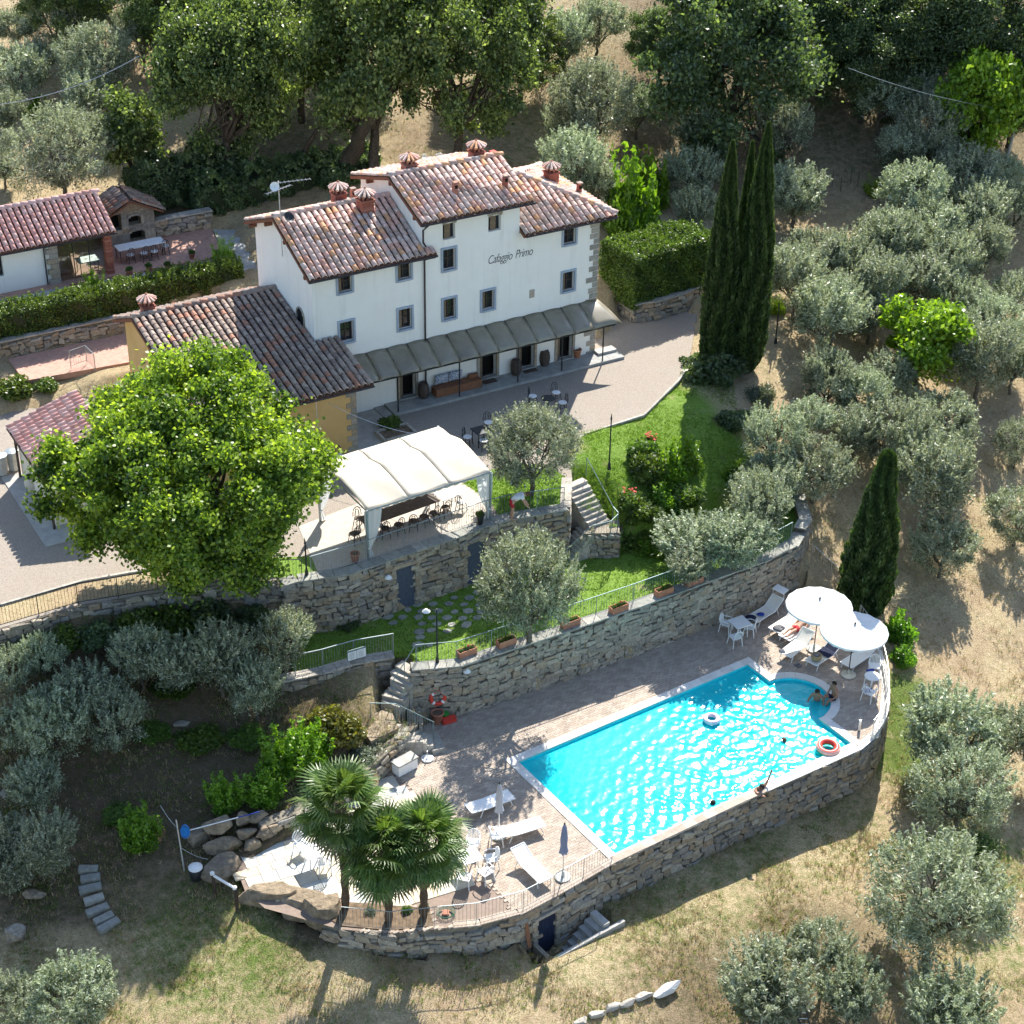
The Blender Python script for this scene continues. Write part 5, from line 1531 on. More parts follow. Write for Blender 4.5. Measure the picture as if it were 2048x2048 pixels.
for a in [
    (1312, 252, 100, 'olive tree on the dry slope just left of the tops of the tall cypresses'), (1478, 259, 92, 'olive tree right behind the tip of the tallest cypress'), (1305, 332, 90, 'dark rounded olive tree left of the cypress trio, above the white path edge'),
    (1312, 408, 82, 'small olive tree between the clipped hedge and the cypress trio'), (1500, 372, 108, 'wide olive tree with a bare leaning trunk right of the cypress trio'), (1585, 138, 82, 'olive tree at the right foot of the big dark oak'),
    (1660, 205, 92, 'olive tree above the sunny clearing with a dark trunk'), (1741, 194, 95, 'olive tree left of the bright tree by the utility pole'),
    (1705, 290, 88, 'olive tree with two bare trunks at the right side of the clearing'), (1758, 263, 118, 'broad silvery olive tree beside the clearing, in front of the bright tree'),
    (1116, 219, 145, 'large olive tree on the lawn behind the right end of the house'), (1070, 235, 90, 'dark olive tree touching the large olive behind the house'), (1202, 222, 78, 'thin pale olive tree in the shade right of the lawn behind the house'),
    (1078, 335, 110, 'olive tree rising behind the right-hand chimney'), (1125, 352, 85, 'low olive tree between the right roof and the bright laurel'), (1065, 99, 92, 'olive tree below the top edge right of the oaks'), (1126, 61, 80, 'greyish olive tree near the top edge, left of the big dark oak'),
    (102, 45, 98, 'olive tree with a forked dark trunk in the upper left corner'), (27, 62, 62, 'olive tree cut by the left edge near the top corner'), (34, 150, 102, 'olive tree under the power line at the left edge'), (181, 130, 132, 'wide olive tree under the power line near the ivy tree'),
    (219, 27, 92, 'olive tree at the top edge, left of the first oak'), (113, 290, 155, 'large olive tree above the pink outbuilding roof'), (4, 312, 72, 'olive tree cut by the left edge above the outbuilding'),
    (1005, 828, 152, 'olive tree on the lawn beside the pergola'), (1000, 1095, 178, 'wide olive tree on the middle lawn above the pool wall'),
    (1312, 985, 118, 'olive tree behind the railing at the right end of the middle lawn', 'olive trees', .76), (1390, 1012, 118, 'olive tree at the far right end of the pool wall', 'olive trees', .76), (1435, 955, 110, 'olive tree above the curve of the terrace wall'), (1300, 1058, 74, 'low spreading olive tree over the flower boxes of the pool wall', 'olive trees', .75),
    (1796, 1361, 152, 'dark-stemmed olive tree right of the pool deck'), (1824, 1458, 170, 'large shaggy olive tree on the slope right of the lower lawn'), (1905, 1385, 110, 'olive tree at the right edge level with the pool'),
    (1776, 1655, 218, 'largest olive tree on the lower right slope'), (1458, 1817, 172, 'olive tree below the white edging block at the bottom'), (1560, 1783, 105, 'olive tree at the top of the clump beside the ladder'), (1612, 1852, 122, 'olive tree right of the black ladder'),
    (1803, 1886, 165, 'olive tree at the bottom edge below the largest olive'),
    (15, 1560, 92, 'olive tree at the left edge above the stone garden steps'), (90, 1585, 100, 'thin upright olive tree left of the stone garden steps'), (12, 1640, 62, 'small olive tree cut by the left edge beside a stump'), (18, 1862, 95, 'olive tree in the lower left corner'), (134, 1850, 118, 'olive tree on the dry lawn at the lower left'),
    (160, 1290, 110, 'dark olive tree in the shade of the left slope'), (100, 1348, 118, 'sunlit olive tree on the shaded left slope'), (14, 1252, 75, 'olive tree at the left edge below the drive'), (18, 1358, 85, 'pale olive tree at the left edge of the shaded slope'),
    (538, 1205, 98, 'sparse olive tree left of the fence with the notices'), (412, 1228, 120, 'straggling olive tree in deep shade below the big tree'), (262, 1228, 96, 'shaded olive tree under the left railing'), (75, 1222, 72, 'small shaded olive tree below the left end of the railing'),
    (150, 8, 85, 'olive tree cut by the top edge near the upper left corner'), (268, 78, 92, 'olive tree between the wide olive and the upright oak'), (70, 108, 75, 'small olive tree under the cable at the upper left'), (12, 225, 75, 'small olive tree at the left edge above the broom'), (165, 212, 80, 'olive tree left of the ivy-covered tree'),
    (330, 1245, 105, 'olive tree in the darkest shade below the big tree'), (480, 1290, 95, 'thin shaded olive tree above the round brown bush'), (215, 1345, 95, 'shaded olive tree in the middle of the left bank'), (62, 1470, 95, 'olive tree on the bank above the rock outcrop'),
    (1782, 1022, 102, 'lone olive tree on bare ground right of the single cypress'), (1922, 974, 90, 'olive tree at the right edge above the bare track'), (1920, 840, 72, 'olive tree at the right edge beside a reddish bank')]:
    olive(*a)
rows = [[(1724, 380, 106), (1824, 349, 106), (1880, 345, 84)], [(1668, 452, 98), (1755, 439, 106), (1848, 415, 102), (1915, 402, 92)], [(1540, 492, 96), (1596, 498, 100), (1679, 470, 106), (1782, 498, 102), (1855, 480, 94)],
        [(1502, 546, 98), (1585, 567, 94), (1661, 553, 100), (1748, 539, 98), (1806, 562, 94)], [(1568, 625, 114), (1644, 592, 92), (1869, 608, 122), (1920, 560, 80)], [(1561, 718, 88), (1627, 749, 92), (1672, 712, 84), (1852, 686, 118), (1915, 690, 92)],
        [(1458, 825, 96), (1534, 797, 82), (1613, 818, 94), (1693, 825, 106), (1776, 797, 116)], [(1458, 898, 102), (1540, 880, 108), (1731, 870, 94), (1762, 918, 135)]]
ORD = ['first', 'second', 'third', 'fourth', 'fifth', 'sixth', 'seventh', 'eighth']
for ri, row in enumerate(rows):
    for ci, (a, b, c) in enumerate(row):
        olive(a, b, c, 'silvery olive tree in the right grove, %s row from the top, %s from the left' % (ORD[ri], ORD[ci]), GROVE)

# broadleaf trees
OAK_V = [tree_variant(200 + i, 4.7, 10.5, 2.4, 130, 52000, .105, .07, 'leaf_oak', 'bark', .72, .34, .45, nlimb=12) for i in range(3)]
DARK_V = [tree_variant(230 + i, 4.6, 10.5, 1.6, 140, 52000, .12, .075, 'leaf_dark', 'bark', .8, .32, .4, nlimb=8) for i in range(2)]
LIME_V = [tree_variant(250, 2.0, 4.2, .8, 42, 14000, .11, .075, 'leaf_lime', 'bark', .55, .12, .35, .3, shoots=10)]
def tree(kind, name, label, fx, fy, wpx, dz, group=None, zs=1.0, rz=None, cat='tree', ref=9.6):
    p = on_ground(fx, fy, dz)
    w = wpx / px_per_m(p + Vector((0, 0, dz)))
    sc = w / ref
    return plant(name, label, cat, kind, p, (sc, sc, sc * zs), RO.uniform(0, 6.28) if rz is None else rz, group)
OAKS = 'oak trees behind the house'; WOOD = 'trees of the dark wood'
tree(OAK_V[0], 'oak_tree', 'tall oak with an upright dark trunk behind the hedge and aerial', 420, 140, 300, 6.8, OAKS, 1.3)
tree(OAK_V[1], 'oak_tree', 'massive oak crown spreading above the left house roof', 700, 95, 330, 7.6, OAKS, 1.3)
tree(OAK_V[2], 'oak_tree', 'oak crown above the middle chimneys, right half of the oak group', 865, 105, 300, 6.8, OAKS, 1.25)
tree(OAK_V[1], 'oak_tree', 'oak at the top edge between the two tall trunks', 560, 40, 230, 6.0, OAKS)
tree(OAK_V[0], 'oak_tree', 'thin light oak at the top edge, right of the oak group', 985, 45, 170, 5.0, OAKS)
for a in ((330, -15, 190, 'oak top at the upper edge left of the upright oak'), (500, -25, 200, 'oak top at the upper edge above the upright oak'), (660, -30, 210, 'oak top at the upper edge above the massive oak'), (930, -15, 180, 'oak top at the upper edge right of the massive oak'), (120, -45, 170, 'oak top cut by the upper edge in the left corner')):
    tree(OAK_V[RO.randrange(3)], 'oak_tree', a[3], a[0], a[1], a[2], 5.0, OAKS, 1.1)
tree(DARK_V[0], 'oak_tree', 'huge dark green oak in front of the wood, left of the clearing', 1385, 95, 350, 6.2, WOOD, 1.05)
for a in ((1560, 20, 230, 'dark tree at the top edge directly right of the huge dark oak'), (1640, 85, 190, 'dark tree of the wood above the small clearing'), (1730, 40, 230, 'dark tree of the wood at the top edge near the pale grey one'),
          (1860, 55, 260, 'dark tree of the wood at the top right corner'), (1925, 130, 160, 'dark tree at the right edge above the bright tree'), (1250, 5, 120, 'dark tree at the top edge left of the huge dark oak')):
    tree(DARK_V[RO.randrange(2)], 'wood_tree', a[3], a[0], a[1], a[2], 5.0, WOOD)
tree(OLIVE_V[2], 'pale_tree', 'pale grey-green tree standing out against the dark wood', 1845, 62, 95, 6.0, None, 1.6, ref=3.7)
tree(LIME_V[0], 'bright_tree', 'bright green tree beside the utility pole at the right edge', 1850, 190, 175, 4.2, None, 1.25, ref=4.2)
tree(LIME_V[0], 'fig_tree', 'vivid yellow-green fig tree amid the grey olives', 1735, 658, 180, 2.2, None, .95, 1.0, ref=4.2)
IVY_V = tree_variant(260, 1.7, 6.2, .5, 46, 15000, .12, .085, 'leaf_oak', 'bark', .6, .2, .3, .2, shoots=10)
tree(IVY_V, 'ivy_tree', 'upright dark green ivy-covered tree behind the stone oven', 245, 245, 120, 3.4, None, 1.0, ref=3.8)
# leaning trunk of the great oak, seen below its crown
p0 = on_ground(640, 322); q0 = at(725, 175, 14.5)
ln = MB(); limb(ln, (0, 0, -.3), tuple((q0 - p0)), .55, .3, random.Random(4), 6, .06)
lt_ = ln.build('bare_tree', M['bark'], None, True, loc=p0); tag(lt_, 'thick dark trunk leaning right behind the left chimneys', 'tree')
p1_ = on_ground(548, 318); q1 = at(600, 240, 11.5)
ln = MB(); limb(ln, (0, 0, -.3), tuple((q1 - p1_)), .18, .12, random.Random(5), 6, .06)
lt_ = ln.build('bare_tree', M['bark'], None, True, loc=p1_); tag(lt_, 'thin slanting stem between the upright oak and the leaning trunk', 'tree')

# the big maple in front of the annex
def dome_tree(seed, rx, rz_, cz, nclump, nleaf, hl, hw_, leafm, clump_r, low=-.75):
    rng = np.random.default_rng(seed); rnd = random.Random(seed)
    C = []; T = []; cen = []
    lob = rng.normal(size=(22, 3)); lob /= np.linalg.norm(lob, axis=1, keepdims=True)
    while len(cen) < nclump:
        d = rng.normal(size=3); d /= np.linalg.norm(d)
        if d[2] < low: continue
        f_ = .70 + .38 * max(0, np.max(lob @ d)) ** 9
        r_ = (.5 + .5 * rng.random() ** .4) * f_
        taper = 1.0 if d[2] > 0 else 1.0 - .12 * (-d[2])
        cen.append(np.array([d[0] * rx * r_ * taper, d[1] * rx * r_ * taper, cz + d[2] * rz_ * r_]))
    per = nleaf // nclump
    for c in cen:
        k = int(per * rng.uniform(.6, 1.4)); rr = clump_r * rng.uniform(.6, 1.35)
        g_ = rng.normal(size=(k, 3)) * (rr * .55); g_[:, 2] *= .75
        C.append(c + g_); T.append(np.clip(rng.normal(.52, .28, k) + rng.normal(0, .18), 0, 1))
    C = np.concatenate(C); T = np.concatenate(T)
    V, F = leaf_quads(C, hl, hw_, rng)
    crown = np_mesh('crown', V, F, M[leafm], tint=T)
    mb = MB(); top = Vector((0, 0, cz * .45))
    limb(mb, (0, 0, -.3), top, .42, .32, rnd)
    for i in range(16):
        e = Vector(cen[i]); m_ = top.lerp(e, .5)
        limb(mb, top, m_, .18, .1, rnd, 4); limb(mb, m_, e, .1, .02, rnd, 4)
    return mb.mesh('trunk', M['bark'], True), crown
MAPLE = dome_tree(300, 5.35, 5.0, 5.0, 320, 165000, .09, .068, 'leaf_maple', .56)
pm_ = on_ground(355, 905, 5.0)
plant('maple_tree', 'huge round bright green tree in front of the ochre annex', 'tree', MAPLE, pm_, (1, .92, 1), .6)

# cypresses
def cypress_variant(seed, h, r, prof):
    rng = np.random.default_rng(seed); n = 34000
    t_ = rng.random(n) ** .85
    rad = np.interp(t_, [a for a, b in prof], [b for a, b in prof]) * r
    th = rng.uniform(0, 2 * math.pi, n)
    ridge = 1 + .10 * np.sin(th * 7 + 3 * np.sin(t_ * 9)) + .06 * np.sin(th * 13 + t_ * 31) + .05 * np.sin(t_ * 60 + th * 3)
    rr = rad * ridge * (1 - .28 * rng.random(n) ** 2)
    C = np.stack([rr * np.cos(th), rr * np.sin(th), t_ * h], 1)
    ax = np.stack([.35 * np.cos(th), .35 * np.sin(th), np.ones(n)], 1)
    V, F = leaf_quads(C, .13, .04, rng, 0, ax, .22)
    T = np.clip(rng.normal(.45, .2, n) + .22 * np.sin(th * 7 + 3 * np.sin(t_ * 9)), 0, 1)
    crown = np_mesh('crown', V, F, M['leaf_cypress'], tint=T)
    core = MB().lathe([(b * r * .80 + .005, a * h * .985) for a, b in prof], n=14).mesh('inner_foliage', M['leaf_cypress'], True)
    trunk = MB().tube([(0, 0, -.3), (0, 0, h * .3)], .16, 8).mesh('trunk', M['bark'], True)
    return trunk, crown, core
PROF_T = [(0, .55), (.06, .85), (.2, 1.0), (.45, .92), (.7, .62), (.88, .32), (.97, .12), (1, .02)]
PROF_C = [(0, .72), (.08, .95), (.25, 1.0), (.5, .82), (.75, .52), (.92, .33), (.985, .2), (1, .03)]
CY = [cypress_variant(310 + i, 1.0 * h, r, PROF_T) for i, (h, r) in enumerate(((12.0, .80), (12.9, .88), (11.2, .45)))]
pc = ('trunk', 'crown', 'inner_foliage')
for var, (fx, fy), rot, lab in ((CY[0], (1346, 690), .2, 'left one of three tall cypresses by the gravel yard'), (CY[1], (1406, 690), 1.2, 'right and tallest one of three cypresses by the gravel yard'), (CY[2], (1384, 655), 2.0, 'slim middle one of three cypresses by the gravel yard')):
    p = at(fx, fy, 4.95); p.z = 4.8
    e = plant('cypress', lab, 'cypress', var, p, 1.0, rot, 'three tall cypresses', pc)
    e.rotation_euler = (0, R(.5), 0)
CY3 = cypress_variant(320, 8.3, 1.15, PROF_C)
p = at(1625, 1150, -.3)
e = plant('cypress', 'single stout cypress rising behind the white parasols', 'cypress', CY3, p, 1.0, .3, None, pc)
e.rotation_euler = (0, R(2.0), 0)

# hedges and shrubs
def shell_points(n, rng, fn):
    return fn(n, rng)
def hedge_box(name, label, a, b, w, z0, h, n, leafm, seed=1, hl=.055, hw_=.036, up=.2, rough=.12, cat='hedge', n_sh=0):
    """clipped hedge between ground points a and b"""
    rng = np.random.default_rng(seed)
    a = Vector((a[0], a[1], 0)); b = Vector((b[0], b[1], 0)); Lh = (b - a).length; ang = math.atan2(b.y - a.y, b.x - a.x)
    sA = np.array([Lh * w, Lh * h * 2, w * h * 2]); sA = sA / sA.sum()
    face = rng.choice(3, n, p=sA)
    u = rng.random(n); v = rng.random(n); sg = rng.choice([-1, 1], n)
    x = np.where(face == 2, np.where(sg > 0, Lh, 0), u * Lh); y = np.where(face == 1, sg * w / 2, (v - .5) * w); z = np.where(face == 0, h, np.where(face == 1, v * h, u * h))
    y = np.where(face == 2, (v - .5) * w, y)
    dpt = rng.random(n) ** 1.6 * .22
    x = np.where(face == 2, x - sg * dpt, x); y = np.where(face == 1, y - sg * dpt, y); z = np.where(face == 0, z - dpt, z)
    bump_ = rough * (np.sin(x * 2.3 + seed) * np.sin(z * 3.1 + y) + .6 * np.sin(x * 5.7 + z * 4.4))
    y = y + np.where(face == 1, sg * bump_, 0); z = z + np.where(face == 0, bump_ + rough * rng.random(n) * 1.2, 0)
    C = np.stack([x, y, z], 1)
    T = np.clip(rng.normal(.5, .22, n) + .15 * np.sin(x * 3 + z * 2), 0, 1)
    if n_sh:
        q = rng.random(n_sh) * Lh; qy = (rng.random(n_sh) - .5) * w * .9
        for i in range(n_sh):
            k = 16; tt = rng.random(k)
            C = np.concatenate([C, np.stack([q[i] + rng.normal(0, .035, k) + tt * .06, qy[i] + rng.normal(0, .035, k), h + tt * rng.uniform(.2, .45)], 1)]); T = np.concatenate([T, np.clip(rng.normal(.75, .15, k), 0, 1)])
    V, F = leaf_quads(C, hl, hw_, rng, up)
    e = empty(name, (a.x, a.y, z0), ang, label, cat)
    link_mesh('foliage', np_mesh('foliage', V, F, M[leafm], tint=T), e)
    MB().box((Lh / 2, 0, h / 2 - .08), (Lh - .3, w - .34, h - .22)).build('inner_foliage', M['leaf_cypress'], e)
    return e
def shrub_variant(seed, n, hl, hw_, leafm, up=.2, nclump=14, squash=.8, shoots=0, ncl_r=.36):
    rng = np.random.default_rng(seed); C = []; T = []
    for i in range(nclump):
        d = rng.normal(size=3); d /= np.linalg.norm(d); d[2] = abs(d[2])
        c = d * np.array([.68, .68, .62]) * rng.uniform(.4, 1.0); k = n // nclump
        g_ = rng.normal(size=(k, 3)); g_ /= np.linalg.norm(g_, axis=1, keepdims=True); g_ *= (rng.random((k, 1)) ** .4) * ncl_r * rng.uniform(.7, 1.3); g_[:, 2] *= squash
        C.append(c + g_ + np.array([0, 0, .12])); T.append(np.clip(rng.normal(.5, .2, k) + rng.normal(0, .12), 0, 1))
    for i in range(shoots):
        th, rr = rng.uniform(0, 6.28), rng.uniform(0, .75); k = 46; tt = rng.random(k); hh = rng.uniform(.8, 1.5)
        ox_, oy_ = rr * math.cos(th), rr * math.sin(th)
        C.append(np.stack([ox_ * (1 + .25 * tt) + rng.normal(0, .05, k), oy_ * (1 + .25 * tt) + rng.normal(0, .05, k), .2 + tt * hh], 1)); T.append(np.clip(rng.normal(.6, .18, k), 0, 1))
    C = np.concatenate(C); C[:, 2] = np.abs(C[:, 2]); T = np.concatenate(T)
    V, F = leaf_quads(C, hl, hw_, rng, up)
    st_ = MB(); rnd = random.Random(seed)
    for i in range(7): limb(st_, (0, 0, -.1), (rnd.uniform(-.5, .5), rnd.uniform(-.5, .5), .6), .035, .012, rnd, 3)
    return st_.mesh('stems', M['bark'], True), np_mesh('foliage', V, F, M[leafm], tint=T)
SH = {'green': shrub_variant(400, 5200, .075, .045, 'leaf_hedge', .3, 18), 'laurel': shrub_variant(401, 5200, .085, .045, 'leaf_laurel', .4, 16, .9, 14), 'rust': shrub_variant(402, 6200, .07, .035, 'leaf_rust', .5, 20, .9),
      'laven': shrub_variant(403, 4200, .075, .018, 'leaf_lavender', .6, 16), 'spire': shrub_variant(404, 3800, .075, .038, 'leaf_laurel', .6, 12, .8, 34), 'dark': shrub_variant(405, 5000, .09, .05, 'leaf_dark', .2, 18), 'lime': shrub_variant(406, 5200, .075, .02, 'leaf_lime', .9, 18, .95, 26, .3)}
def shrub(kind, label, fx, fy, wpx, zs=1.0, name='shrub', group=None, z=None, rz=None, cat='shrub'):
    p = on_ground(fx, fy, 0) if z is None else at(fx, fy, z)
    sc = wpx / px_per_m(p) / 2.0
    return plant(name, label, cat, SH[kind], p, (sc, sc, sc * zs), RO.uniform(0, 6.28) if rz is None else rz, group, ('stems', 'foliage'))
hedge_box('long_hedge', 'long clipped green hedge on the wall left of the house', hw(-26, 12.95)[:2], hw(-7.2, 12.95)[:2], 1.35, 6.75, 1.35, 38000, 'leaf_hedge', 1, n_sh=420)
pa = at(1140, 535, 6.2); pb = at(1308, 545, 6.2)
hb0, hb1 = at(1152, 590, 5.9), at(1312, 560, 5.6)
hedge_box('box_hedge', 'tall block of clipped hedge right of the house corner', (hb0.x + .3, hb0.y + 1.5), (hb1.x + .2, hb1.y + 1.9), 3.0, 5.9, 2.9, 40000, 'leaf_hedge', 2, .06, .038, rough=.1, n_sh=120)
stone_wall('corner_wall', 'rounded stone wall under the clipped hedge right of the house', [tuple(at(*q, 5.1)[:2]) for q in ((1128, 545), (1150, 580), (1195, 608), (1240, 603), (1290, 588), (1322, 572))], 6.15, 5.0, 1, .45, 'wall_stone', seed=63, limit=120)
shrub('laurel', 'sunlit bright laurel bush behind the clipped hedge', 1190, 440, 130, 1.7)
shrub('laurel', 'bright laurel bush between the roof and the upper lawn', 1225, 385, 90, 1.6)
shrub('laurel', 'small bright laurel at the right eave of the house', 1165, 425, 80, 1.3)
hedge_box('dark_hedge', 'dark mass of bushes between the oven and the house', hw(-6.5, 21.3)[:2], hw(4.5, 21.0)[:2], 2.0, 7.6, 1.9, 15000, 'leaf_dark', 3, .11, .065, rough=.3)
hedge_box('dark_thicket', 'dark thicket behind the oven below the first oak', hw(-9.5, 22.5)[:2], hw(-3, 23.3)[:2], 2.2, 7.9, 2.2, 12000, 'leaf_dark', 4, .11, .065, rough=.35)
for a in [('lime', 'feathery pale green ball topiary at the end of the long hedge', 423, 500, 62, 1.15, 'topiary'), ('lime', 'feathery pale green ball topiary in front of the veranda', 176, 548, 58, .95, 'topiary'),
          ('rust', 'round olive-brown bush beside the lower stone stairs', 632, 1395, 145, .95, 'round_shrub'), ('spire', 'bright green upright bush left of the round brown bush', 545, 1455, 120, 1.0, 'upright_shrub'),
          ('spire', 'spiky green shrub with tall shoots on the shaded bank', 425, 1520, 85, 1.1, 'upright_shrub'), ('spire', 'leafy shrub with spires between bank and boulders', 500, 1510, 95, .9, 'upright_shrub'), ('spire', 'separate green shrub near the pool net pole', 268, 1595, 95, 1.05, 'upright_shrub'),
          ('laven', 'grey lavender mound above the patio wall', 690, 1430, 90, .7, 'lavender'), ('laven', 'grey-green lavender mound beside the upright bush', 600, 1470, 70, .7, 'lavender'),
          ('green', 'dark rounded shrub below the lamp post on the slope', 1225, 905, 105, 1.0, 'shrub'), ('laurel', 'sunlit green shrub beside the cypress shadow', 1290, 890, 80, 1.25, 'shrub'), ('green', 'green shrub on the slope left of the cypress shadow', 1190, 960, 75, .9, 'shrub'),
          ('green', 'low green shrub above the stair landing wall', 1200, 1020, 80, .8, 'shrub'), ('laurel', 'bright shrub by the red flowers on the slope', 1250, 950, 70, .9, 'shrub'), ('laurel', 'bright green tuft under the olives above the terrace wall', 1385, 905, 60, .9, 'shrub'),
          ('laven', 'grey shrub beside the upper stair rail', 1150, 965, 75, .8, 'shrub'), ('dark', 'dark ivy mound at the foot of the cypress trio', 1345, 715, 130, .75, 'ivy_mound'), ('dark', 'dark bush left of the cypress feet', 1310, 690, 70, .8, 'ivy_mound'),
          ('laven', 'pale bush on the right side of the cypress feet', 1432, 760, 75, 1.2, 'shrub'), ('laven', 'second pale bush below the cypress feet', 1445, 815, 70, 1.0, 'shrub'), ('dark', 'shaded bush in the cypress shadow', 1385, 800, 80, .8, 'shrub'),
          ('laurel', 'green bush outside the curved pool parapet', 1695, 1205, 75, 1.2, 'shrub'), ('laurel', 'low green bush beside the round end of the pool deck', 1702, 1250, 60, .9, 'shrub'),
          ('dark', 'dark shrub at the foot of the pergola wall', 655, 1185, 50, .9, 'shrub'), ('green', 'flowering bush in the bed beside the porch end', 738, 806, 58, .7, 'shrub'), ('green', 'bush at the left edge below the brick path', 30, 745, 90, .8, 'shrub'),
          ('green', 'yellowish shrub beside the brick path railing', 90, 735, 60, .7, 'shrub'), ('laurel', 'yellow-green broom on the dry bank at the upper left', 70, 218, 60, .8, 'shrub'), ('lime', 'yellow-green scrub beside the clearing tree', 1650, 365, 60, .7, 'shrub'), ('lime', 'sunlit yellow bush at the right edge of the clearing', 1815, 265, 50, 1.3, 'shrub'),
          ('lime', 'yellow-green bush at the feet of the tall cypresses', 1465, 590, 45, 1.1, 'shrub'), ('green', 'dark green bush behind the clearing tree', 1770, 330, 90, .8, 'shrub'), ('green', 'dark weedy patch under the bottom olives', 1440, 1895, 130, .45, 'shrub'), ('green', 'green undergrowth right of the largest olive', 1850, 1600, 80, .4, 'shrub'),
          ('green', 'rounded shrub below the red flowers of the planted slope', 1215, 870, 85, 1.0, 'shrub'), ('laurel', 'tall bright shrub in the middle of the planted slope', 1262, 905, 85, 1.3, 'shrub'), ('green', 'dense green shrub at the lower right of the planted slope', 1290, 960, 95, .9, 'shrub'), ('green', 'spreading shrub behind the stair landing', 1215, 985, 90, .8, 'shrub'), ('laurel', 'light green ground cover above the short stone wall', 1235, 1035, 100, .5, 'shrub'),
          ('dark', 'dark scrub under the railing left of the big tree', 180, 1205, 110, .7, 'shrub'), ('green', 'shaded scrub below the drive at the foot of the big tree', 330, 1185, 130, .7, 'shrub'), ('dark', 'dark scrub on the bank right of the big tree foot', 470, 1175, 100, .7, 'shrub'), ('green', 'low weeds on the shaded bank between the olives', 330, 1300, 110, .35, 'shrub'), ('green', 'weeds at the foot of the shaded bank near the slab steps', 230, 1540, 90, .35, 'shrub'),
          ('dark', 'dark scrub at the far left foot of the drive wall', 60, 1228, 100, .8, 'shrub'), ('green', 'scrub below the drive wall near the left edge', 122, 1222, 95, .8, 'shrub'), ('green', 'scrub hiding the drive wall left of the big tree', 262, 1192, 110, .8, 'shrub'), ('dark', 'scrub at the foot of the drive wall under the big tree', 395, 1170, 110, .8, 'shrub'), ('green', 'low bramble patch on the open part of the bank', 380, 1400, 120, .35, 'shrub'), ('green', 'bramble patch above the green spires', 470, 1395, 100, .4, 'shrub'),
          ('green', 'weeds beside the pale stones of the bank', 290, 1385, 100, .3, 'shrub'), ('dark', 'dark bush in front of the oak trunks', 560, 330, 110, .8, 'shrub'), ('dark', 'dark bush behind the left chimneys', 640, 345, 100, .8, 'shrub'), ('green', 'scrub at the top edge of the upper left slope', 310, 25, 110, .7, 'shrub'),
          ('spire', 'tall leafy bush between the brown bush and the palms', 590, 1440, 95, 1.1, 'upright_shrub'),
          ('green', 'small plant in the bed between the palm trunks', 768, 1720, 26, .9, 'shrub'), ('laven', 'grey tuft in the palm bed', 700, 1722, 30, .8, 'shrub'), ('dark', 'small dark bush right of the palm bed', 800, 1715, 26, .9, 'shrub')]:
    shrub(a[0], a[1], a[2], a[3], a[4], a[5], a[6])

# palms
def frond_mesh(seed, R_=.62, n=26, mat='leaf_palm'):
    rng = np.random.default_rng(seed); V = []; F = []; T = []
    def q(a_, b_, c_, d_, t_):
        k = len(V); V.extend([a_, b_, c_, d_]); F.append((k, k + 1, k + 2, k + 3)); T.append(t_)
    w_ = np.array([0, .012, 0])
    pet = .7
    q(np.array([0, -.012, 0]), np.array([0, .012, 0]), np.array([pet, .010, .06]), np.array([pet, -.010, .06]), .4)
    for i in range(n):
        th = -2.3 + 4.6 * (i + .5) / n
        L_ = R_ * (1 - .18 * abs(th) / 2.3) * rng.uniform(.92, 1.05)
        d = np.array([math.cos(th), math.sin(th), .10 * math.cos(th * 2)]); s_ = np.array([-math.sin(th), math.cos(th), 0]) * .026
        o_ = np.array([pet, 0, .06]); m_ = o_ + d * L_ * .62; e_ = o_ + d * L_ + np.array([0, 0, -.16 * L_ - .1 * rng.random()])
        t_ = float(np.clip(rng.normal(.5, .2), 0, 1))
        q(o_ + s_ * .2, o_ - s_ * .2, m_ - s_, m_ + s_, t_); q(m_ + s_, m_ - s_, e_ - s_ * .15, e_ + s_ * .15, t_)
    return np_mesh('frond', np.array(V), np.array(F), M[mat], tint=T)
leaf_mat('leaf_dead', (.10, .075, .04), (.19, .14, .075), (.30, .23, .13), .2)
FR = [frond_mesh(500 + i) for i in range(3)]; FD = [frond_mesh(510, .55, 20, 'leaf_dead')]
def palm(label, fx, fy, h, sc, seed, nf=38):
    rnd = random.Random(seed)
    p = at(fx, fy, 0.0)
    e = empty('palm', p, rnd.uniform(0, 6.28), label, 'palm', 'fan palms on the patio')
    mb = MB(); pts_ = [(math.sin(i * .5) * .03, 0, h * i / 12) for i in range(13)]
    mb.tube(pts_, [.13 + (.035 if i % 2 else 0) + (.05 if i > 9 else 0) for i in range(13)], 9)
    mb.build('trunk', M['bark_palm'], e, True)
    fib = MB()
    for i in range(60):
        a_ = rnd.uniform(0, 6.28); z_ = h * rnd.uniform(.55, .98); fib.tube([(.13 * math.cos(a_), .13 * math.sin(a_), z_), (.26 * math.cos(a_), .26 * math.sin(a_), z_ + rnd.uniform(-.1, .22))], .02, 4)
    fib.build('leaf_bases', M['bark_palm'], e)
    for i in range(nf):
        k = i / nf
        el = R(78 - 150 * k + rnd.uniform(-8, 8)); az = i * 2.39996 + rnd.uniform(-.2, .2)
        dead = k > .8
        o = bpy.data.objects.new('frond', rnd.choice(FD if dead else FR)); COL.objects.link(o); o.parent = e
        s_ = sc * rnd.uniform(.88, 1.1)
        o.matrix_basis = Matrix.Translation((0, 0, h - .1 - .25 * k)) @ Matrix.Rotation(az, 4, 'Z') @ Matrix.Rotation(-el, 4, 'Y') @ Matrix.Rotation(rnd.uniform(-.4, .4), 4, 'X') @ Matrix.Diagonal((s_, s_, s_, 1))
    return e
palm('tallest fan palm, with a bare trunk, left of the other two palms', 652, 1712, 4.9, 1.4, 1, 56)
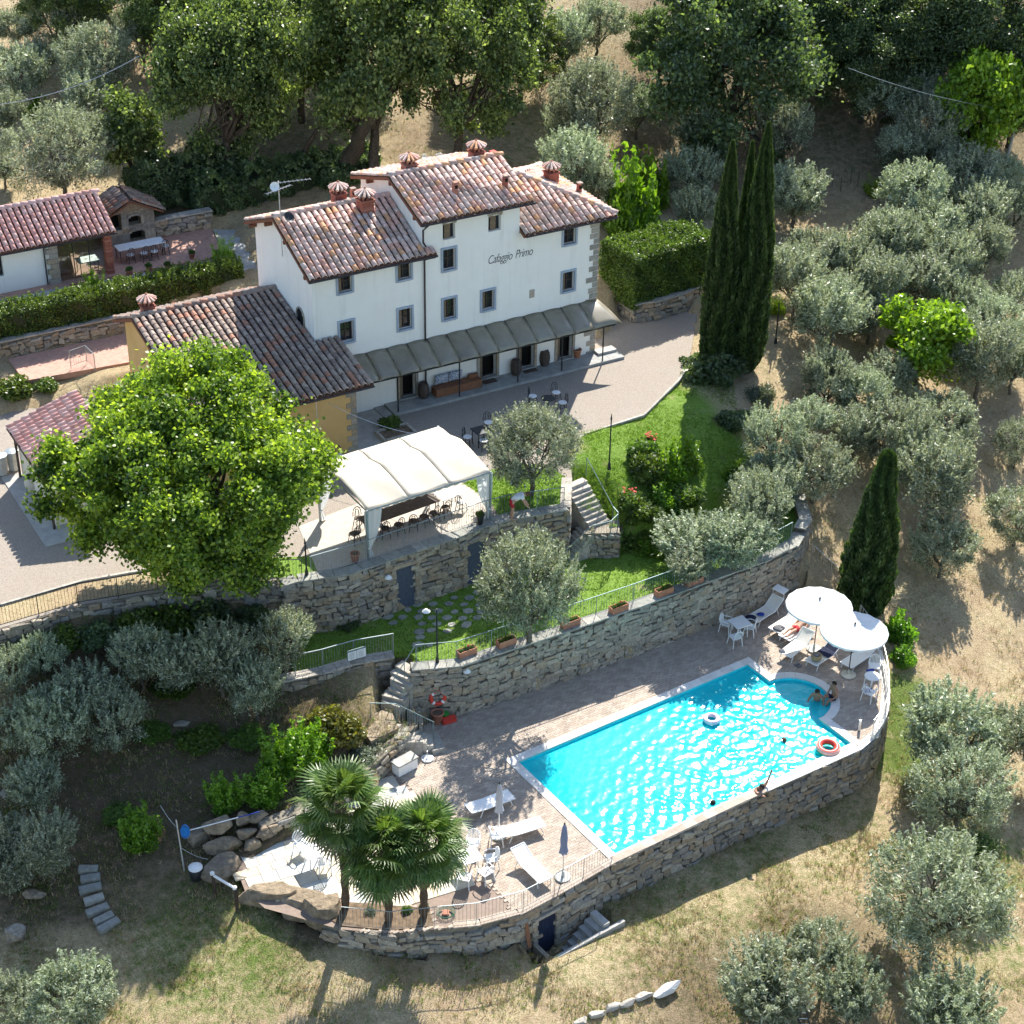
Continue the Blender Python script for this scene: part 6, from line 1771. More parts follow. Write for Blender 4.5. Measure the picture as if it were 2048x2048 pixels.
palm('middle fan palm of the three at the patio edge', 733, 1738, 3.5, 1.42, 2, 62)
palm('right fan palm of the three, nearest the plastic chairs', 800, 1728, 3.6, 1.42, 3, 62)

# grass tufts
def tufts(name, n, sampler, mat, hgt, seed, label=None):
    rng = np.random.default_rng(seed)
    P_ = sampler(n, rng)
    k = 5; n = len(P_)
    C = np.repeat(P_, k, 0) + rng.normal(size=(n * k, 3)) * np.array([.05, .05, 0])
    a_ = rng.normal(size=(n * k, 3)) * .45; a_[:, 2] = 1; a_ /= np.linalg.norm(a_, axis=1, keepdims=True)
    h_ = hgt * rng.uniform(.5, 1.4, (n * k, 1)); b_ = np.cross(a_, rng.normal(size=(n * k, 3))); b_ /= np.linalg.norm(b_, axis=1, keepdims=True)
    V = np.stack([C - b_ * .012, C + b_ * .012, C + a_ * h_], 1).reshape(-1, 3)
    me_ = np_mesh(name, V, np.arange(n * k * 3).reshape(-1, 3), M[mat], tint=np.repeat(np.clip(rng.normal(.5, .25, n), 0, 1), k))
    o = link_mesh(name, me_); o['kind'] = 'stuff'; tag(o, label)
    return o
def on_slope(n, rng, boxes):
    out_ = []
    for x0, x1, y0, y1, share in boxes:
        k = int(n * share); x = rng.uniform(x0, x1, k); y = rng.uniform(y0, y1, k)
        m_ = ~(in_poly(x, y, POLY_P) | in_poly(x, y, POLY_M) | in_poly(x, y, POLY_U) | in_poly(x, y, POLY_PIT) | in_poly(x, y, POLY_PATH) | in_poly(x, y, POLY_PATIO))
        x, y = x[m_], y[m_]
        pn = np.array([mnoise.noise((a * .5, b * .5, 3.0)) for a, b in zip(x, y)]); kp = pn + rng.normal(0, .2, len(x)) > -.05
        x, y = x[kp], y[kp]
        out_.append(np.stack([x, y, hill(x, y)], 1))
    return np.concatenate(out_)
tufts('dry_grass', 60000, lambda n, r: on_slope(n, r, [(-20, 24, 43, 60, .45), (14, 36, 55, 95, .25), (-36, 34, 86, 125, .3)]), 'grass_straw', .17, 1, 'short dry straw grass on the slopes')
tufts('green_grass', 24000, lambda n, r: on_slope(n, r, [(-20, -4, 50, 61, .3), (-18, 4, 43, 50, .25), (2, 20, 44, 64, .35), (10, 34, 44, 80, .15), (-30, 30, 90, 115, .15)]), 'grass_green', .11, 2, 'scattered green grass in the dry lawn')
def in_lawn(n, rng):
    x = rng.uniform(-9, 14, n); y = rng.uniform(59, 75, n); m_ = in_poly(x, y, POLY_M)
    a_ = np.stack([x[m_], y[m_], np.full(m_.sum(), Z_MID)], 1)
    x = rng.uniform(-2.4, 2.5, n // 6); y = rng.uniform(68, 72.6, n // 6); m_ = in_poly(x, y, OLIVE_LAWN)
    b_ = np.stack([x[m_], y[m_], np.full(m_.sum(), Z_YARD + .01)], 1)
    x = rng.uniform(2.8, 11, n // 2); y = rng.uniform(70, 82, n // 2); m_ = ~(in_poly(x, y, POLY_M) | in_poly(x, y, POLY_U))
    c_ = np.stack([x[m_], y[m_], hill(x[m_], y[m_])], 1)
    return np.concatenate([a_, b_, c_])
tufts('lawn_grass', 26000, in_lawn, 'grass_green', .07, 3, 'bright green mown grass on the terraces')
# ------------------------------------------------------------------ stairs, railings, lamps
kc4 = lambda x, y: (528.3 + .3418 * x, 660.4 + .3418 * y)
kc8 = lambda x, y: (1018.9 + .30274 * x, 603.8 + .30274 * y)
kp1 = lambda x, y: (1264.1 + .2441 * x, 1075.5 + .2441 * y)
kp2 = lambda x, y: (735.8 + .27345 * x, 1358.5 + .27345 * y)
kp3 = lambda x, y: (320.8 + .3223 * x, 1226.4 + .3223 * y)
kp4 = lambda x, y: (.3418 * x, 849 + .3418 * y)
kr6 = lambda x, y: (.2676 * x, 1415 + .2676 * y)
kc2 = lambda x, y: (773.6 + .293 * x, 245.3 + .293 * y)
kc3 = lambda x, y: (.27345 * x, 245.3 + .27345 * y)
def A2(k, z=0.0): return at(k[0], k[1], z)

def railing(name, label, pts, h=1.0, post=1.6, gap=.13, mat='rail_metal', r=.022, bars=True, cat='railing', low=.1):
    """pts: 3D points along the foot"""
    P_ = [Vector(p) for p in pts]
    o0 = P_[0].copy()
    e = empty(name, o0, 0, label, cat)
    MB().tube([p - o0 + Vector((0, 0, h)) for p in P_], r, 6).build('top_rail', M[mat], e)
    if bars: MB().tube([p - o0 + Vector((0, 0, low)) for p in P_], r * .6, 4).build('bottom_rail', M[mat], e)
    bl = MB(); tot = 0
    for a, b in zip(P_, P_[1:]):
        L_ = (b - a).length; n = max(1, round(L_ / post))
        for i in range(n):
            q = a.lerp(b, i / n) - o0
            MB().tube([q - Vector((0, 0, .05)), q + Vector((0, 0, h))], r * .95, 6).build('post', M[mat], e)
        if bars:
            m = int(L_ / gap)
            for i in range(m):
                q = a.lerp(b, (i + .5) / m) - o0
                bl.tube([q + Vector((0, 0, low)), q + Vector((0, 0, h))], .007, 3, caps=False); tot += 1
    q = P_[-1] - o0
    MB().tube([q - Vector((0, 0, .05)), q + Vector((0, 0, h))], r * .95, 6).build('post', M[mat], e)
    if tot:
        o = bl.build('balusters', M[mat], e); o['kind'] = 'stuff'
    return e
def off_path(pts, d, z):
    P_ = Path(pts); out_ = []
    for i in range(len(pts)):
        p = P_.p[i]; tg = (P_.p[min(i + 1, len(pts) - 1)] - P_.p[max(i - 1, 0)]).normalized()
        q = p - Vector((tg.y, -tg.x, 0)) * d; out_.append((q.x, q.y, z))
    return out_
railing('pool_railing', 'thin metal railing on the front edge of the patio beside the closed parasols', off_path([(-5.97, 48.0), (-4.15, 47.78), (-2.56, 48.05), (-1.05, 48.28), (0.66, 48.95), (1.83, 49.85), (4.0, 51.65)], .12, .03), .92, 1.6, .13, 'rail_metal', .016)
railing('parapet_railing', 'slim white railing round the far right end of the pool deck', [(p.x - .03, p.y, .24) for p in ept], .75, .9, .5, 'steel', .014, True)
railing('terrace_railing', 'long green-grey railing above the flower boxes of the pool wall', off_path([(-3.75, 60.2), (-2.0, 60.52), (2.23, 62.98), (5.5, 64.95), (9.2, 67.35), (11.48, 68.8), (13.0, 70.2)], .42, Z_MID + .05), .95, 1.9, .13, 'rail_green', .02)
sg = railing('sign_fence', 'metal fence above the stone steps carrying two white notices', off_path([(-9.0, 59.4), (-8.61, 59.52), (-7.51, 59.97), (-6.31, 60.62), (-4.75, 61.12)], .2, Z_MID + .05), 1.0, 1.3, .11, 'rail_metal', .022)
q = at(*kc4(485, 1670), Z_MID + .55)
bd = MB().box((0, 0, 0), (.85, .02, .5)).build('notice_board', M['rail_green'], sg, loc=Vector((-6.25, 60.55, Z_MID + .58)) - sg.location, rot=(0, 0, R(29)))
for s in (-1, 1):
    nt = MB().box((s * .205, -.02, -.04), (.38, .015, .4)).build('notice', M['paper'], bd)
    tx = MB()
    for k in range(9): tx.box((s * .205 - .02 * (k % 3), -.031, .1 - .035 * k), (.26 - .04 * (k % 3), .004, .009))
    tx.build('print_lines', M['rail_metal'], nt)
railing('pergola_railing', 'dark iron railing along the front of the pergola terrace', [tuple(v_) for v_ in off_path([(-8.2, 62.85), (-6.05, 64.1), (-2.95, 66.2), (-1.05, 67.5)], .1, Z_YARD + .05)], 1.0, 1.8, .12, 'rail_metal', .02)
railing('lawn_railing', 'railing between the leaning man and the stair top', [tuple(v_) for v_ in off_path([(-1.05, 67.5), (0.0, 68.05), (2.3, 68.7)], .1, Z_YARD + .05)], 1.0, 1.2, .13, 'rail_green', .02)
railing('drive_railing', 'dark railing along the shaded edge of the gravel drive', off_path([(-21.5, 58.2), (-20.15, 59.02), (-17.37, 60.7), (-14.35, 61.72), (-11.25, 62.5), (-8.6, 62.7)], .1, Z_YARD), 1.0, 2.0, .14, 'iron', .02)
railing('path_railing', 'small railing where steps leave the brick path behind the big tree', [A2(kc3(490, 1640), 6.0), A2(kc3(600, 1600), 6.0), A2(kc3(660, 1660), 6.0)], .9, 1.2, .12, 'rail_metal', .02)

def step_flight(name, label, a, b, n, width, depth, mat='step_stone', rough=.02, group=None, deep=.2):
    """stone steps from a (top) down to b"""
    a = Vector(a); b = Vector(b); d = b - a; ang = math.atan2(d.y, d.x)
    e = empty(name, (a.x, a.y, b.z), 0, label, 'stairs', group)
    rnd = random.Random(len(label))
    for i in range(n):
        p = a.lerp(b, (i + .5) / n); h = deep + (p.z - b.z)
        bm = MB().box((0, 0, 0), (depth * rnd.uniform(1 - rough, 1 + rough * 4), width * rnd.uniform(1 - rough * 3, 1 + rough), h))
        bm.build('step', M[mat], e, loc=(p.x - a.x, p.y - a.y, p.z - b.z - h / 2), rot=(rnd.uniform(-rough, rough), rnd.uniform(-rough, rough), ang + rnd.uniform(-rough * 3, rough * 3)))
    return e
lt0 = A2(kc4(1620, 722), Z_YARD); lt1 = A2(kc4(1760, 962), 3.72)
step_flight('garden_stairs', 'upper flight of stone stairs from the yard to the landing', lt0, lt1, 9, 1.2, .36, 'step_stone', .02, None, 1.3)
lnd = MB().prism([(lt1.x - .7, lt1.y - .75), (lt1.x + .9, lt1.y - .6), (lt1.x + .95, lt1.y + .45), (lt1.x - .5, lt1.y + .35)], 2.4, 3.68).build('stair_landing', M['wall_stone'], None); tag(lnd, 'square stone landing between the two garden stair flights', 'landing')
stone_wall('landing_wall', 'small stone wall face under the stair landing', [(lt1.x - .72, lt1.y - .82), (lt1.x + .95, lt1.y - .68)], 3.66, 2.35, 1, .14, 'wall_stone', (.22, .45), (.15, .25), seed=18, limit=60, cap=False)
lt2 = A2(kc4(1590, 1135), Z_MID + .1)
step_flight('garden_stairs', 'lower flight of stone stairs from the landing to the middle lawn', lt1 + Vector((-.55, -.3, -.12)), lt2, 7, 1.05, .36, 'step_stone', .02, None, .2)
hr = [A2(kc4(1690, 690), Z_YARD), A2(kc4(1835, 960), 3.75), A2(kc4(1862, 992), 3.7)]
railing('stair_handrail', 'pale handrail beside the upper garden stairs', hr, .9, 2.2, .2, 'rail_green', .02, False, 'handrail')
railing('stair_handrail', 'pale handrail beside the lower garden stairs', [A2(kc4(1862, 1000), 3.7), A2(kc4(1822, 1040), 3.7), A2(kc4(1720, 1065), 3.6), A2(kc4(1580, 1195), Z_MID)], .9, 1.2, .12, 'rail_green', .02, True, 'handrail')
step_flight('pool_stairs', 'rough stone steps from the middle lawn down beside the pool wall', at(772, 1252, 2.35), at(738, 1328, 1.3), 7, 1.0, .4, 'step_stone', .09, None, 1.1)
ld = MB().prism([(q_.x, q_.y) for q_ in (at(735, 1330, 1.2), at(752, 1375, 1.1), at(700, 1400, 1.1), at(672, 1362, 1.2))], .2, 1.14).build('rock_landing', M['boulder'], None); tag(ld, 'flat rock landing between the two lower stone flights', 'landing')
step_flight('pool_stairs', 'rough stone steps ending on the pool deck beside the storage box', at(748, 1378, 1.05), at(828, 1402, .12), 6, 1.0, .42, 'step_stone', .09, None, .2)
railing('pool_stair_rail', 'green railing above the lower stone steps near the lifebuoy', [A2(kp3(1175, 420), 1.15), A2(kp3(1325, 425), 1.15), A2(kp3(1545, 530), .1)], .95, 1.2, .12, 'rail_green', .02)
railing('pool_stair_rail', 'short handrail at the head of the rough stone steps', [at(785, 1250, Z_MID), at(742, 1318, 1.35)], .9, 1.0, .12, 'rail_green', .02, False)
# garden steps at the lower left
gs = empty('slab_steps', on_ground(*kr6(680, 1100)), 0, 'curving flight of rough stone slab steps on the lower left bank', 'stairs')
for i, (x, y) in enumerate(((640, 915), (640, 992), (665, 1070), (690, 1142), (735, 1205), (770, 1255), (625, 850))):
    p = on_ground(*kr6(x, y))
    MB().box((0, 0, 0), (.72 + .1 * (i % 2), .3, .2)).build('step', M['flagstone'], gs, loc=p - gs.location + Vector((0, 0, .08)), rot=(.04, -.03, R(12 + 6 * i) if i < 6 else 0))

def lamp(name, label, p, h, arm=(.35, 0), shade=True, mat='iron'):
    e = empty(name, p, 0, label, 'lamp', 'garden lamps')
    MB().lathe([(.09, 0), (.07, .25), (.035, .4), (.03, h)], n=8).build('post', M[mat], e)
    if shade:
        MB().tube([(0, 0, h - .12), (arm[0] * .6, arm[1] * .6, h - .02), (arm[0], arm[1], h - .06)], .014, 5).build('arm', M[mat], e)
        MB().lathe([(.17, -.1), (.1, -.02), (.04, .03)], (arm[0], arm[1], h - .06), 12).build('shade', M['plastic_white'], e)
    else:
        MB().lathe([(.05, 0), (.02, .2), (.005, .3)], (0, 0, h), 8).build('finial', M[mat], e)
    return e
lamp('lamp_post', 'black lamp post with a white shade on the middle lawn', A2(kc4(868, 1735), Z_MID), 2.75, (-.42, .05))
lamp('lamp_post', 'lamp post standing on the bright lawn beside the gravel yard', A2(kc8(430, 930), 5.0), 2.6, (-.3, .1), False)
lamp('lamp_post', 'thin lamp post against the wall left of the wooden door', A2(kc4(566, 1470), Z_MID), 2.2, (.3, -.1))
lamp('lamp_post', 'thin lamp post at the foot of the pool wall', at(872, 1347, 0), 2.35, (.2, .0))
lamp('lamp_post', 'dark lamp post in the grass at the left end of the pergola railing', A2(kc4(148, 1248), Z_YARD), 1.6, (.2, 0), False)
lamp('lamp_post', 'dark post at the edge of the drive right of the cypress trio', at(1463, 648, 4.9), 2.1, (.2, 0), False)

# utility pole, wires
def wire(name, label, a, b, sag, r=.012, mat='antenna_metal'):
    a = Vector(a); b = Vector(b)
    pts_ = [a.lerp(b, i / 14) - a - Vector((0, 0, sag * 4 * (i / 14) * (1 - i / 14))) for i in range(15)]
    o = MB().tube(pts_, r, 4).build(name, M[mat], None, loc=a)
    return tag(o, label, 'cable')
up_b = on_ground(1895, 315)
ul = empty('utility_pole', up_b, 0, 'leaning concrete utility pole at the right edge', 'pole')
MB().tube([(0, 0, -.3), (.35, 0, 3.6)], .12, 8, r1=.08).build('shaft', M['concrete'], ul)
for s in (-1, 1): MB().lathe([(.04, 0), (.05, .08), (.02, .14)], (.33 + s * .1, 0, 3.6), 8).build('insulator', M['plastic_white'], ul)
wire('power_line', 'grey cable running left from the utility pole across the wood', up_b + Vector((.33, 0, 3.6)), at(1600, 128, 16.0), .35, .014, 'rail_metal')
wire('power_line', 'grey cable from the utility pole to the right edge', up_b + Vector((.4, 0, 3.6)), at(1990, 275, 9.5), .3, .014, 'rail_metal')
wire('power_line', 'pale cable crossing the upper left corner', at(-30, 200, 15), at(262, 106, 17), .5, .02)
wire('rope', 'pale rope from the ochre annex to the pergola', A2(kc4(265, 290), 8.1), A2(kc4(795, 472), 8.0), .25, .014)
tp = MB().tube([(0, 0, 0), (-.05, 0, 3.5)], .022, 6).build('thin_pole', M['antenna_metal'], None, loc=A2(kc4(222, 640), Z_YARD)); tag(tp, 'thin pale pole in front of the ochre annex wall', 'pole')

# ------------------------------------------------------------------ pergola
PG0, PG1, PGb0, PGb1 = Vector((-6.0, 64.42, 0)), Vector((-0.95, 67.76, 0)), Vector((-8.3, 67.35, 0)), Vector((-3.3, 70.7, 0))
pg = empty('pergola', (PG0.x, PG0.y, Z_YARD), 0, 'pergola with a wavy cream cloth roof and white tied curtains', 'pergola')
o0 = pg.location
def pgz(w_):
    return np.interp(w_, [0, .15, .35, .55, .68, .78, .9, 1], [7.52, 7.72, 7.98, 8.14, 8.06, 8.0, 8.1, 8.06])
ph = random.Random(2)
for k in range(3):
    def fn(u_, w_, k=k):
        u2 = (k + u_) / 3
        p = PG0.lerp(PG1, u2).lerp(PGb0.lerp(PGb1, u2), w_)
        z = float(pgz(w_)) - .05 * math.sin(math.pi * u_) * (1 - .3 * w_) + .02 * math.sin(u2 * 21 + w_ * 9)
        return Vector((p.x, p.y, z)) - o0
    g_ = MB().grid(fn, 10, 22)
    o = g_.build('cloth_panel', M['pergola_cloth'], pg, True)
    mdf = o.modifiers.new('thickness', 'SOLIDIFY'); mdf.thickness = .012
    if k:
        pts_ = [fn(0, w_ / 20) + Vector((0, 0, .012)) for w_ in range(21)]
        MB().tube(pts_, .018, 5).build('seam', M['step_stone'], pg)
val = MB()
def vf(u_, w_):
    p = PG0.lerp(PG1, u_); return Vector((p.x, p.y, 7.53 - .16 * w_ - .03 * math.sin(u_ * 90) * w_)) - o0
val.grid(vf, 90, 2)
val.build('valance', M['pergola_cloth'], pg)
for P_ in (PG0, PG1, PGb0, PGb1):
    zt = 7.5 if P_ in (PG0, PG1) else 8.05
    MB().box((P_.x - o0.x, P_.y - o0.y, (zt - Z_YARD) / 2), (.08, .08, zt - Z_YARD), R(33)).build('post', M['rail_metal'], pg)
for a_, b_, za, zb_ in ((PG0, PG1, 7.46, 7.46), (PGb0, PGb1, 8.0, 8.0), (PG0, PGb0, 7.46, 8.0), (PG1, PGb1, 7.46, 8.0)):
    MB().tube([Vector((a_.x, a_.y, za)) - o0, Vector((b_.x, b_.y, zb_)) - o0], .035, 6).build('beam', M['rail_metal'], pg)
def curtain(P_, ang, side):
    def fn(u_, w_):
        pin = np.interp(w_, [0, .35, .62, .74, .82, 1.0], [1.0, .85, .55, .3, .22, .42])
        x = (u_ - .5) * .85 * pin + side * .16 * (1 - pin) * 0 + side * .3 * pin
        y = .05 * math.sin(u_ * 6 * math.pi) * (.5 + .5 * pin)
        c, s = math.cos(ang), math.sin(ang)
        return Vector((x * c - y * s, x * s + y * c, 2.3 * (1 - w_) + .06))
    cu = MB().grid(fn, 24, 16).build('curtain', M['curtain_cloth'], pg, True, loc=(P_.x - o0.x, P_.y - o0.y, 0))
    MB().lathe([(.085, -.03), (.09, 0), (.085, .03)], (side * .05 * math.cos(ang), side * .05 * math.sin(ang), .55), 10).build('tie', M['fabric_white'], cu)
curtain(PG0, R(33), 1); curtain(PG1, R(33), -1); curtain(PGb0, R(33), 1)

# ------------------------------------------------------------------ furniture
def bistro_chair(name='bistro_chair', seat='white_stone'):
    e = empty(name)
    for x in (-.17, .17):
        for y in (-.17, .17):
            MB().tube([(x * 1.15, y * 1.15, 0), (x * .8, y * .8, .44)], .019, 5).build('leg', M['iron'], e)
    MB().lathe([(.2, .44), (.21, .455), (.2, .47)], n=14).build('seat', M[seat], e)
    b = MB(); b.tube([(-.19 * math.cos(t_), .19 + .03 * math.sin(t_), .45 + .45 * math.sin(t_) ** .6 if t_ not in (0,) else .45) for t_ in np.linspace(.01, math.pi - .01, 12)], .019, 5)
    b.tube([(-.11 * math.cos(t_), .195, .47 + .33 * math.sin(t_)) for t_ in np.linspace(.01, math.pi - .01, 9)], .012, 4)
    for x in (-.06, .06): b.tube([(x, .19, .46), (x, .2, .84)], .012, 4)
    b.build('backrest', M['iron'], e)
    MB().tube([(.17 * math.cos(t_), .17 * math.sin(t_), .2) for t_ in np.linspace(0, 2 * math.pi, 13)], .012, 4).build('ring', M['iron'], e)
    return e
BC = bistro_chair(); used_bc = [False]
BD = bistro_chair('bistro_chair', 'barrel_wood'); used_bd = [False]
def put(proto, flag, p, rz, label, cat, group=None, sc=1.0):
    o = proto if not flag[0] else copy_tree(proto)
    flag[0] = True
    o.location = p; o.rotation_euler = (0, 0, rz); o.scale = (sc,) * 3
    return tag(o, label, cat, group)
PGR = R(33.5)
nth = ['first', 'second', 'third', 'fourth', 'fifth', 'sixth', 'seventh', 'eighth']
for i, (x, y) in enumerate(((410, 1015), (500, 1000), (580, 985), (655, 965), (735, 945), (795, 920), (850, 900), (915, 870))):
    p = A2(kc4(x, y), Z_YARD + .45); p.z = Z_YARD + .02
    put(BD, used_bd, p, PGR + math.pi + random.uniform(-.5, .5), 'black iron chair at the near side of the pergola table, %s from the left' % nth[i], 'chair', 'iron chairs under the pergola')
for i, (x, y) in enumerate(((435, 930), (560, 890))):
    p = A2(kc4(x, y), Z_YARD + .45); p.z = Z_YARD + .02
    put(BD, used_bd, p, PGR + random.uniform(-.4, .4), ('black iron chair at the left end of the pergola table', 'black iron chair on the far side of the pergola table')[i], 'chair', 'iron chairs under the pergola')
for (x, y, rz, lab) in ((1000, 840, 2.6, 'iron chair with a white seat in the sun at the right end of the pergola'), (1035, 480, 1.2, 'iron chair left of the dark table in the shaded yard'), (1125, 500, 3.6, 'iron chair in front of the dark table in the shaded yard'), (1150, 400, .4, 'iron chair behind the dark table in the shaded yard'),
                        (1525, 235, .6, 'iron chair with a tall back at the house shadow edge'), (1560, 290, -1.2, 'iron chair with a white seat at the tip of the house shadow'), (1395, 255, 1.4, 'iron chair half hidden behind the yard olive top'), (325, 585, .5, 'iron chair beside the ochre annex wall')):
    p = A2(kc4(x, y), Z_YARD + .45); p.z = Z_YARD + .01
    put(BC, used_bc, p, rz, lab, 'chair', 'iron chairs in the yard')
def table_rect(name, label, p, L_, W_, rz, top, leg='iron', h=.74, cat='table'):
    e = empty(name, p, rz, label, cat)
    MB().box((0, 0, h - .02), (L_, W_, .04)).build('tabletop', M[top], e)
    for x in (-1, 1):
        for y in (-1, 1): MB().tube([(x * (L_ / 2 - .08), y * (W_ / 2 - .07), 0), (x * (L_ / 2 - .08), y * (W_ / 2 - .07), h - .04)], .022, 5).build('leg', M[leg], e)
    return e
pa_ = A2(kc4(470, 945), Z_YARD + .74); pb_ = A2(kc4(840, 815), Z_YARD + .74); mid = (pa_ + pb_) / 2; mid.z = Z_YARD + .02
table_rect('dining_table', 'long dark dining table under the pergola cloth', mid, (pb_ - pa_).length + .3, .85, math.atan2(pb_.y - pa_.y, pb_.x - pa_.x), 'barrel_wood')
p = A2(kc4(925, 795), Z_YARD + .74); p.z = Z_YARD + .02
table_rect('buffet_table', 'sunlit pale table at the right end of the pergola', p, 1.0, .8, PGR, 'sling_white')
p = A2(kc4(1110, 440), Z_YARD + .74); p.z = Z_YARD
table_rect('yard_table', 'dark square table in the shaded yard behind the pergola', p, .75, .75, HA, 'iron')
p = A2(kc4(1480, 265), Z_YARD + .74); p.z = Z_YARD
e = empty('round_table', p, 0, 'small dark round table behind the yard olive', 'table')
MB().lathe([(.33, .71), (.34, .73), (.33, .75)], n=18).build('tabletop', M['iron'], e); MB().lathe([(.2, 0), (.04, .05), (.03, .7)], n=10).build('pedestal', M['iron'], e)

def pot(label, p, r=.2, h=.38, mat='terracotta', plant_=None, cat='pot', name='flower_pot'):
    e = empty(name, p, RO.uniform(0, 6), label, cat)
    MB().lathe([(r * .68, 0), (r * .95, h * .85), (r * 1.08, h * .86), (r * 1.08, h), (r * .9, h), (r * .85, h * .88)], n=14, caps=False).build('pot', M[mat], e, True)
    MB().lathe([(r * .86, h * .86), (.001, h * .88)], n=14, caps=False).build('soil', M['soil'], e)
    if plant_:
        for nm, me_ in zip(('stems', 'foliage'), SH[plant_]):
            o = bpy.data.objects.new(nm, me_); COL.objects.link(o); o.parent = e; o.location = (0, 0, h * .8); o.scale = (r * 1.5,) * 3
    return e
pot('terracotta pot behind the left end of the pergola railing', A2(kc4(415, 1165), Z_YARD + .05), .2, .4)
pot('dark pot beside the right pergola curtain', A2(kc4(1105, 960), Z_YARD + .05), .17, .5, 'iron', 'green')
pot('terracotta pot with a dent at the last door under the canopy', A2(kc2(1075, 1462), Z_YARD + .14), .22, .45)
pot('tall terracotta pot beside the lifebuoy on the pool deck', A2(kp3(1565, 425), 0), .26, .55)
for (x, y, lab) in ((1325, 885, 'potted plant on the red patio near the topiary'), (1160, 965, 'potted shrub on the patio edge behind the hedge'), (1030, 975, 'small potted plant left of the patio shrub'), (895, 1000, 'low potted plant at the sunny corner of the patio')):
    pot(lab, A2(kc3(x, y), z_p + .02), .17, .3, 'terracotta', 'green')
ur = empty('urn', A2(kp4(180, 225), Z_YARD + .05), 0, 'big pale clay urn with flowers beside the shed', 'urn')
MB().lathe([(.16, 0), (.3, .25), (.33, .45), (.24, .62), (.26, .7), (.22, .7)], n=16, caps=False).build('body', M['slab_sand'], ur, True)
fl_ = bpy.data.objects.new('foliage', SH['green'][1]); COL.objects.link(fl_); fl_.parent = ur; fl_.location = (0, 0, .6); fl_.scale = (.28,) * 3
for i, (x, y) in enumerate(((15, 130), (78, 105))):
    e = empty('waste_bin', A2(kp4(x, y), Z_YARD + .05), .3, ('grey waste bin at the very left edge', 'grey waste bin right of the other bin beside the shed')[i], 'bin', 'waste bins')
    MB().tube([(0, 0, 0), (0, 0, .9)], .24, 8, r1=.3).build('body', M['concrete'], e); MB().lathe([(.32, .9), (.32, .95), (.1, 1.0)], n=8).build('lid', M['rail_metal'], e)
# barrels, bench, door mats on the porch
for (x, y, lab) in ((682, 1572, 'wooden barrel left of the third porch door'), (865, 1512, 'dark wooden barrel between the third and fourth porch doors'), (88, 1722, 'dark barrel left of the cushioned bench')):
    e = empty('barrel', A2(kc2(x, y), Z_YARD + .14), 0, lab, 'barrel', 'barrels on the porch')
    MB().lathe([(.2, 0), (.26, .2), (.285, .4), (.26, .6), (.2, .8), (.18, .8), (.18, .77), (.01, .77)], n=14, caps=False).build('staves', M['barrel_wood'], e, True)
    for z_ in (.12, .27, .53, .68): MB().lathe([(.262 if .2 < z_ < .6 else .235, z_ - .02), (.285 if .2 < z_ < .6 else .255, z_), (.262 if .2 < z_ < .6 else .235, z_ + .02)], n=14, caps=False).build('hoop', M['iron'], e)
bn = empty('bench', hw(-1.45, -.42, Z_YARD + .14), HA, 'long wooden chest bench with patterned cushions on the porch', 'bench')
MB().box((0, 0, .22), (2.5, .55, .42)).build('chest', M['bench_wood'], bn)
MB().box((1.0, .18, .5), (.5, .2, .16)).build('arm_block', M['bench_wood'], bn)
t = NT('cushion'); p = t.objc(); t.col(t.ramp(t.noise(p, 16, 2), [(.45, (.62, .64, .68)), (.55, (.16, .22, .36))]))
for i in range(2):
    cu = MB().grid(lambda u_, w_: Vector(((u_ - .5) * .72, (.10 - .05 * w_) * 1 - .06 * math.sin(math.pi * u_) * math.sin(math.pi * w_), w_ * .5)), 6, 6).build('cushion', M['cushion'], bn, True, loc=(-.72 + .76 * i, .12, .44))
    cu.modifiers.new('thickness', 'SOLIDIFY').thickness = .08
for (x, y, lab) in ((510, 1618, 'dark mat in front of the second porch door'), (770, 1548, 'dark mat in front of the third porch door')):
    o = MB().box((0, 0, .01), (.75, .42, .02)).build('door_mat', M['barrel_wood'], None, loc=A2(kc2(x, y), Z_YARD + .145), rot=(0, 0, HA)); tag(o, lab, 'mat', 'door mats on the porch')
bed = empty('flower_bed', A2(kc4(640, 470), Z_YARD), HA, 'small stone-edged flower bed at the left end of the porch', 'planter')
for cx_, cy_, sx_, sy_ in ((0, -.5, 1.6, .12), (0, .5, 1.6, .12), (-.8, 0, .12, 1.12), (.8, 0, .12, 1.12)): MB().box((cx_, cy_, .1), (sx_, sy_, .24)).build('edge', M['step_stone'], bed)
MB().box((0, 0, .06), (1.5, .9, .14)).build('soil', M['soil'], bed)

# flower boxes on the pool wall
for i, (fx, fy) in enumerate(((880, 1236), (955, 1217), (1076, 1181), (1167, 1153), (1252, 1121), (1309, 1101))):
    p = at(fx, fy, Z_MID + .08)
    e = empty('flower_box', p, R(34), 'terracotta flower box on the pool wall, %s from the left' % nth[i], 'planter', 'flower boxes on the pool wall')
    b = MB()
    for cx_, cy_, sx_, sy_ in ((0, -.14, .85, .03), (0, .14, .85, .03), (-.41, 0, .03, .28), (.41, 0, .03, .28)): b.box((cx_, cy_, .16), (sx_, sy_, .32))
    b.build('box', M['terracotta'], e); MB().box((0, 0, .13), (.8, .26, .24)).build('soil', M['soil'], e)
    for k in range(3):
        o = bpy.data.objects.new('foliage', SH['green'][1]); COL.objects.link(o); o.parent = e; o.location = (-.25 + .25 * k, 0, .25); o.scale = (.16, .13, .13 + .05 * (k % 2))
    if i in (0, 3): MB().lathe([(.03, .4), (.06, .45), (.02, .5)], (.1, 0, 0), 8).build('blossom', M['flower_red'], e)
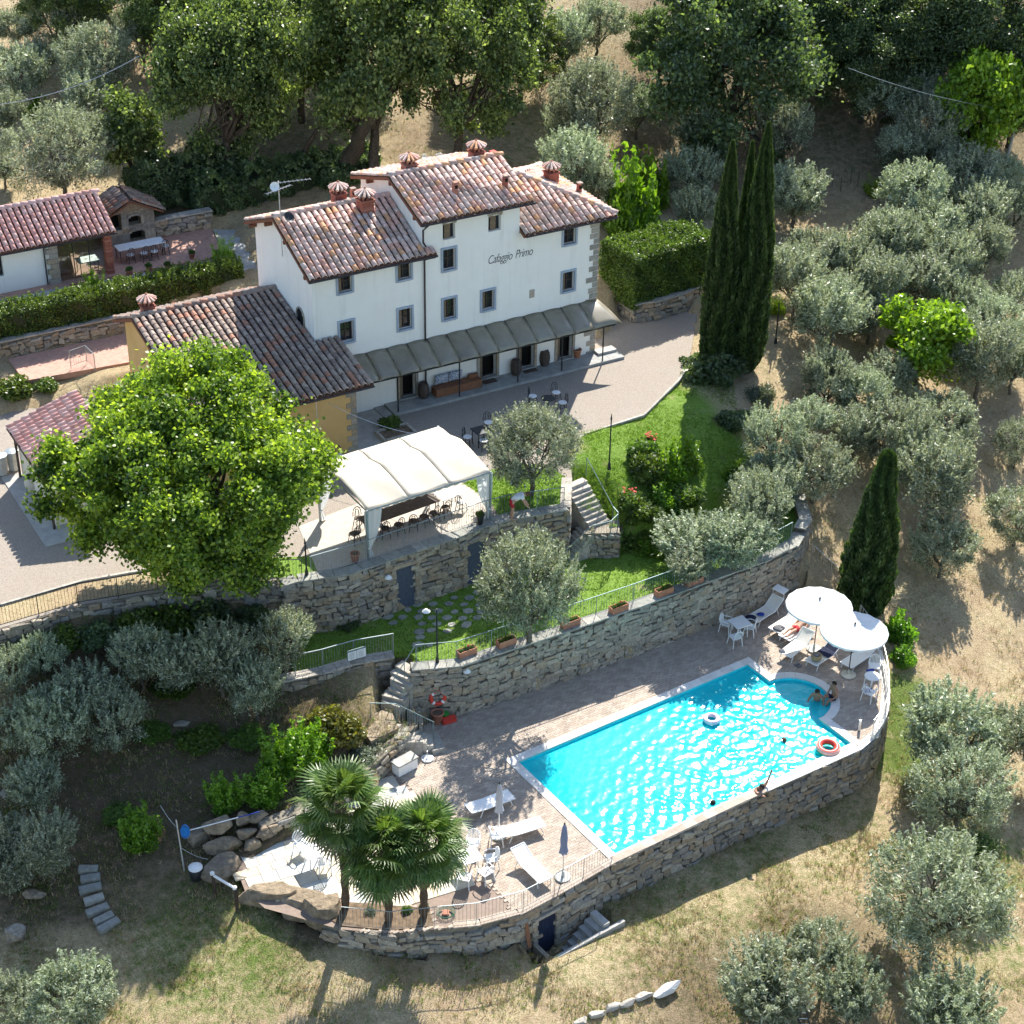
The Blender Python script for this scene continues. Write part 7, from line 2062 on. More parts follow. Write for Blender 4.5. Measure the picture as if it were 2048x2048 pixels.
# flagstones on the middle lawn
fs_ = empty('flagstone_path', A2(kc4(850, 1500), Z_MID), 0, 'grass-jointed flagstone paving in front of the wall doors', 'paving')
rf_ = random.Random(8); fpoly = [A2(kc4(x, y), Z_MID) for x, y in ((545, 1500), (690, 1425), (900, 1370), (1090, 1335), (1180, 1420), (1060, 1520), (960, 1560), (880, 1640), (720, 1665), (700, 1560))]
fpoly = [(q_.x, q_.y) for q_ in fpoly]
for i in range(-2, 16):
    for j in range(-2, 14):
        x_ = -7 + i * .62 + rf_.uniform(-.08, .08) + .2 * (j % 2); y_ = 61 + j * .5 + rf_.uniform(-.06, .06)
        if in_poly(x_, y_, fpoly) and rf_.random() < .9:
            n_ = rf_.choice((5, 6)); ra = rf_.uniform(.19, .28)
            poly = [(ra * rf_.uniform(.8, 1.15) * math.cos(2 * math.pi * k / n_), ra * .82 * rf_.uniform(.8, 1.15) * math.sin(2 * math.pi * k / n_)) for k in range(n_)]
            MB().prism(poly, -.04, .035).build('flagstone', M['flagstone'], fs_, loc=(x_ - fs_.location.x, y_ - fs_.location.y, 0), rot=(0, 0, R(32) + rf_.uniform(-.3, .3)))

# ------------------------------------------------------------------ pool furniture
def lounger(label, head, foot, back=35, sling='sling_cream', shade=False):
    """sun lounger from the foot end to the head end"""
    h = at(*head, .35); f_ = at(*foot, .35); d = h - f_; ang = math.atan2(d.y, d.x); c = (h + f_) / 2; c.z = .035
    e = empty('sun_lounger', c, ang, label, 'sun lounger', 'sun loungers by the pool')
    L_, W_ = 1.9, .62
    fr = MB()
    for y in (-W_ / 2, W_ / 2): fr.tube([(-.95, y, .33), (.30, y, .33)], .022, 6)
    fr.tube([(-.95, -W_ / 2, .33), (-.95, W_ / 2, .33)], .022, 6); fr.tube([(.3, -W_ / 2, .33), (.3, W_ / 2, .33)], .018, 6)
    fr.build('frame', M['plastic_white'], e)
    for x, dx in ((-.72, -.14), (.45, .14)):
        for y in (-W_ / 2 + .02, W_ / 2 - .02): MB().tube([(x + dx, y, 0), (x, y, .33)], .02, 6).build('leg', M['plastic_white'], e)
    MB().grid(lambda u_, w_: Vector((-.93 + 1.22 * u_, (w_ - .5) * (W_ - .04), .335 - .03 * math.sin(math.pi * u_) * math.sin(math.pi * w_))), 8, 4).build('seat_sling', M[sling], e, True)
    b = empty('backrest', (.3, 0, .335)); b.parent = e; b.rotation_euler = (0, -R(back), 0)
    bf = MB()
    for y in (-W_ / 2, W_ / 2): bf.tube([(0, y, 0), (.68, y, 0)], .022, 6)
    bf.tube([(.68, -W_ / 2, 0), (.68, W_ / 2, 0)], .022, 6); bf.build('back_frame', M['plastic_white'], b)
    MB().grid(lambda u_, w_: Vector((.01 + .66 * u_, (w_ - .5) * (W_ - .04), .003 - .025 * math.sin(math.pi * u_) * math.sin(math.pi * w_))), 6, 4).build('back_sling', M[sling], b, True)
    if shade:
        sh = empty('sunshade', (.68, 0, 0)); sh.parent = b; sh.rotation_euler = (0, R(back - 8), 0)
        MB().box((.16, 0, .3), (.4, W_ + .02, .03)).build('shade_panel', M['sling_white'], sh)
        for y in (-W_ / 2, W_ / 2): MB().tube([(0, y, 0), (.02, y, .3)], .014, 5).build('shade_arm', M['plastic_white'], sh)
    return e
lo = lounger
l1 = lo('sun lounger with a raised sunshade below the end of the pool wall', kp1(845, 255), kp1(635, 385), 38, 'sling_cream', True)
l2 = lo('cream sun lounger with clothes lying on it, left of the sunbather', kp1(1000, 345), kp1(810, 465), 30)
l3 = lo('sun lounger that the sunbather lies on', kp1(1085, 400), kp1(885, 525), 22)
l4 = lo('sun lounger with raised back nearest the pool corner', kp1(1085, 505), kp1(880, 665), 38)
l5 = lo('sun lounger half covered by a navy towel with a straw basket', kp1(1300, 585), kp1(1085, 720), 30)
l6 = lo('sun lounger under the right parasol beside the round base', kp1(1570, 600), kp1(1355, 740), 32)
l7 = lo('flat white sun lounger behind the closed grey parasol', kp2(565, 615), kp2(815, 520), 6, 'sling_white')
l8 = lo('white sun lounger in the middle of the left deck', kp2(760, 790), kp2(1035, 705), 10, 'sling_white')
l9 = lo('white sun lounger with raised head beside the front railing', kp2(865, 900), kp2(1085, 1115), 28, 'sling_white')
tw = MB().grid(lambda u_, w_: Vector((-.15 + .5 * u_, (w_ - .5) * .66, .35 + (.02 if u_ < .8 else .06))), 6, 4).build('towel', M['fabric_navy'], None, True, loc=l5.location, rot=l5.rotation_euler); tag(tw, 'navy towel spread over the lounger with the basket', 'towel')
tw2 = MB().grid(lambda u_, w_: Vector((.33 + .56 * u_, (w_ - .5) * .66, .37 + .33 * u_)), 6, 4).build('towel', M['fabric_navy'], None, True, loc=l5.location, rot=l5.rotation_euler); tag(tw2, 'navy towel hung over the raised back of that lounger', 'towel')
bk = empty('straw_basket', at(*kp1(1130, 690), .42), 0, 'round straw basket on the foot of the navy-towelled lounger', 'basket')
MB().lathe([(.17, 0), (.24, .1), (.25, .2), (.21, .26), (.17, .24)], n=16, caps=False).build('basket', M['wicker'], bk, True); MB().lathe([(.18, .2), (.12, .28), (.01, .3)], n=12, caps=False).build('contents', M['towel_grey'], bk, True)
for (x, y, m_, s_, lab, nm, cat) in ((840, 450, 'towel_grey', .22, 'crumpled grey clothes on the cream lounger', 'clothes', 'clothes'), (700, 342, 'fabric_blue', .13, 'blue cloth on the lounger with the sunshade', 'cloth', 'cloth'), (865, 625, 'towel_grey', .12, 'small dark towel at the foot of the lounger nearest the pool', 'towel', 'towel'), (620, 372, 'fabric_navy', .22, 'black bag beside the white table at the wall', 'bag', 'bag')):
    z_ = .4
    rr_ = random.Random(x); bm = bmesh.new(); bmesh.ops.create_icosphere(bm, subdivisions=2, radius=1)
    for vv in bm.verts: vv.co = Vector((vv.co.x * s_ * 1.3, vv.co.y * s_, max(-.05, vv.co.z) * s_ * .6)) * rr_.uniform(.82, 1.18)
    me_ = bpy.data.meshes.new(nm); bm.to_mesh(me_); bm.free(); me_.materials.append(M[m_])
    o = link_mesh(nm, me_, None, at(*kp1(x, y), z_)); tag(o, lab, cat)
sn = empty('sandals', at(*kp1(990, 738), .03), .6, 'pair of dark sandals on the deck between loungers and pool', 'sandals')
for s in (-1, 1): MB().box((0, s * .08, .015), (.26, .09, .03)).build('sole', M['towel_grey'], sn)

def parasol_open(label, base, zc=2.35, r=1.45):
    p = at(*base, .03)
    e = empty('parasol', p, .2, label, 'parasol', 'open white parasols')
    MB().lathe([(.32, 0), (.32, .05), (.06, .08), (.045, .3)], n=20).build('base', M['slab_sand'], e)
    MB().tube([(0, 0, .05), (0, 0, zc + .32)], .024, 8).build('pole', M['parasol_dark'], e)
    n = 16; g_ = MB()
    for k in range(n):
        a0, a1 = 2 * math.pi * k / n, 2 * math.pi * (k + 1) / n
        rows_ = []
        for t_ in (0.02, .35, .7, 1.0):
            z_ = zc + .30 * (1 - t_ ** 1.25)
            rows_.append([Vector((r * t_ * math.cos(a0), r * t_ * math.sin(a0), z_)), Vector((r * t_ * math.cos((a0 + a1) / 2) * .985, r * t_ * math.sin((a0 + a1) / 2) * .985, z_ - .02 * t_)), Vector((r * t_ * math.cos(a1), r * t_ * math.sin(a1), z_))])
        for ra_, rb_ in zip(rows_, rows_[1:]):
            for j in range(2): g_.quad(ra_[j], rb_[j], rb_[j + 1], ra_[j + 1])
    g_.build('canopy', M['parasol_cloth'], e)
    vl = MB()
    for k in range(n):
        a0, a1 = 2 * math.pi * k / n, 2 * math.pi * (k + 1) / n; am = (a0 + a1) / 2
        c = lambda a_, rr, z_: Vector((rr * math.cos(a_), rr * math.sin(a_), z_))
        vl.quad(c(a0, r, zc), c(am, r * .985, zc - .02), c(am, r * .985, zc - .13), c(a0, r, zc - .08)); vl.quad(c(am, r * .985, zc - .02), c(a1, r, zc), c(a1, r, zc - .08), c(am, r * .985, zc - .13))
    vl.build('valance', M['parasol_cloth'], e)
    for k in range(8):
        a_ = 2 * math.pi * k / 8; MB().tube([(.03 * math.cos(a_), .03 * math.sin(a_), zc + .24), (r * .97 * math.cos(a_), r * .97 * math.sin(a_), zc - .03)], .01, 4).build('rib', M['parasol_dark'], e)
    MB().lathe([(.035, zc + .3), (.05, zc + .36), (.01, zc + .44)], n=10).build('finial', M['parasol_dark'], e)
    return e
parasol_open('left open white parasol, farther from the camera, by the lone cypress', kp1(1112, 612))
parasol_open('right open white parasol overlapping the other, half in tree shade', kp1(1378, 812))
def parasol_closed(label, base, mat, h=2.55):
    p = at(*base, .03)
    e = empty('parasol', p, 0, label, 'parasol', 'closed parasols')
    MB().lathe([(.3, 0), (.3, .05), (.06, .08), (.045, .3)], n=20).build('base', M['slab_sand'], e)
    MB().tube([(0, 0, .05), (0, 0, h)], .02, 8).build('pole', M['steel'], e)
    n = 16
    def fn(u_, w_):
        a_ = 2 * math.pi * u_; r_ = np.interp(w_, [0, .1, .5, .75, 1], [.02, .07, .12, .10, .155]) * (1 + .25 * math.sin(a_ * 6))
        return Vector((r_ * math.cos(a_), r_ * math.sin(a_), h + .02 - 1.35 * w_))
    MB().grid(fn, 24, 10).build('folded_cloth', M[mat], e, True)
    MB().lathe([(.03, h), (.035, h + .06), (.01, h + .12)], n=8).build('finial', M['parasol_dark'], e)
parasol_closed('closed grey parasol behind the middle loungers', kp2(752, 800), 'parasol_grey')
parasol_closed('closed blue-grey parasol in front of the short pool end', kp2(1192, 1085), 'parasol_blue')
ub = empty('umbrella_stand', at(*kp2(258, 268), .02), 0, 'empty white parasol base beside the storage box', 'umbrella stand')
MB().lathe([(.25, 0), (.25, .05), (.05, .08)], n=18).build('plate', M['plastic_white'], ub); MB().tube([(0, 0, .05), (0, 0, .4)], .022, 8).build('tube', M['steel'], ub)

def plastic_chair():
    e = empty('garden_chair')
    m_ = M['plastic_white']
    for x, y, dx, dy in ((-.2, -.2, -.05, -.04), (.2, -.2, .05, -.04), (-.2, .2, -.04, .06), (.2, .2, .04, .06)):
        MB().tube([(x + dx, y + dy, 0), (x, y, .42)], .024, 5).build('leg', m_, e)
    MB().box((0, 0, .425), (.46, .44, .03)).build('seat', m_, e)
    b = MB()
    for k in range(7):
        x = -.2 + .4 * k / 6; b.tube([(x * .9, .2, .45), (x, .27 - .03 * abs(k - 3) / 3, .82 - .02 * (k - 3) ** 2 * .5)], .017, 4)
    b.tube([(-.23 * math.cos(t_), .25 + .03 * math.sin(t_), .55 + .30 * math.sin(t_)) for t_ in np.linspace(0, math.pi, 9)], .024, 5)
    b.build('backrest', m_, e)
    for s in (-1, 1): MB().tube([(s * .22, .22, .63), (s * .26, -.05, .64), (s * .24, -.2, .6), (s * .22, -.2, .43)], .022, 5).build('armrest', m_, e)
    return e
PC_ = plastic_chair(); upc = [False]
def pchair(k, rz, lab, z=.03):
    p = at(k[0], k[1], .42); p.z = z
    put(PC_, upc, p, rz, lab, 'chair', 'white plastic garden chairs')
pchair(kp1(435, 415), 1.1, 'white garden chair left of the table by the pool wall'); pchair(kp1(505, 520), 3.6, 'white garden chair in front of the table by the pool wall'); pchair(kp1(618, 440), -1.9, 'white garden chair right of the table by the pool wall')
pchair(kp1(1580, 745), -.2, 'white garden chair behind the small round table at the deck end'); pchair(kp1(1540, 945), 2.5, 'white garden chair in front of the small round table at the deck end')
pchair(kp2(575, 850), -.1, 'white garden chair behind the square table near the palms'); pchair(kp2(698, 955), -1.3, 'white garden chair right of the square table near the palms'); pchair(kp2(515, 1085), 2.9, 'white garden chair in front of the square table near the palms')
pchair(kp2(660, 1050), -2.4, 'white garden chair beside the lounger with the raised head'); pchair(kp3(770, 1135), .8, 'white garden chair behind the tall palm'); pchair(kp3(905, 1240), 3.3, 'white garden chair left of the tall palm trunk')
pchair(kp2(735, 800), 1.7, 'white garden chair at the foot of the closed grey parasol')
def ptable(label, k, r=None, z=.03, rz=.5):
    p = at(k[0], k[1], .7); p.z = z
    e = empty('garden_table', p, rz, label, 'table', 'white plastic tables')
    if r: MB().lathe([(r - .02, .68), (r, .69), (r, .715), (r - .03, .72)], n=20).build('tabletop', M['plastic_white'], e)
    else: MB().box((0, 0, .7), (.8, .8, .035)).build('tabletop', M['plastic_white'], e)
    q_ = (r or .4) * .68
    for x in (-1, 1):
        for y in (-1, 1): MB().tube([(x * q_, y * q_, 0), (x * q_ * .85, y * q_ * .85, .69)], .026, 5).build('leg', M['plastic_white'], e)
ptable('white square table between garden chairs by the pool wall', kp1(540, 408)); ptable('small white round table at the far right end of the deck', kp1(1565, 825), .34); ptable('white square table among the chairs near the palms', kp2(545, 940)); ptable('white table half hidden behind the tall palm', kp3(840, 1180))
for (k, lab) in ((kp1(1550, 780), 'blue towel on the chair behind the small round table'), (kp1(1530, 930), 'blue towel on the seat of the front deck-end chair')):
    o = MB().grid(lambda u_, w_: Vector(((u_ - .5) * .34, (w_ - .5) * .3, .03 * math.sin(5 * u_) * math.sin(4 * w_))), 6, 6).build('towel', M['fabric_blue'], None, True, loc=at(k[0], k[1], .5)); tag(o, lab, 'towel')
bd_ = MB().lathe([(.06, 0), (.06, .45), (.04, .5)], n=10).build('deck_bollard', M['steel'], None, loc=at(*kp1(1462, 1235), .03)); tag(bd_, 'short pale post near the pool corner', 'post')
# storage box, lifebuoy, hose
sb = empty('storage_box', at(*kp3(1375, 700), .03), R(42), 'pale plastic storage box beside the lower steps', 'box')
b = MB(); b.box((0, 0, .24), (.95, .45, .48)); b.build('body', M['plastic_white'], sb); MB().box((0, 0, .51), (1.02, .52, .07)).build('lid', M['concrete'], sb)
lb = empty('lifebuoy', Vector((-2.95, 60.28, 1.05)), R(15), 'red and white lifebuoy hung on the pool wall', 'lifebuoy')
def torus(R_, r_, n=28, m=10, zfun=None):
    mb = MB()
    mb.grid(lambda u_, w_: Vector(((R_ + r_ * math.cos(2 * math.pi * w_)) * math.cos(2 * math.pi * u_), (R_ + r_ * math.cos(2 * math.pi * w_)) * math.sin(2 * math.pi * u_), r_ * math.sin(2 * math.pi * w_))), n, m)
    return mb
torus(.29, .085).build('ring', M['red_plastic'], lb, True, rot=(R(80), 0, 0))
for k in range(4):
    a_ = math.pi / 4 + k * math.pi / 2
    o = MB().lathe([(.09, -.05), (.092, 0), (.09, .05)], n=10, caps=False).build('band', M['plastic_white'], lb, True); o.matrix_basis = Matrix.Rotation(R(80), 4, 'X') @ Matrix.Rotation(a_, 4, 'Z') @ Matrix.Translation((.29, 0, 0)) @ Matrix.Rotation(math.pi / 2, 4, 'X')
rb = MB().box((0, 0, .1), (.6, .25, .2)).build('life_jacket', M['red_plastic'], None, loc=(-2.5, 60.0, .03), rot=(.2, 0, .5)); tag(rb, 'red life jacket on the ground below the lifebuoy', 'life jacket')
yb = MB().lathe([(.12, 0), (.15, .3)], n=12).build('bucket', M['green_plastic'], None, loc=at(*kp3(1612, 400), .03)); tag(yb, 'green bucket right of the tall terracotta pot', 'bucket')
hs = empty('garden_hose', at(*kp2(385, 1335), .03), 0, 'coiled green hose round a small drain lid on the patio', 'hose')
MB().tube([((.24 + .002 * k_) * math.cos(k_ * .35), (.22 + .002 * k_) * math.sin(k_ * .35), .02 + .001 * k_) for k_ in range(60) if k_ < 60 and True][:60], .012, 5).build('coil', M['hose_green'], hs)
MB().box((0, 0, .04), (.24, .24, .07)).build('lid', M['terracotta'], hs)

# floats in the pool
def ring(label, k, R_, r_, top, bottom, z=-.1, tilt=0):
    e = empty('swim_ring', at(k[0], k[1], z + r_), 0, label, 'swim ring')
    e.rotation_euler = (tilt, tilt * .5, 0)
    n = 28; mb = MB()
    mb.grid(lambda u_, w_: Vector(((R_ + r_ * math.cos(math.pi * w_)) * math.cos(2 * math.pi * u_), (R_ + r_ * math.cos(math.pi * w_)) * math.sin(2 * math.pi * u_), r_ * math.sin(math.pi * w_))), n, 8); mb.build('upper_half', M[top], e, True)
    mb = MB(); mb.grid(lambda u_, w_: Vector(((R_ + r_ * math.cos(math.pi * w_)) * math.cos(2 * math.pi * u_), (R_ + r_ * math.cos(math.pi * w_)) * math.sin(2 * math.pi * u_), -r_ * math.sin(math.pi * w_))), n, 8); mb.build('lower_half', M[bottom], e, True)
    return e
t = NT('melon_plastic'); p = t.objc()
vm = t.node('ShaderNodeVectorMath', operation='LENGTH'); t.link(p, vm.inputs[0])
t.col(t.mix(t.ramp(vm.outputs['Value'], [(.44, 0.0), (.47, 1.0)]), (.62, .07, .05), (.80, .45, .38))).rough(.35)
t = NT('pastel_plastic'); p = t.objc(); t.col(t.ramp(t.noise(p, 7, 2), [(.42, (.80, .80, .82)), (.58, (.70, .50, .62))])).rough(.35)
ring('small white and pink swim ring floating in the far half of the pool', kp1(322, 1150), .27, .1, 'pastel_plastic', 'pink_plastic')
ring('large red and green watermelon swim ring at the pool edge', kp1(1222, 1370), .37, .14, 'melon_plastic', 'green_plastic', -.06, .06)

# boulders and rocks
def rock(name, label, k, size, rz=0, z=None, flat=False, parent=None, seed=0, mat='boulder'):
    p = on_ground(*k) if z is None else at(k[0], k[1], z)
    rr_ = random.Random(seed + int(k[0]))
    bm = bmesh.new(); bmesh.ops.create_icosphere(bm, subdivisions=4, radius=.5)
    off = Vector((seed, k[0] * .01, k[1] * .01))
    planes = [(Vector((rr_.gauss(0, 1), rr_.gauss(0, 1), rr_.gauss(0, .8))).normalized(), rr_.uniform(.27, .42)) for _ in range(13)] + [(Vector((0, 0, -1)), .34), (Vector((rr_.uniform(-.1, .1), rr_.uniform(-.1, .1), 1)).normalized(), .24 if flat else .36)]
    for vv in bm.verts:
        b_ = vv.co.copy()
        for pn_, pd_ in planes:
            q_ = b_.dot(pn_)
            if q_ > pd_: b_ -= pn_ * (q_ - pd_)
        nz_ = mnoise.fractal(b_ * 9 + off, 1, 2, 4) * .035
        b_ = b_ * (1 + nz_)
        vv.co = Vector((b_.x * size[0] * 1.35, b_.y * size[1] * 1.35, b_.z * size[2] * 1.3))
    for f_ in bm.faces: f_.smooth = False
    me_ = bpy.data.meshes.new(name); bm.to_mesh(me_); bm.free(); me_.materials.append(M[mat])
    o = link_mesh(name, me_, None, p + Vector((0, 0, size[2] * .3)), (0, 0, rz)); tag(o, label, 'boulder', 'boulders round the patio')
    return o
rock('boulder', 'flat-topped block at the left end of the patio', kp3(315, 1310), (1.35, .85, 1.0), .4, -.3, True)
rock('boulder', 'large flat sunlit boulder at the front of the patio', kp3(580, 1470), (1.9, 1.0, 1.1), .15, -.45, True, seed=2)
rock('boulder', 'second large boulder in the row below the patio', kp3(745, 1520), (1.75, 1.05, 1.2), -.2, -.6, True, seed=3)
rock('boulder', 'rounded boulder at the left foot of the palm bed', kp3(890, 1590), (1.6, 1.1, 1.4), .3, -.7, seed=4)
rock('boulder', 'light brown boulder beside the blue pool net', kp3(160, 1130), (.8, .6, .8), .2, .0, seed=5)
rock('boulder', 'big rock left of the stacked patio rocks', kp3(290, 1050), (1.1, .7, .7), .5, .4, seed=6); rock('boulder', 'long low rock under the big left rock', kp3(300, 1180), (1.2, .7, .6), .35, .0, seed=7)
for i, (x, y) in enumerate(((430, 1000), (520, 985), (450, 1090), (560, 1080), (480, 1150))):
    rock('boulder', ('upper left rock of the stacked patio rocks', 'upper right rock of the stacked patio rocks', 'middle left rock of the stacked patio rocks', 'middle right rock of the stacked patio rocks', 'lowest rock of the stacked patio rocks')[i], kp3(x, y), (.7, .45, .42), .45, .6 - .28 * (i // 2), seed=10 + i)
stone_wall('patio_wall', 'curved wall of large rough stones behind the patio and palms', [(-9.2, 52.5), (-8.0, 53.25), (-5.65, 55.5), (-4.75, 56.8), (-3.55, 58.7), (-3.7, 59.6)], lambda d: .72 + .03 * d, -.1, 1, .5, 'wall_stone', (.28, .62), (.18, .32), seed=66, limit=160, cap=False)
rock('stone', 'pale stones lying on the shaded bank above the shrubs', kp4(1000, 1510), (.55, .3, .2), .4, mat='wall_stone_grey')
rock('stone', 'loose grey stones on the shaded bank below the olives', kp4(770, 1545), (.4, .25, .15), .2, mat='wall_stone_grey', seed=3)
rock('stone', 'dark rock outcrop at the left edge of the shaded bank', kr6(110, 320), (1.1, .7, .3), .2, mat='wall_stone_grey', seed=5)
rock('stone', 'pale rock under the thin olive at the left edge', kr6(240, 1035), (.7, .5, .35), .2, mat='wall_stone_grey', seed=6)
rock('stone', 'grey stump-like rock near the lower left corner', kr6(110, 1310), (.65, .6, .6), .2, mat='wall_stone_grey', seed=7)
# edging at the bottom right, white block, ladder
for i, (fx, fy) in enumerate(((1095, 1930), (1125, 1918), (1155, 1906), (1185, 1895), (1215, 1884))):
    rock('edging_stone', 'pale stone of the edging at the bottom, %s from the left' % nth[i], (fx, fy), (.62, .26, .25), R(28), seed=20 + i, mat='step_stone')
rock('white_block', 'white stone block at the right end of the bottom edging', (1258, 1872), (.95, .4, .5), R(32), flat=True, seed=30, mat='white_stone')
la0 = on_ground(1518, 1935); lad = empty('ladder', la0, 0, 'black ladder leaning under the olives at the bottom', 'ladder')
la1 = on_ground(1502, 1878, .6) + Vector((0, 0, .9)) - la0
for s in (-.17, .17): MB().tube([(s, 0, .1), (la1.x + s, la1.y, la1.z)], .025, 5).build('rail', M['iron'], lad)
for k in range(6): MB().tube([(-.17 + la1.x * k / 6, la1.y * k / 6, .1 + (la1.z - .1) * k / 6), (.17 + la1.x * k / 6, la1.y * k / 6, .1 + (la1.z - .1) * k / 6)], .016, 5).build('rung', M['steel'], lad)
# pool net, poles, drum, small rail
pn = on_ground(*kr6(1310, 590)); e = empty('pool_net', pn, 0, 'blue pool skimmer net on a long white pole', 'pool net')
q0 = at(*kr6(1340, 565), 1.0) - pn; q1 = at(*kr6(1680, 475), 1.5) - pn; q2 = at(*kr6(1830, 435), 1.7) - pn
MB().tube([q0, q1], .022, 6).build('pole', M['plastic_white'], e); MB().tube([q1, q2], .022, 6).build('grip', M['fabric_blue'], e)
nq = at(*kr6(1305, 575), .95) - pn
MB().tube([nq + Vector((.16 * math.cos(t_), .05 * math.sin(t_), .28 * math.sin(t_))) for t_ in np.linspace(0, 2 * math.pi, 15)], .022, 6).build('hoop', M['blue_plastic'], e); MB().grid(lambda u_, w_: nq + Vector((.15 * math.cos(6.283 * u_) * w_, .06 * (1 - w_), .26 * math.sin(6.283 * u_) * w_)), 14, 3).build('mesh', M['blue_plastic'], e)
fp = on_ground(*kr6(1300, 850)); o = MB().tube([(0, 0, -.2), (-.1, 0, 2.5)], .03, 8, r1=.025).build('wire_post', M['antenna_metal'], None, loc=fp); tag(o, 'grey metal post beside the blue pool net', 'post')
for a_, lab in ((kr6(1130, 390), 'wire running left from the grey metal post'), (kr6(1465, 770), 'wire running down right from the grey metal post')):
    wire('fence_wire', lab, fp + Vector((-.08, 0, 2.1 if 'left' in lab else 1.2)), at(*a_, 2.0 if 'left' in lab else .5), .1, .008)
dm = empty('drum', on_ground(*kr6(1385, 900)), .4, 'black drum with a white lid below the patio block', 'drum')
MB().lathe([(.22, 0), (.25, .3), (.23, .5)], n=14).build('body', M['iron'], dm, True); MB().lathe([(.27, .5), (.27, .54), (.12, .62), (.01, .63)], n=14, caps=False).build('lid', M['plastic_white'], dm, True)
fr0, fr1 = on_ground(*kr6(1515, 1020)), on_ground(*kr6(1672, 1118))
e = empty('post_and_rail', fr0, 0, 'white rail on two dark posts at the lower left corner of the patio', 'barrier')
MB().tube([(0, 0, -.1), (0, 0, 1.0)], .07, 8).build('post', M['dark_wood'], e); MB().tube([fr1 - fr0, fr1 - fr0 + Vector((0, 0, 1.05))], .07, 8).build('post', M['dark_wood'], e)
MB().tube([(0, 0, .95), fr1 - fr0 + Vector((0, 0, 1.0))], .05, 8).build('rail', M['plastic_white'], e)
for s, q_ in ((0, Vector((0, 0, 0))), (1, fr1 - fr0)): MB().lathe([(.085, 0), (.085, .08), (.03, .12)], q_ + Vector((-.02, 0, 1.0)), 10).build('cap', M['plastic_white'], e)
# netting fence at the far end of the pool wall
na_, nb_ = at(1530, 1062, .6), at(1602, 1128, -.1)
railing('wire_fence', 'low wire fence between the pool wall end and the lone cypress', [na_, nb_], 1.0, 1.3, .25, 'steel', .015, True, 'fence')
# patio furniture at the upper left
pt = A2(kc3(965, 785), z_p + .75); pt.z = z_p + .02
table_rect('patio_table', 'long pale stone table on the shaded upper patio', pt, 2.6, .85, HA, 'white_stone', 'iron')
for i, (x, y) in enumerate(((900, 862), (995, 850), (1065, 838), (1140, 800))):
    p = A2(kc3(x, y), z_p + .45); p.z = z_p + .015
    put(BC, used_bc, p, HA + math.pi + random.uniform(-.3, .3), 'iron chair with a pale seat at the upper patio table, %s from the left' % nth[i], 'chair', 'chairs at the upper patio table')
pt = A2(kc3(600, 890), z_p + .75); pt.z = z_p + .02
table_rect('veranda_table', 'white table inside the glazed veranda', pt, 1.1, .8, HA, 'sling_white', 'iron')
# things behind the house
pt = on_ground(*f1(1440, 225), .7)
table_rect('garden_table', 'white table with chairs on the lawn behind the middle chimneys', pt, 1.2, .9, .3, 'plastic_white', 'plastic_white')
for i, (x, y) in enumerate(((1395, 240), (1490, 215))):
    p = on_ground(*f1(x, y), .4); put(PC_, upc, p, 1.0 + 2 * i, ('white chair left of the table behind the house', 'white chair right of the table behind the house')[i], 'chair', 'chairs behind the house')
pt = on_ground(*f1(1090, 335), .3)
e = empty('sun_bed', pt, .4, 'pale sun bed on the lawn behind the house ridge', 'sun bed'); MB().box((0, 0, .3), (1.9, .65, .06)).build('bed', M['plastic_white'], e)
for x in (-.8, .8):
    for y in (-.25, .25): MB().tube([(x, y, 0), (x, y, .3)], .02, 5).build('leg', M['plastic_white'], e)
pt = on_ground(*f2(555, 175), .5)
e = empty('toy_slide', pt, .6, 'green and orange toy slide on the lawn behind the house', 'slide'); MB().grid(lambda u_, w_: Vector((1.2 * u_, (w_ - .5) * .4, .8 - .75 * u_ + .12 * abs(w_ - .5))), 6, 4).build('chute', M['green_plastic'], e); MB().box((-.2, 0, .45), (.35, .45, .9)).build('ladder', M['red_plastic'], e)
# stakes in the clearing
for i, (x, y) in enumerate(((930, 1040), (985, 1000), (1025, 1010), (885, 1010))):
    p = on_ground(1264 + .3457 * x, .3457 * y); o = MB().tube([(0, 0, -.1), (0, 0, .9)], .025, 5).build('stake', M['bark_olive'], None, loc=p); tag(o, 'thin wooden stake in the dry clearing, %s from the left' % (ORD[(1, 2, 3, 0)[i]]), 'stake', 'stakes in the clearing')
for (x, y, lab) in ((690, 765, 'red flowers at the top of the planted slope'), (560, 1105, 'pink-red flowers beside the stair handrail'), (575, 1160, 'red flowers below the pink ones near the landing')):
    p = on_ground(*kc8(x, y)); e = empty('flowers', p, 0, lab, 'flowers')
    fb = MB(); rr_ = random.Random(x)
    for k in range(22): fb.lathe([(.02, 0), (.055, .03), (.015, .05)], (rr_.uniform(-.3, .3), rr_.uniform(-.25, .25), rr_.uniform(.25, .5)), 6)
    fb.build('blossoms', M['flower_red'], e)
    o = bpy.data.objects.new('foliage', SH['green'][1]); COL.objects.link(o); o.parent = e; o.scale = (.38, .32, .36)

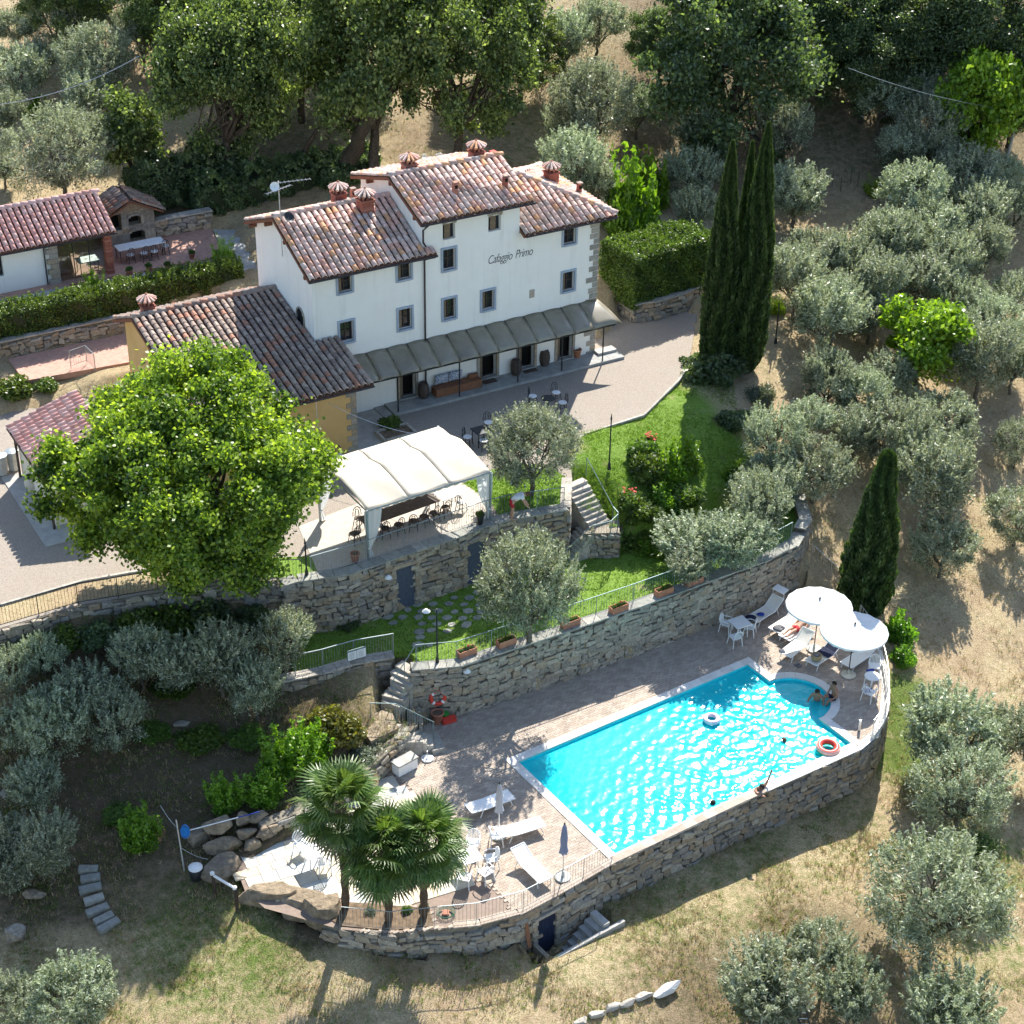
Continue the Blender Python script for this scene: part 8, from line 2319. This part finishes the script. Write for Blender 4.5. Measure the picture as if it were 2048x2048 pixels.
# ------------------------------------------------------------------ people
def skin(name, chains, mat, parent=None, loc=(0, 0, 0), rz=0.0, sub=1):
    """chains: lists of (point, radius); points that repeat are shared joints"""
    key = {}; V = []; Rr = []; E = []
    for ch in chains:
        prev = None
        for p, r_ in ch:
            k = tuple(round(c, 3) for c in p)
            if k not in key: key[k] = len(V); V.append(p); Rr.append(r_)
            i = key[k]
            if prev is not None and prev != i: E.append((prev, i))
            prev = i
    me_ = bpy.data.meshes.new(name); me_.from_pydata(V, E, []); me_.materials.append(M[mat])
    o = link_mesh(name, me_, parent, loc, (0, 0, rz))
    o.modifiers.new('skin', 'SKIN').use_smooth_shade = True
    if not me_.skin_vertices: o.modifiers.clear(); return o
    for i, r_ in enumerate(Rr): me_.skin_vertices[0].data[i].radius = (r_, r_); me_.skin_vertices[0].data[i].use_root = (i == 0)
    o.modifiers.new('smooth', 'SUBSURF').levels = sub; o.modifiers['smooth'].render_levels = sub
    return o
def person(label, loc, rz, J, top=None, bottom=None, hair='hair_dark', skin_m='skin', hide_legs=False):
    """J: joints in a frame that faces +x"""
    e = empty('person', loc, rz, label, 'person')
    g_ = lambda k: tuple(J[k])
    ch = [[(g_('pelvis'), .13), (g_('waist'), .125), (g_('chest'), .145), (g_('neck'), .06), (g_('chin'), .075), (g_('head'), .095)]]
    for s in 'LR':
        ch.append([(g_('chest'), .145), (g_('sho' + s), .075), (g_('elb' + s), .047), (g_('wri' + s), .033), (g_('han' + s), .04)])
        w_, h_ = Vector(J['wri' + s]), Vector(J['han' + s]); d = (h_ - w_).normalized(); sd = d.cross(Vector((0, 0, 1)) if abs(d.z) < .9 else Vector((1, 0, 0))).normalized(); dn = d.cross(sd)
        for k in range(4):
            b_ = h_ + sd * (-.03 + .02 * k); L_ = (.06, .07, .065, .05)[k]
            ch.append([(g_('han' + s), .04), (tuple(b_ + d * .04), .011), (tuple(b_ + d * (.04 + L_ * .6) + dn * .01), .01), (tuple(b_ + d * (.04 + L_) + dn * .03), .008)])
        ch.append([(g_('han' + s), .04), (tuple(h_ + sd * .05 + d * .005), .012), (tuple(h_ + sd * .07 + d * .045 + dn * .01), .01)])
        if not hide_legs: ch.append([(g_('pelvis'), .13), (g_('hip' + s), .095), (g_('kne' + s), .062), (g_('ank' + s), .042), (g_('toe' + s), .035)])
    skin('body', ch, skin_m, e)
    H_ = Vector(J['head']); N_ = Vector(J['chin']); upv = (H_ - Vector(J['neck'])).normalized(); fw = Vector(J.get('face', (1, 0, 0))).normalized()
    hm = bmesh.new(); bmesh.ops.create_icosphere(hm, subdivisions=2, radius=.118)
    me_ = bpy.data.meshes.new('hair'); bmesh.ops.delete(hm, geom=[v_ for v_ in hm.verts if v_.co.dot(fw) > .05 and v_.co.dot(upv) < .05], context='VERTS'); hm.to_mesh(me_); hm.free(); me_.materials.append(M[hair])
    link_mesh('hair', me_, e, H_ + upv * .012 - fw * .012)
    MB().tube([H_ + fw * .085 - upv * .02, H_ + fw * .125 - upv * .05], .018, 5, r1=.014).build('nose', M[skin_m], e)
    for s in (-1, 1):
        sd = upv.cross(fw).normalized()
        MB().lathe([(.004, -.006), (.013, 0), (.004, .006)], H_ + fw * .098 + sd * (s * .035), 6).build('eye', M['hair_dark'], e)
        MB().lathe([(.01, -.03), (.02, 0), (.01, .03)], H_ + sd * (s * .1), 6).build('ear', M[skin_m], e)
    if top:
        c2 = [[(g_('pelvis'), .145), (g_('waist'), .145), (g_('chest'), .165), (tuple(Vector(J['chest']).lerp(Vector(J['neck']), .7)), .085)]]
        for s in 'LR': c2.append([(g_('chest'), .165), (g_('sho' + s), .092), (tuple(Vector(J['sho' + s]).lerp(Vector(J['elb' + s]), .55)), .075)])
        skin('shirt', c2, top, e)
    if bottom:
        c3 = [[(tuple(Vector(J['pelvis']).lerp(Vector(J['waist']), .4)), .14), (g_('pelvis'), .15)]]
        for s in 'LR': c3.append([(g_('pelvis'), .15), (g_('hip' + s), .112), (tuple(Vector(J['hip' + s]).lerp(Vector(J['kne' + s]), .6)), .092)])
        skin('shorts', c3, bottom, e)
    return e
def mirror(d):
    out_ = {}
    for k, v_ in d.items():
        if k.endswith('_'): out_[k[:-1] + 'L'] = Vector((v_[0], v_[1], v_[2])); out_[k[:-1] + 'R'] = Vector((v_[0], -v_[1], v_[2]))
        else: out_[k] = Vector(v_)
    return out_
BEND = mirror(dict(pelvis=(-.1, 0, .95), waist=(.06, 0, 1.08), chest=(.30, 0, 1.2), neck=(.46, 0, 1.25), chin=(.53, 0, 1.23), head=(.60, 0, 1.25), sho_=(.35, .19, 1.2), elb_=(.42, .23, .93), wri_=(.56, .17, .72), han_=(.62, .15, .66), hip_=(-.1, .1, .88), kne_=(-.04, .11, .48), ank_=(-.12, .12, .08), toe_=(.08, .13, .04), face=(.7, 0, -.6)))
p = A2(kc4(1290, 935), Z_YARD); person('man in a white shirt and red shorts bending over the pergola railing', Vector((p.x, p.y, Z_YARD)), R(8), BEND, 'fabric_white', 'fabric_red', 'hair_brown')
LIE = mirror(dict(pelvis=(0, 0, .12), waist=(.2, 0, .14), chest=(.42, 0, .24), neck=(.62, 0, .33), chin=(.68, 0, .37), head=(.75, 0, .39), sho_=(.5, .19, .27), elb_=(.25, .27, .16), wri_=(.02, .24, .14), han_=(-.06, .22, .13), hip_=(-.05, .09, .11), kne_=(-.48, .1, .2), ank_=(-.88, .1, .1), toe_=(-.95, .12, .2), face=(-.4, 0, 1)))
person('sunbather lying on a lounger under the left parasol', l3.location + Vector((0, 0, .33)), l3.rotation_euler.z, LIE, None, 'fabric_red', 'hair_brown')
SIT = mirror(dict(pelvis=(0, 0, .12), waist=(.02, 0, .3), chest=(.06, 0, .5), neck=(.1, 0, .68), chin=(.13, 0, .74), head=(.14, 0, .81), sho_=(.07, .2, .56), elb_=(.12, .27, .3), wri_=(.28, .2, .18), han_=(.34, .18, .17), hip_=(.06, .1, .11), kne_=(.45, .14, .1), ank_=(.52, .14, -.3), toe_=(.66, .14, -.32), face=(1, 0, -.3)))
pe = at(*kp1(1275, 985), .05)
person('person sitting on the rounded pool coping with legs in the water', Vector((pe.x, pe.y, .0)), R(205), SIT, None, 'fabric_navy', 'hair_dark', 'skin_tan')
WADE = mirror(dict(pelvis=(0, 0, -.05), waist=(.03, 0, .12), chest=(.1, 0, .32), neck=(.16, 0, .5), chin=(.2, 0, .55), head=(.22, 0, .62), sho_=(.12, .2, .38), elb_=(.2, .32, .15), wri_=(.38, .34, .02), han_=(.44, .34, -.02), hip_=(.05, .1, -.08), kne_=(.4, .15, -.12), ank_=(.5, .15, -.3), toe_=(.6, .15, -.3), face=(1, 0, -.1)))
pe = at(*kp1(1140, 980), .0)
person('person sitting in the water on the rounded pool steps', Vector((pe.x, pe.y, -.2)), R(250), WADE, None, 'fabric_red', 'hair_dark', 'skin_tan')
pe = at(*kp1(925, 1325), -.05)
SWIM = mirror(dict(pelvis=(-.45, 0, -.12), waist=(-.25, 0, -.06), chest=(0, 0, .0), neck=(.16, 0, .08), chin=(.22, 0, .12), head=(.26, 0, .19), sho_=(.03, .19, .0), elb_=(.28, .3, -.02), wri_=(.45, .14, -.03), han_=(.52, .1, -.03), hip_=(-.5, .09, -.14), kne_=(-.9, .12, -.2), ank_=(-1.25, .12, -.22), toe_=(-1.38, .12, -.24), face=(1, 0, .1)))
person('swimmer with tanned shoulders in the middle of the pool glitter', Vector((pe.x, pe.y, -.27)), R(150), SWIM, None, 'fabric_navy', 'hair_brown', 'skin_tan')
pe = at(*kp1(288, 1800), -.05)
person('dark-haired swimmer near the front edge of the pool', Vector((pe.x, pe.y, -.3)), R(20), SWIM, None, 'fabric_navy', 'hair_dark', 'skin_tan')
LEAN = {k: v_.copy() for k, v_ in SWIM.items()}
for k, v_ in dict(chest=(0, 0, .12), waist=(-.12, 0, -.08), pelvis=(-.22, 0, -.25), neck=(.12, 0, .24), chin=(.18, 0, .27), head=(.2, 0, .34), shoL=(.02, .19, .14), elbL=(-.1, .42, .35), wriL=(-.12, .5, .62), hanL=(-.12, .52, .7), shoR=(.03, -.19, .12), elbR=(.26, -.26, .13), wriR=(.42, -.12, .14), hanR=(.5, -.08, .14), hipL=(-.25, .09, -.3), hipR=(-.25, -.09, -.3), kneL=(-.35, .1, -.55), kneR=(-.35, -.1, -.55), ankL=(-.6, .1, -.6), ankR=(-.6, -.1, -.6), toeL=(-.7, .1, -.6), toeR=(-.7, -.1, -.6)).items(): LEAN[k] = Vector(v_)
pe = at(*kp1(690, 1690), .0)
person('bather leaning on the front pool edge with one arm raised', Vector((pe.x, pe.y, -.08)), R(-70), LEAN, None, 'fabric_navy', 'hair_dark', 'skin_tan')
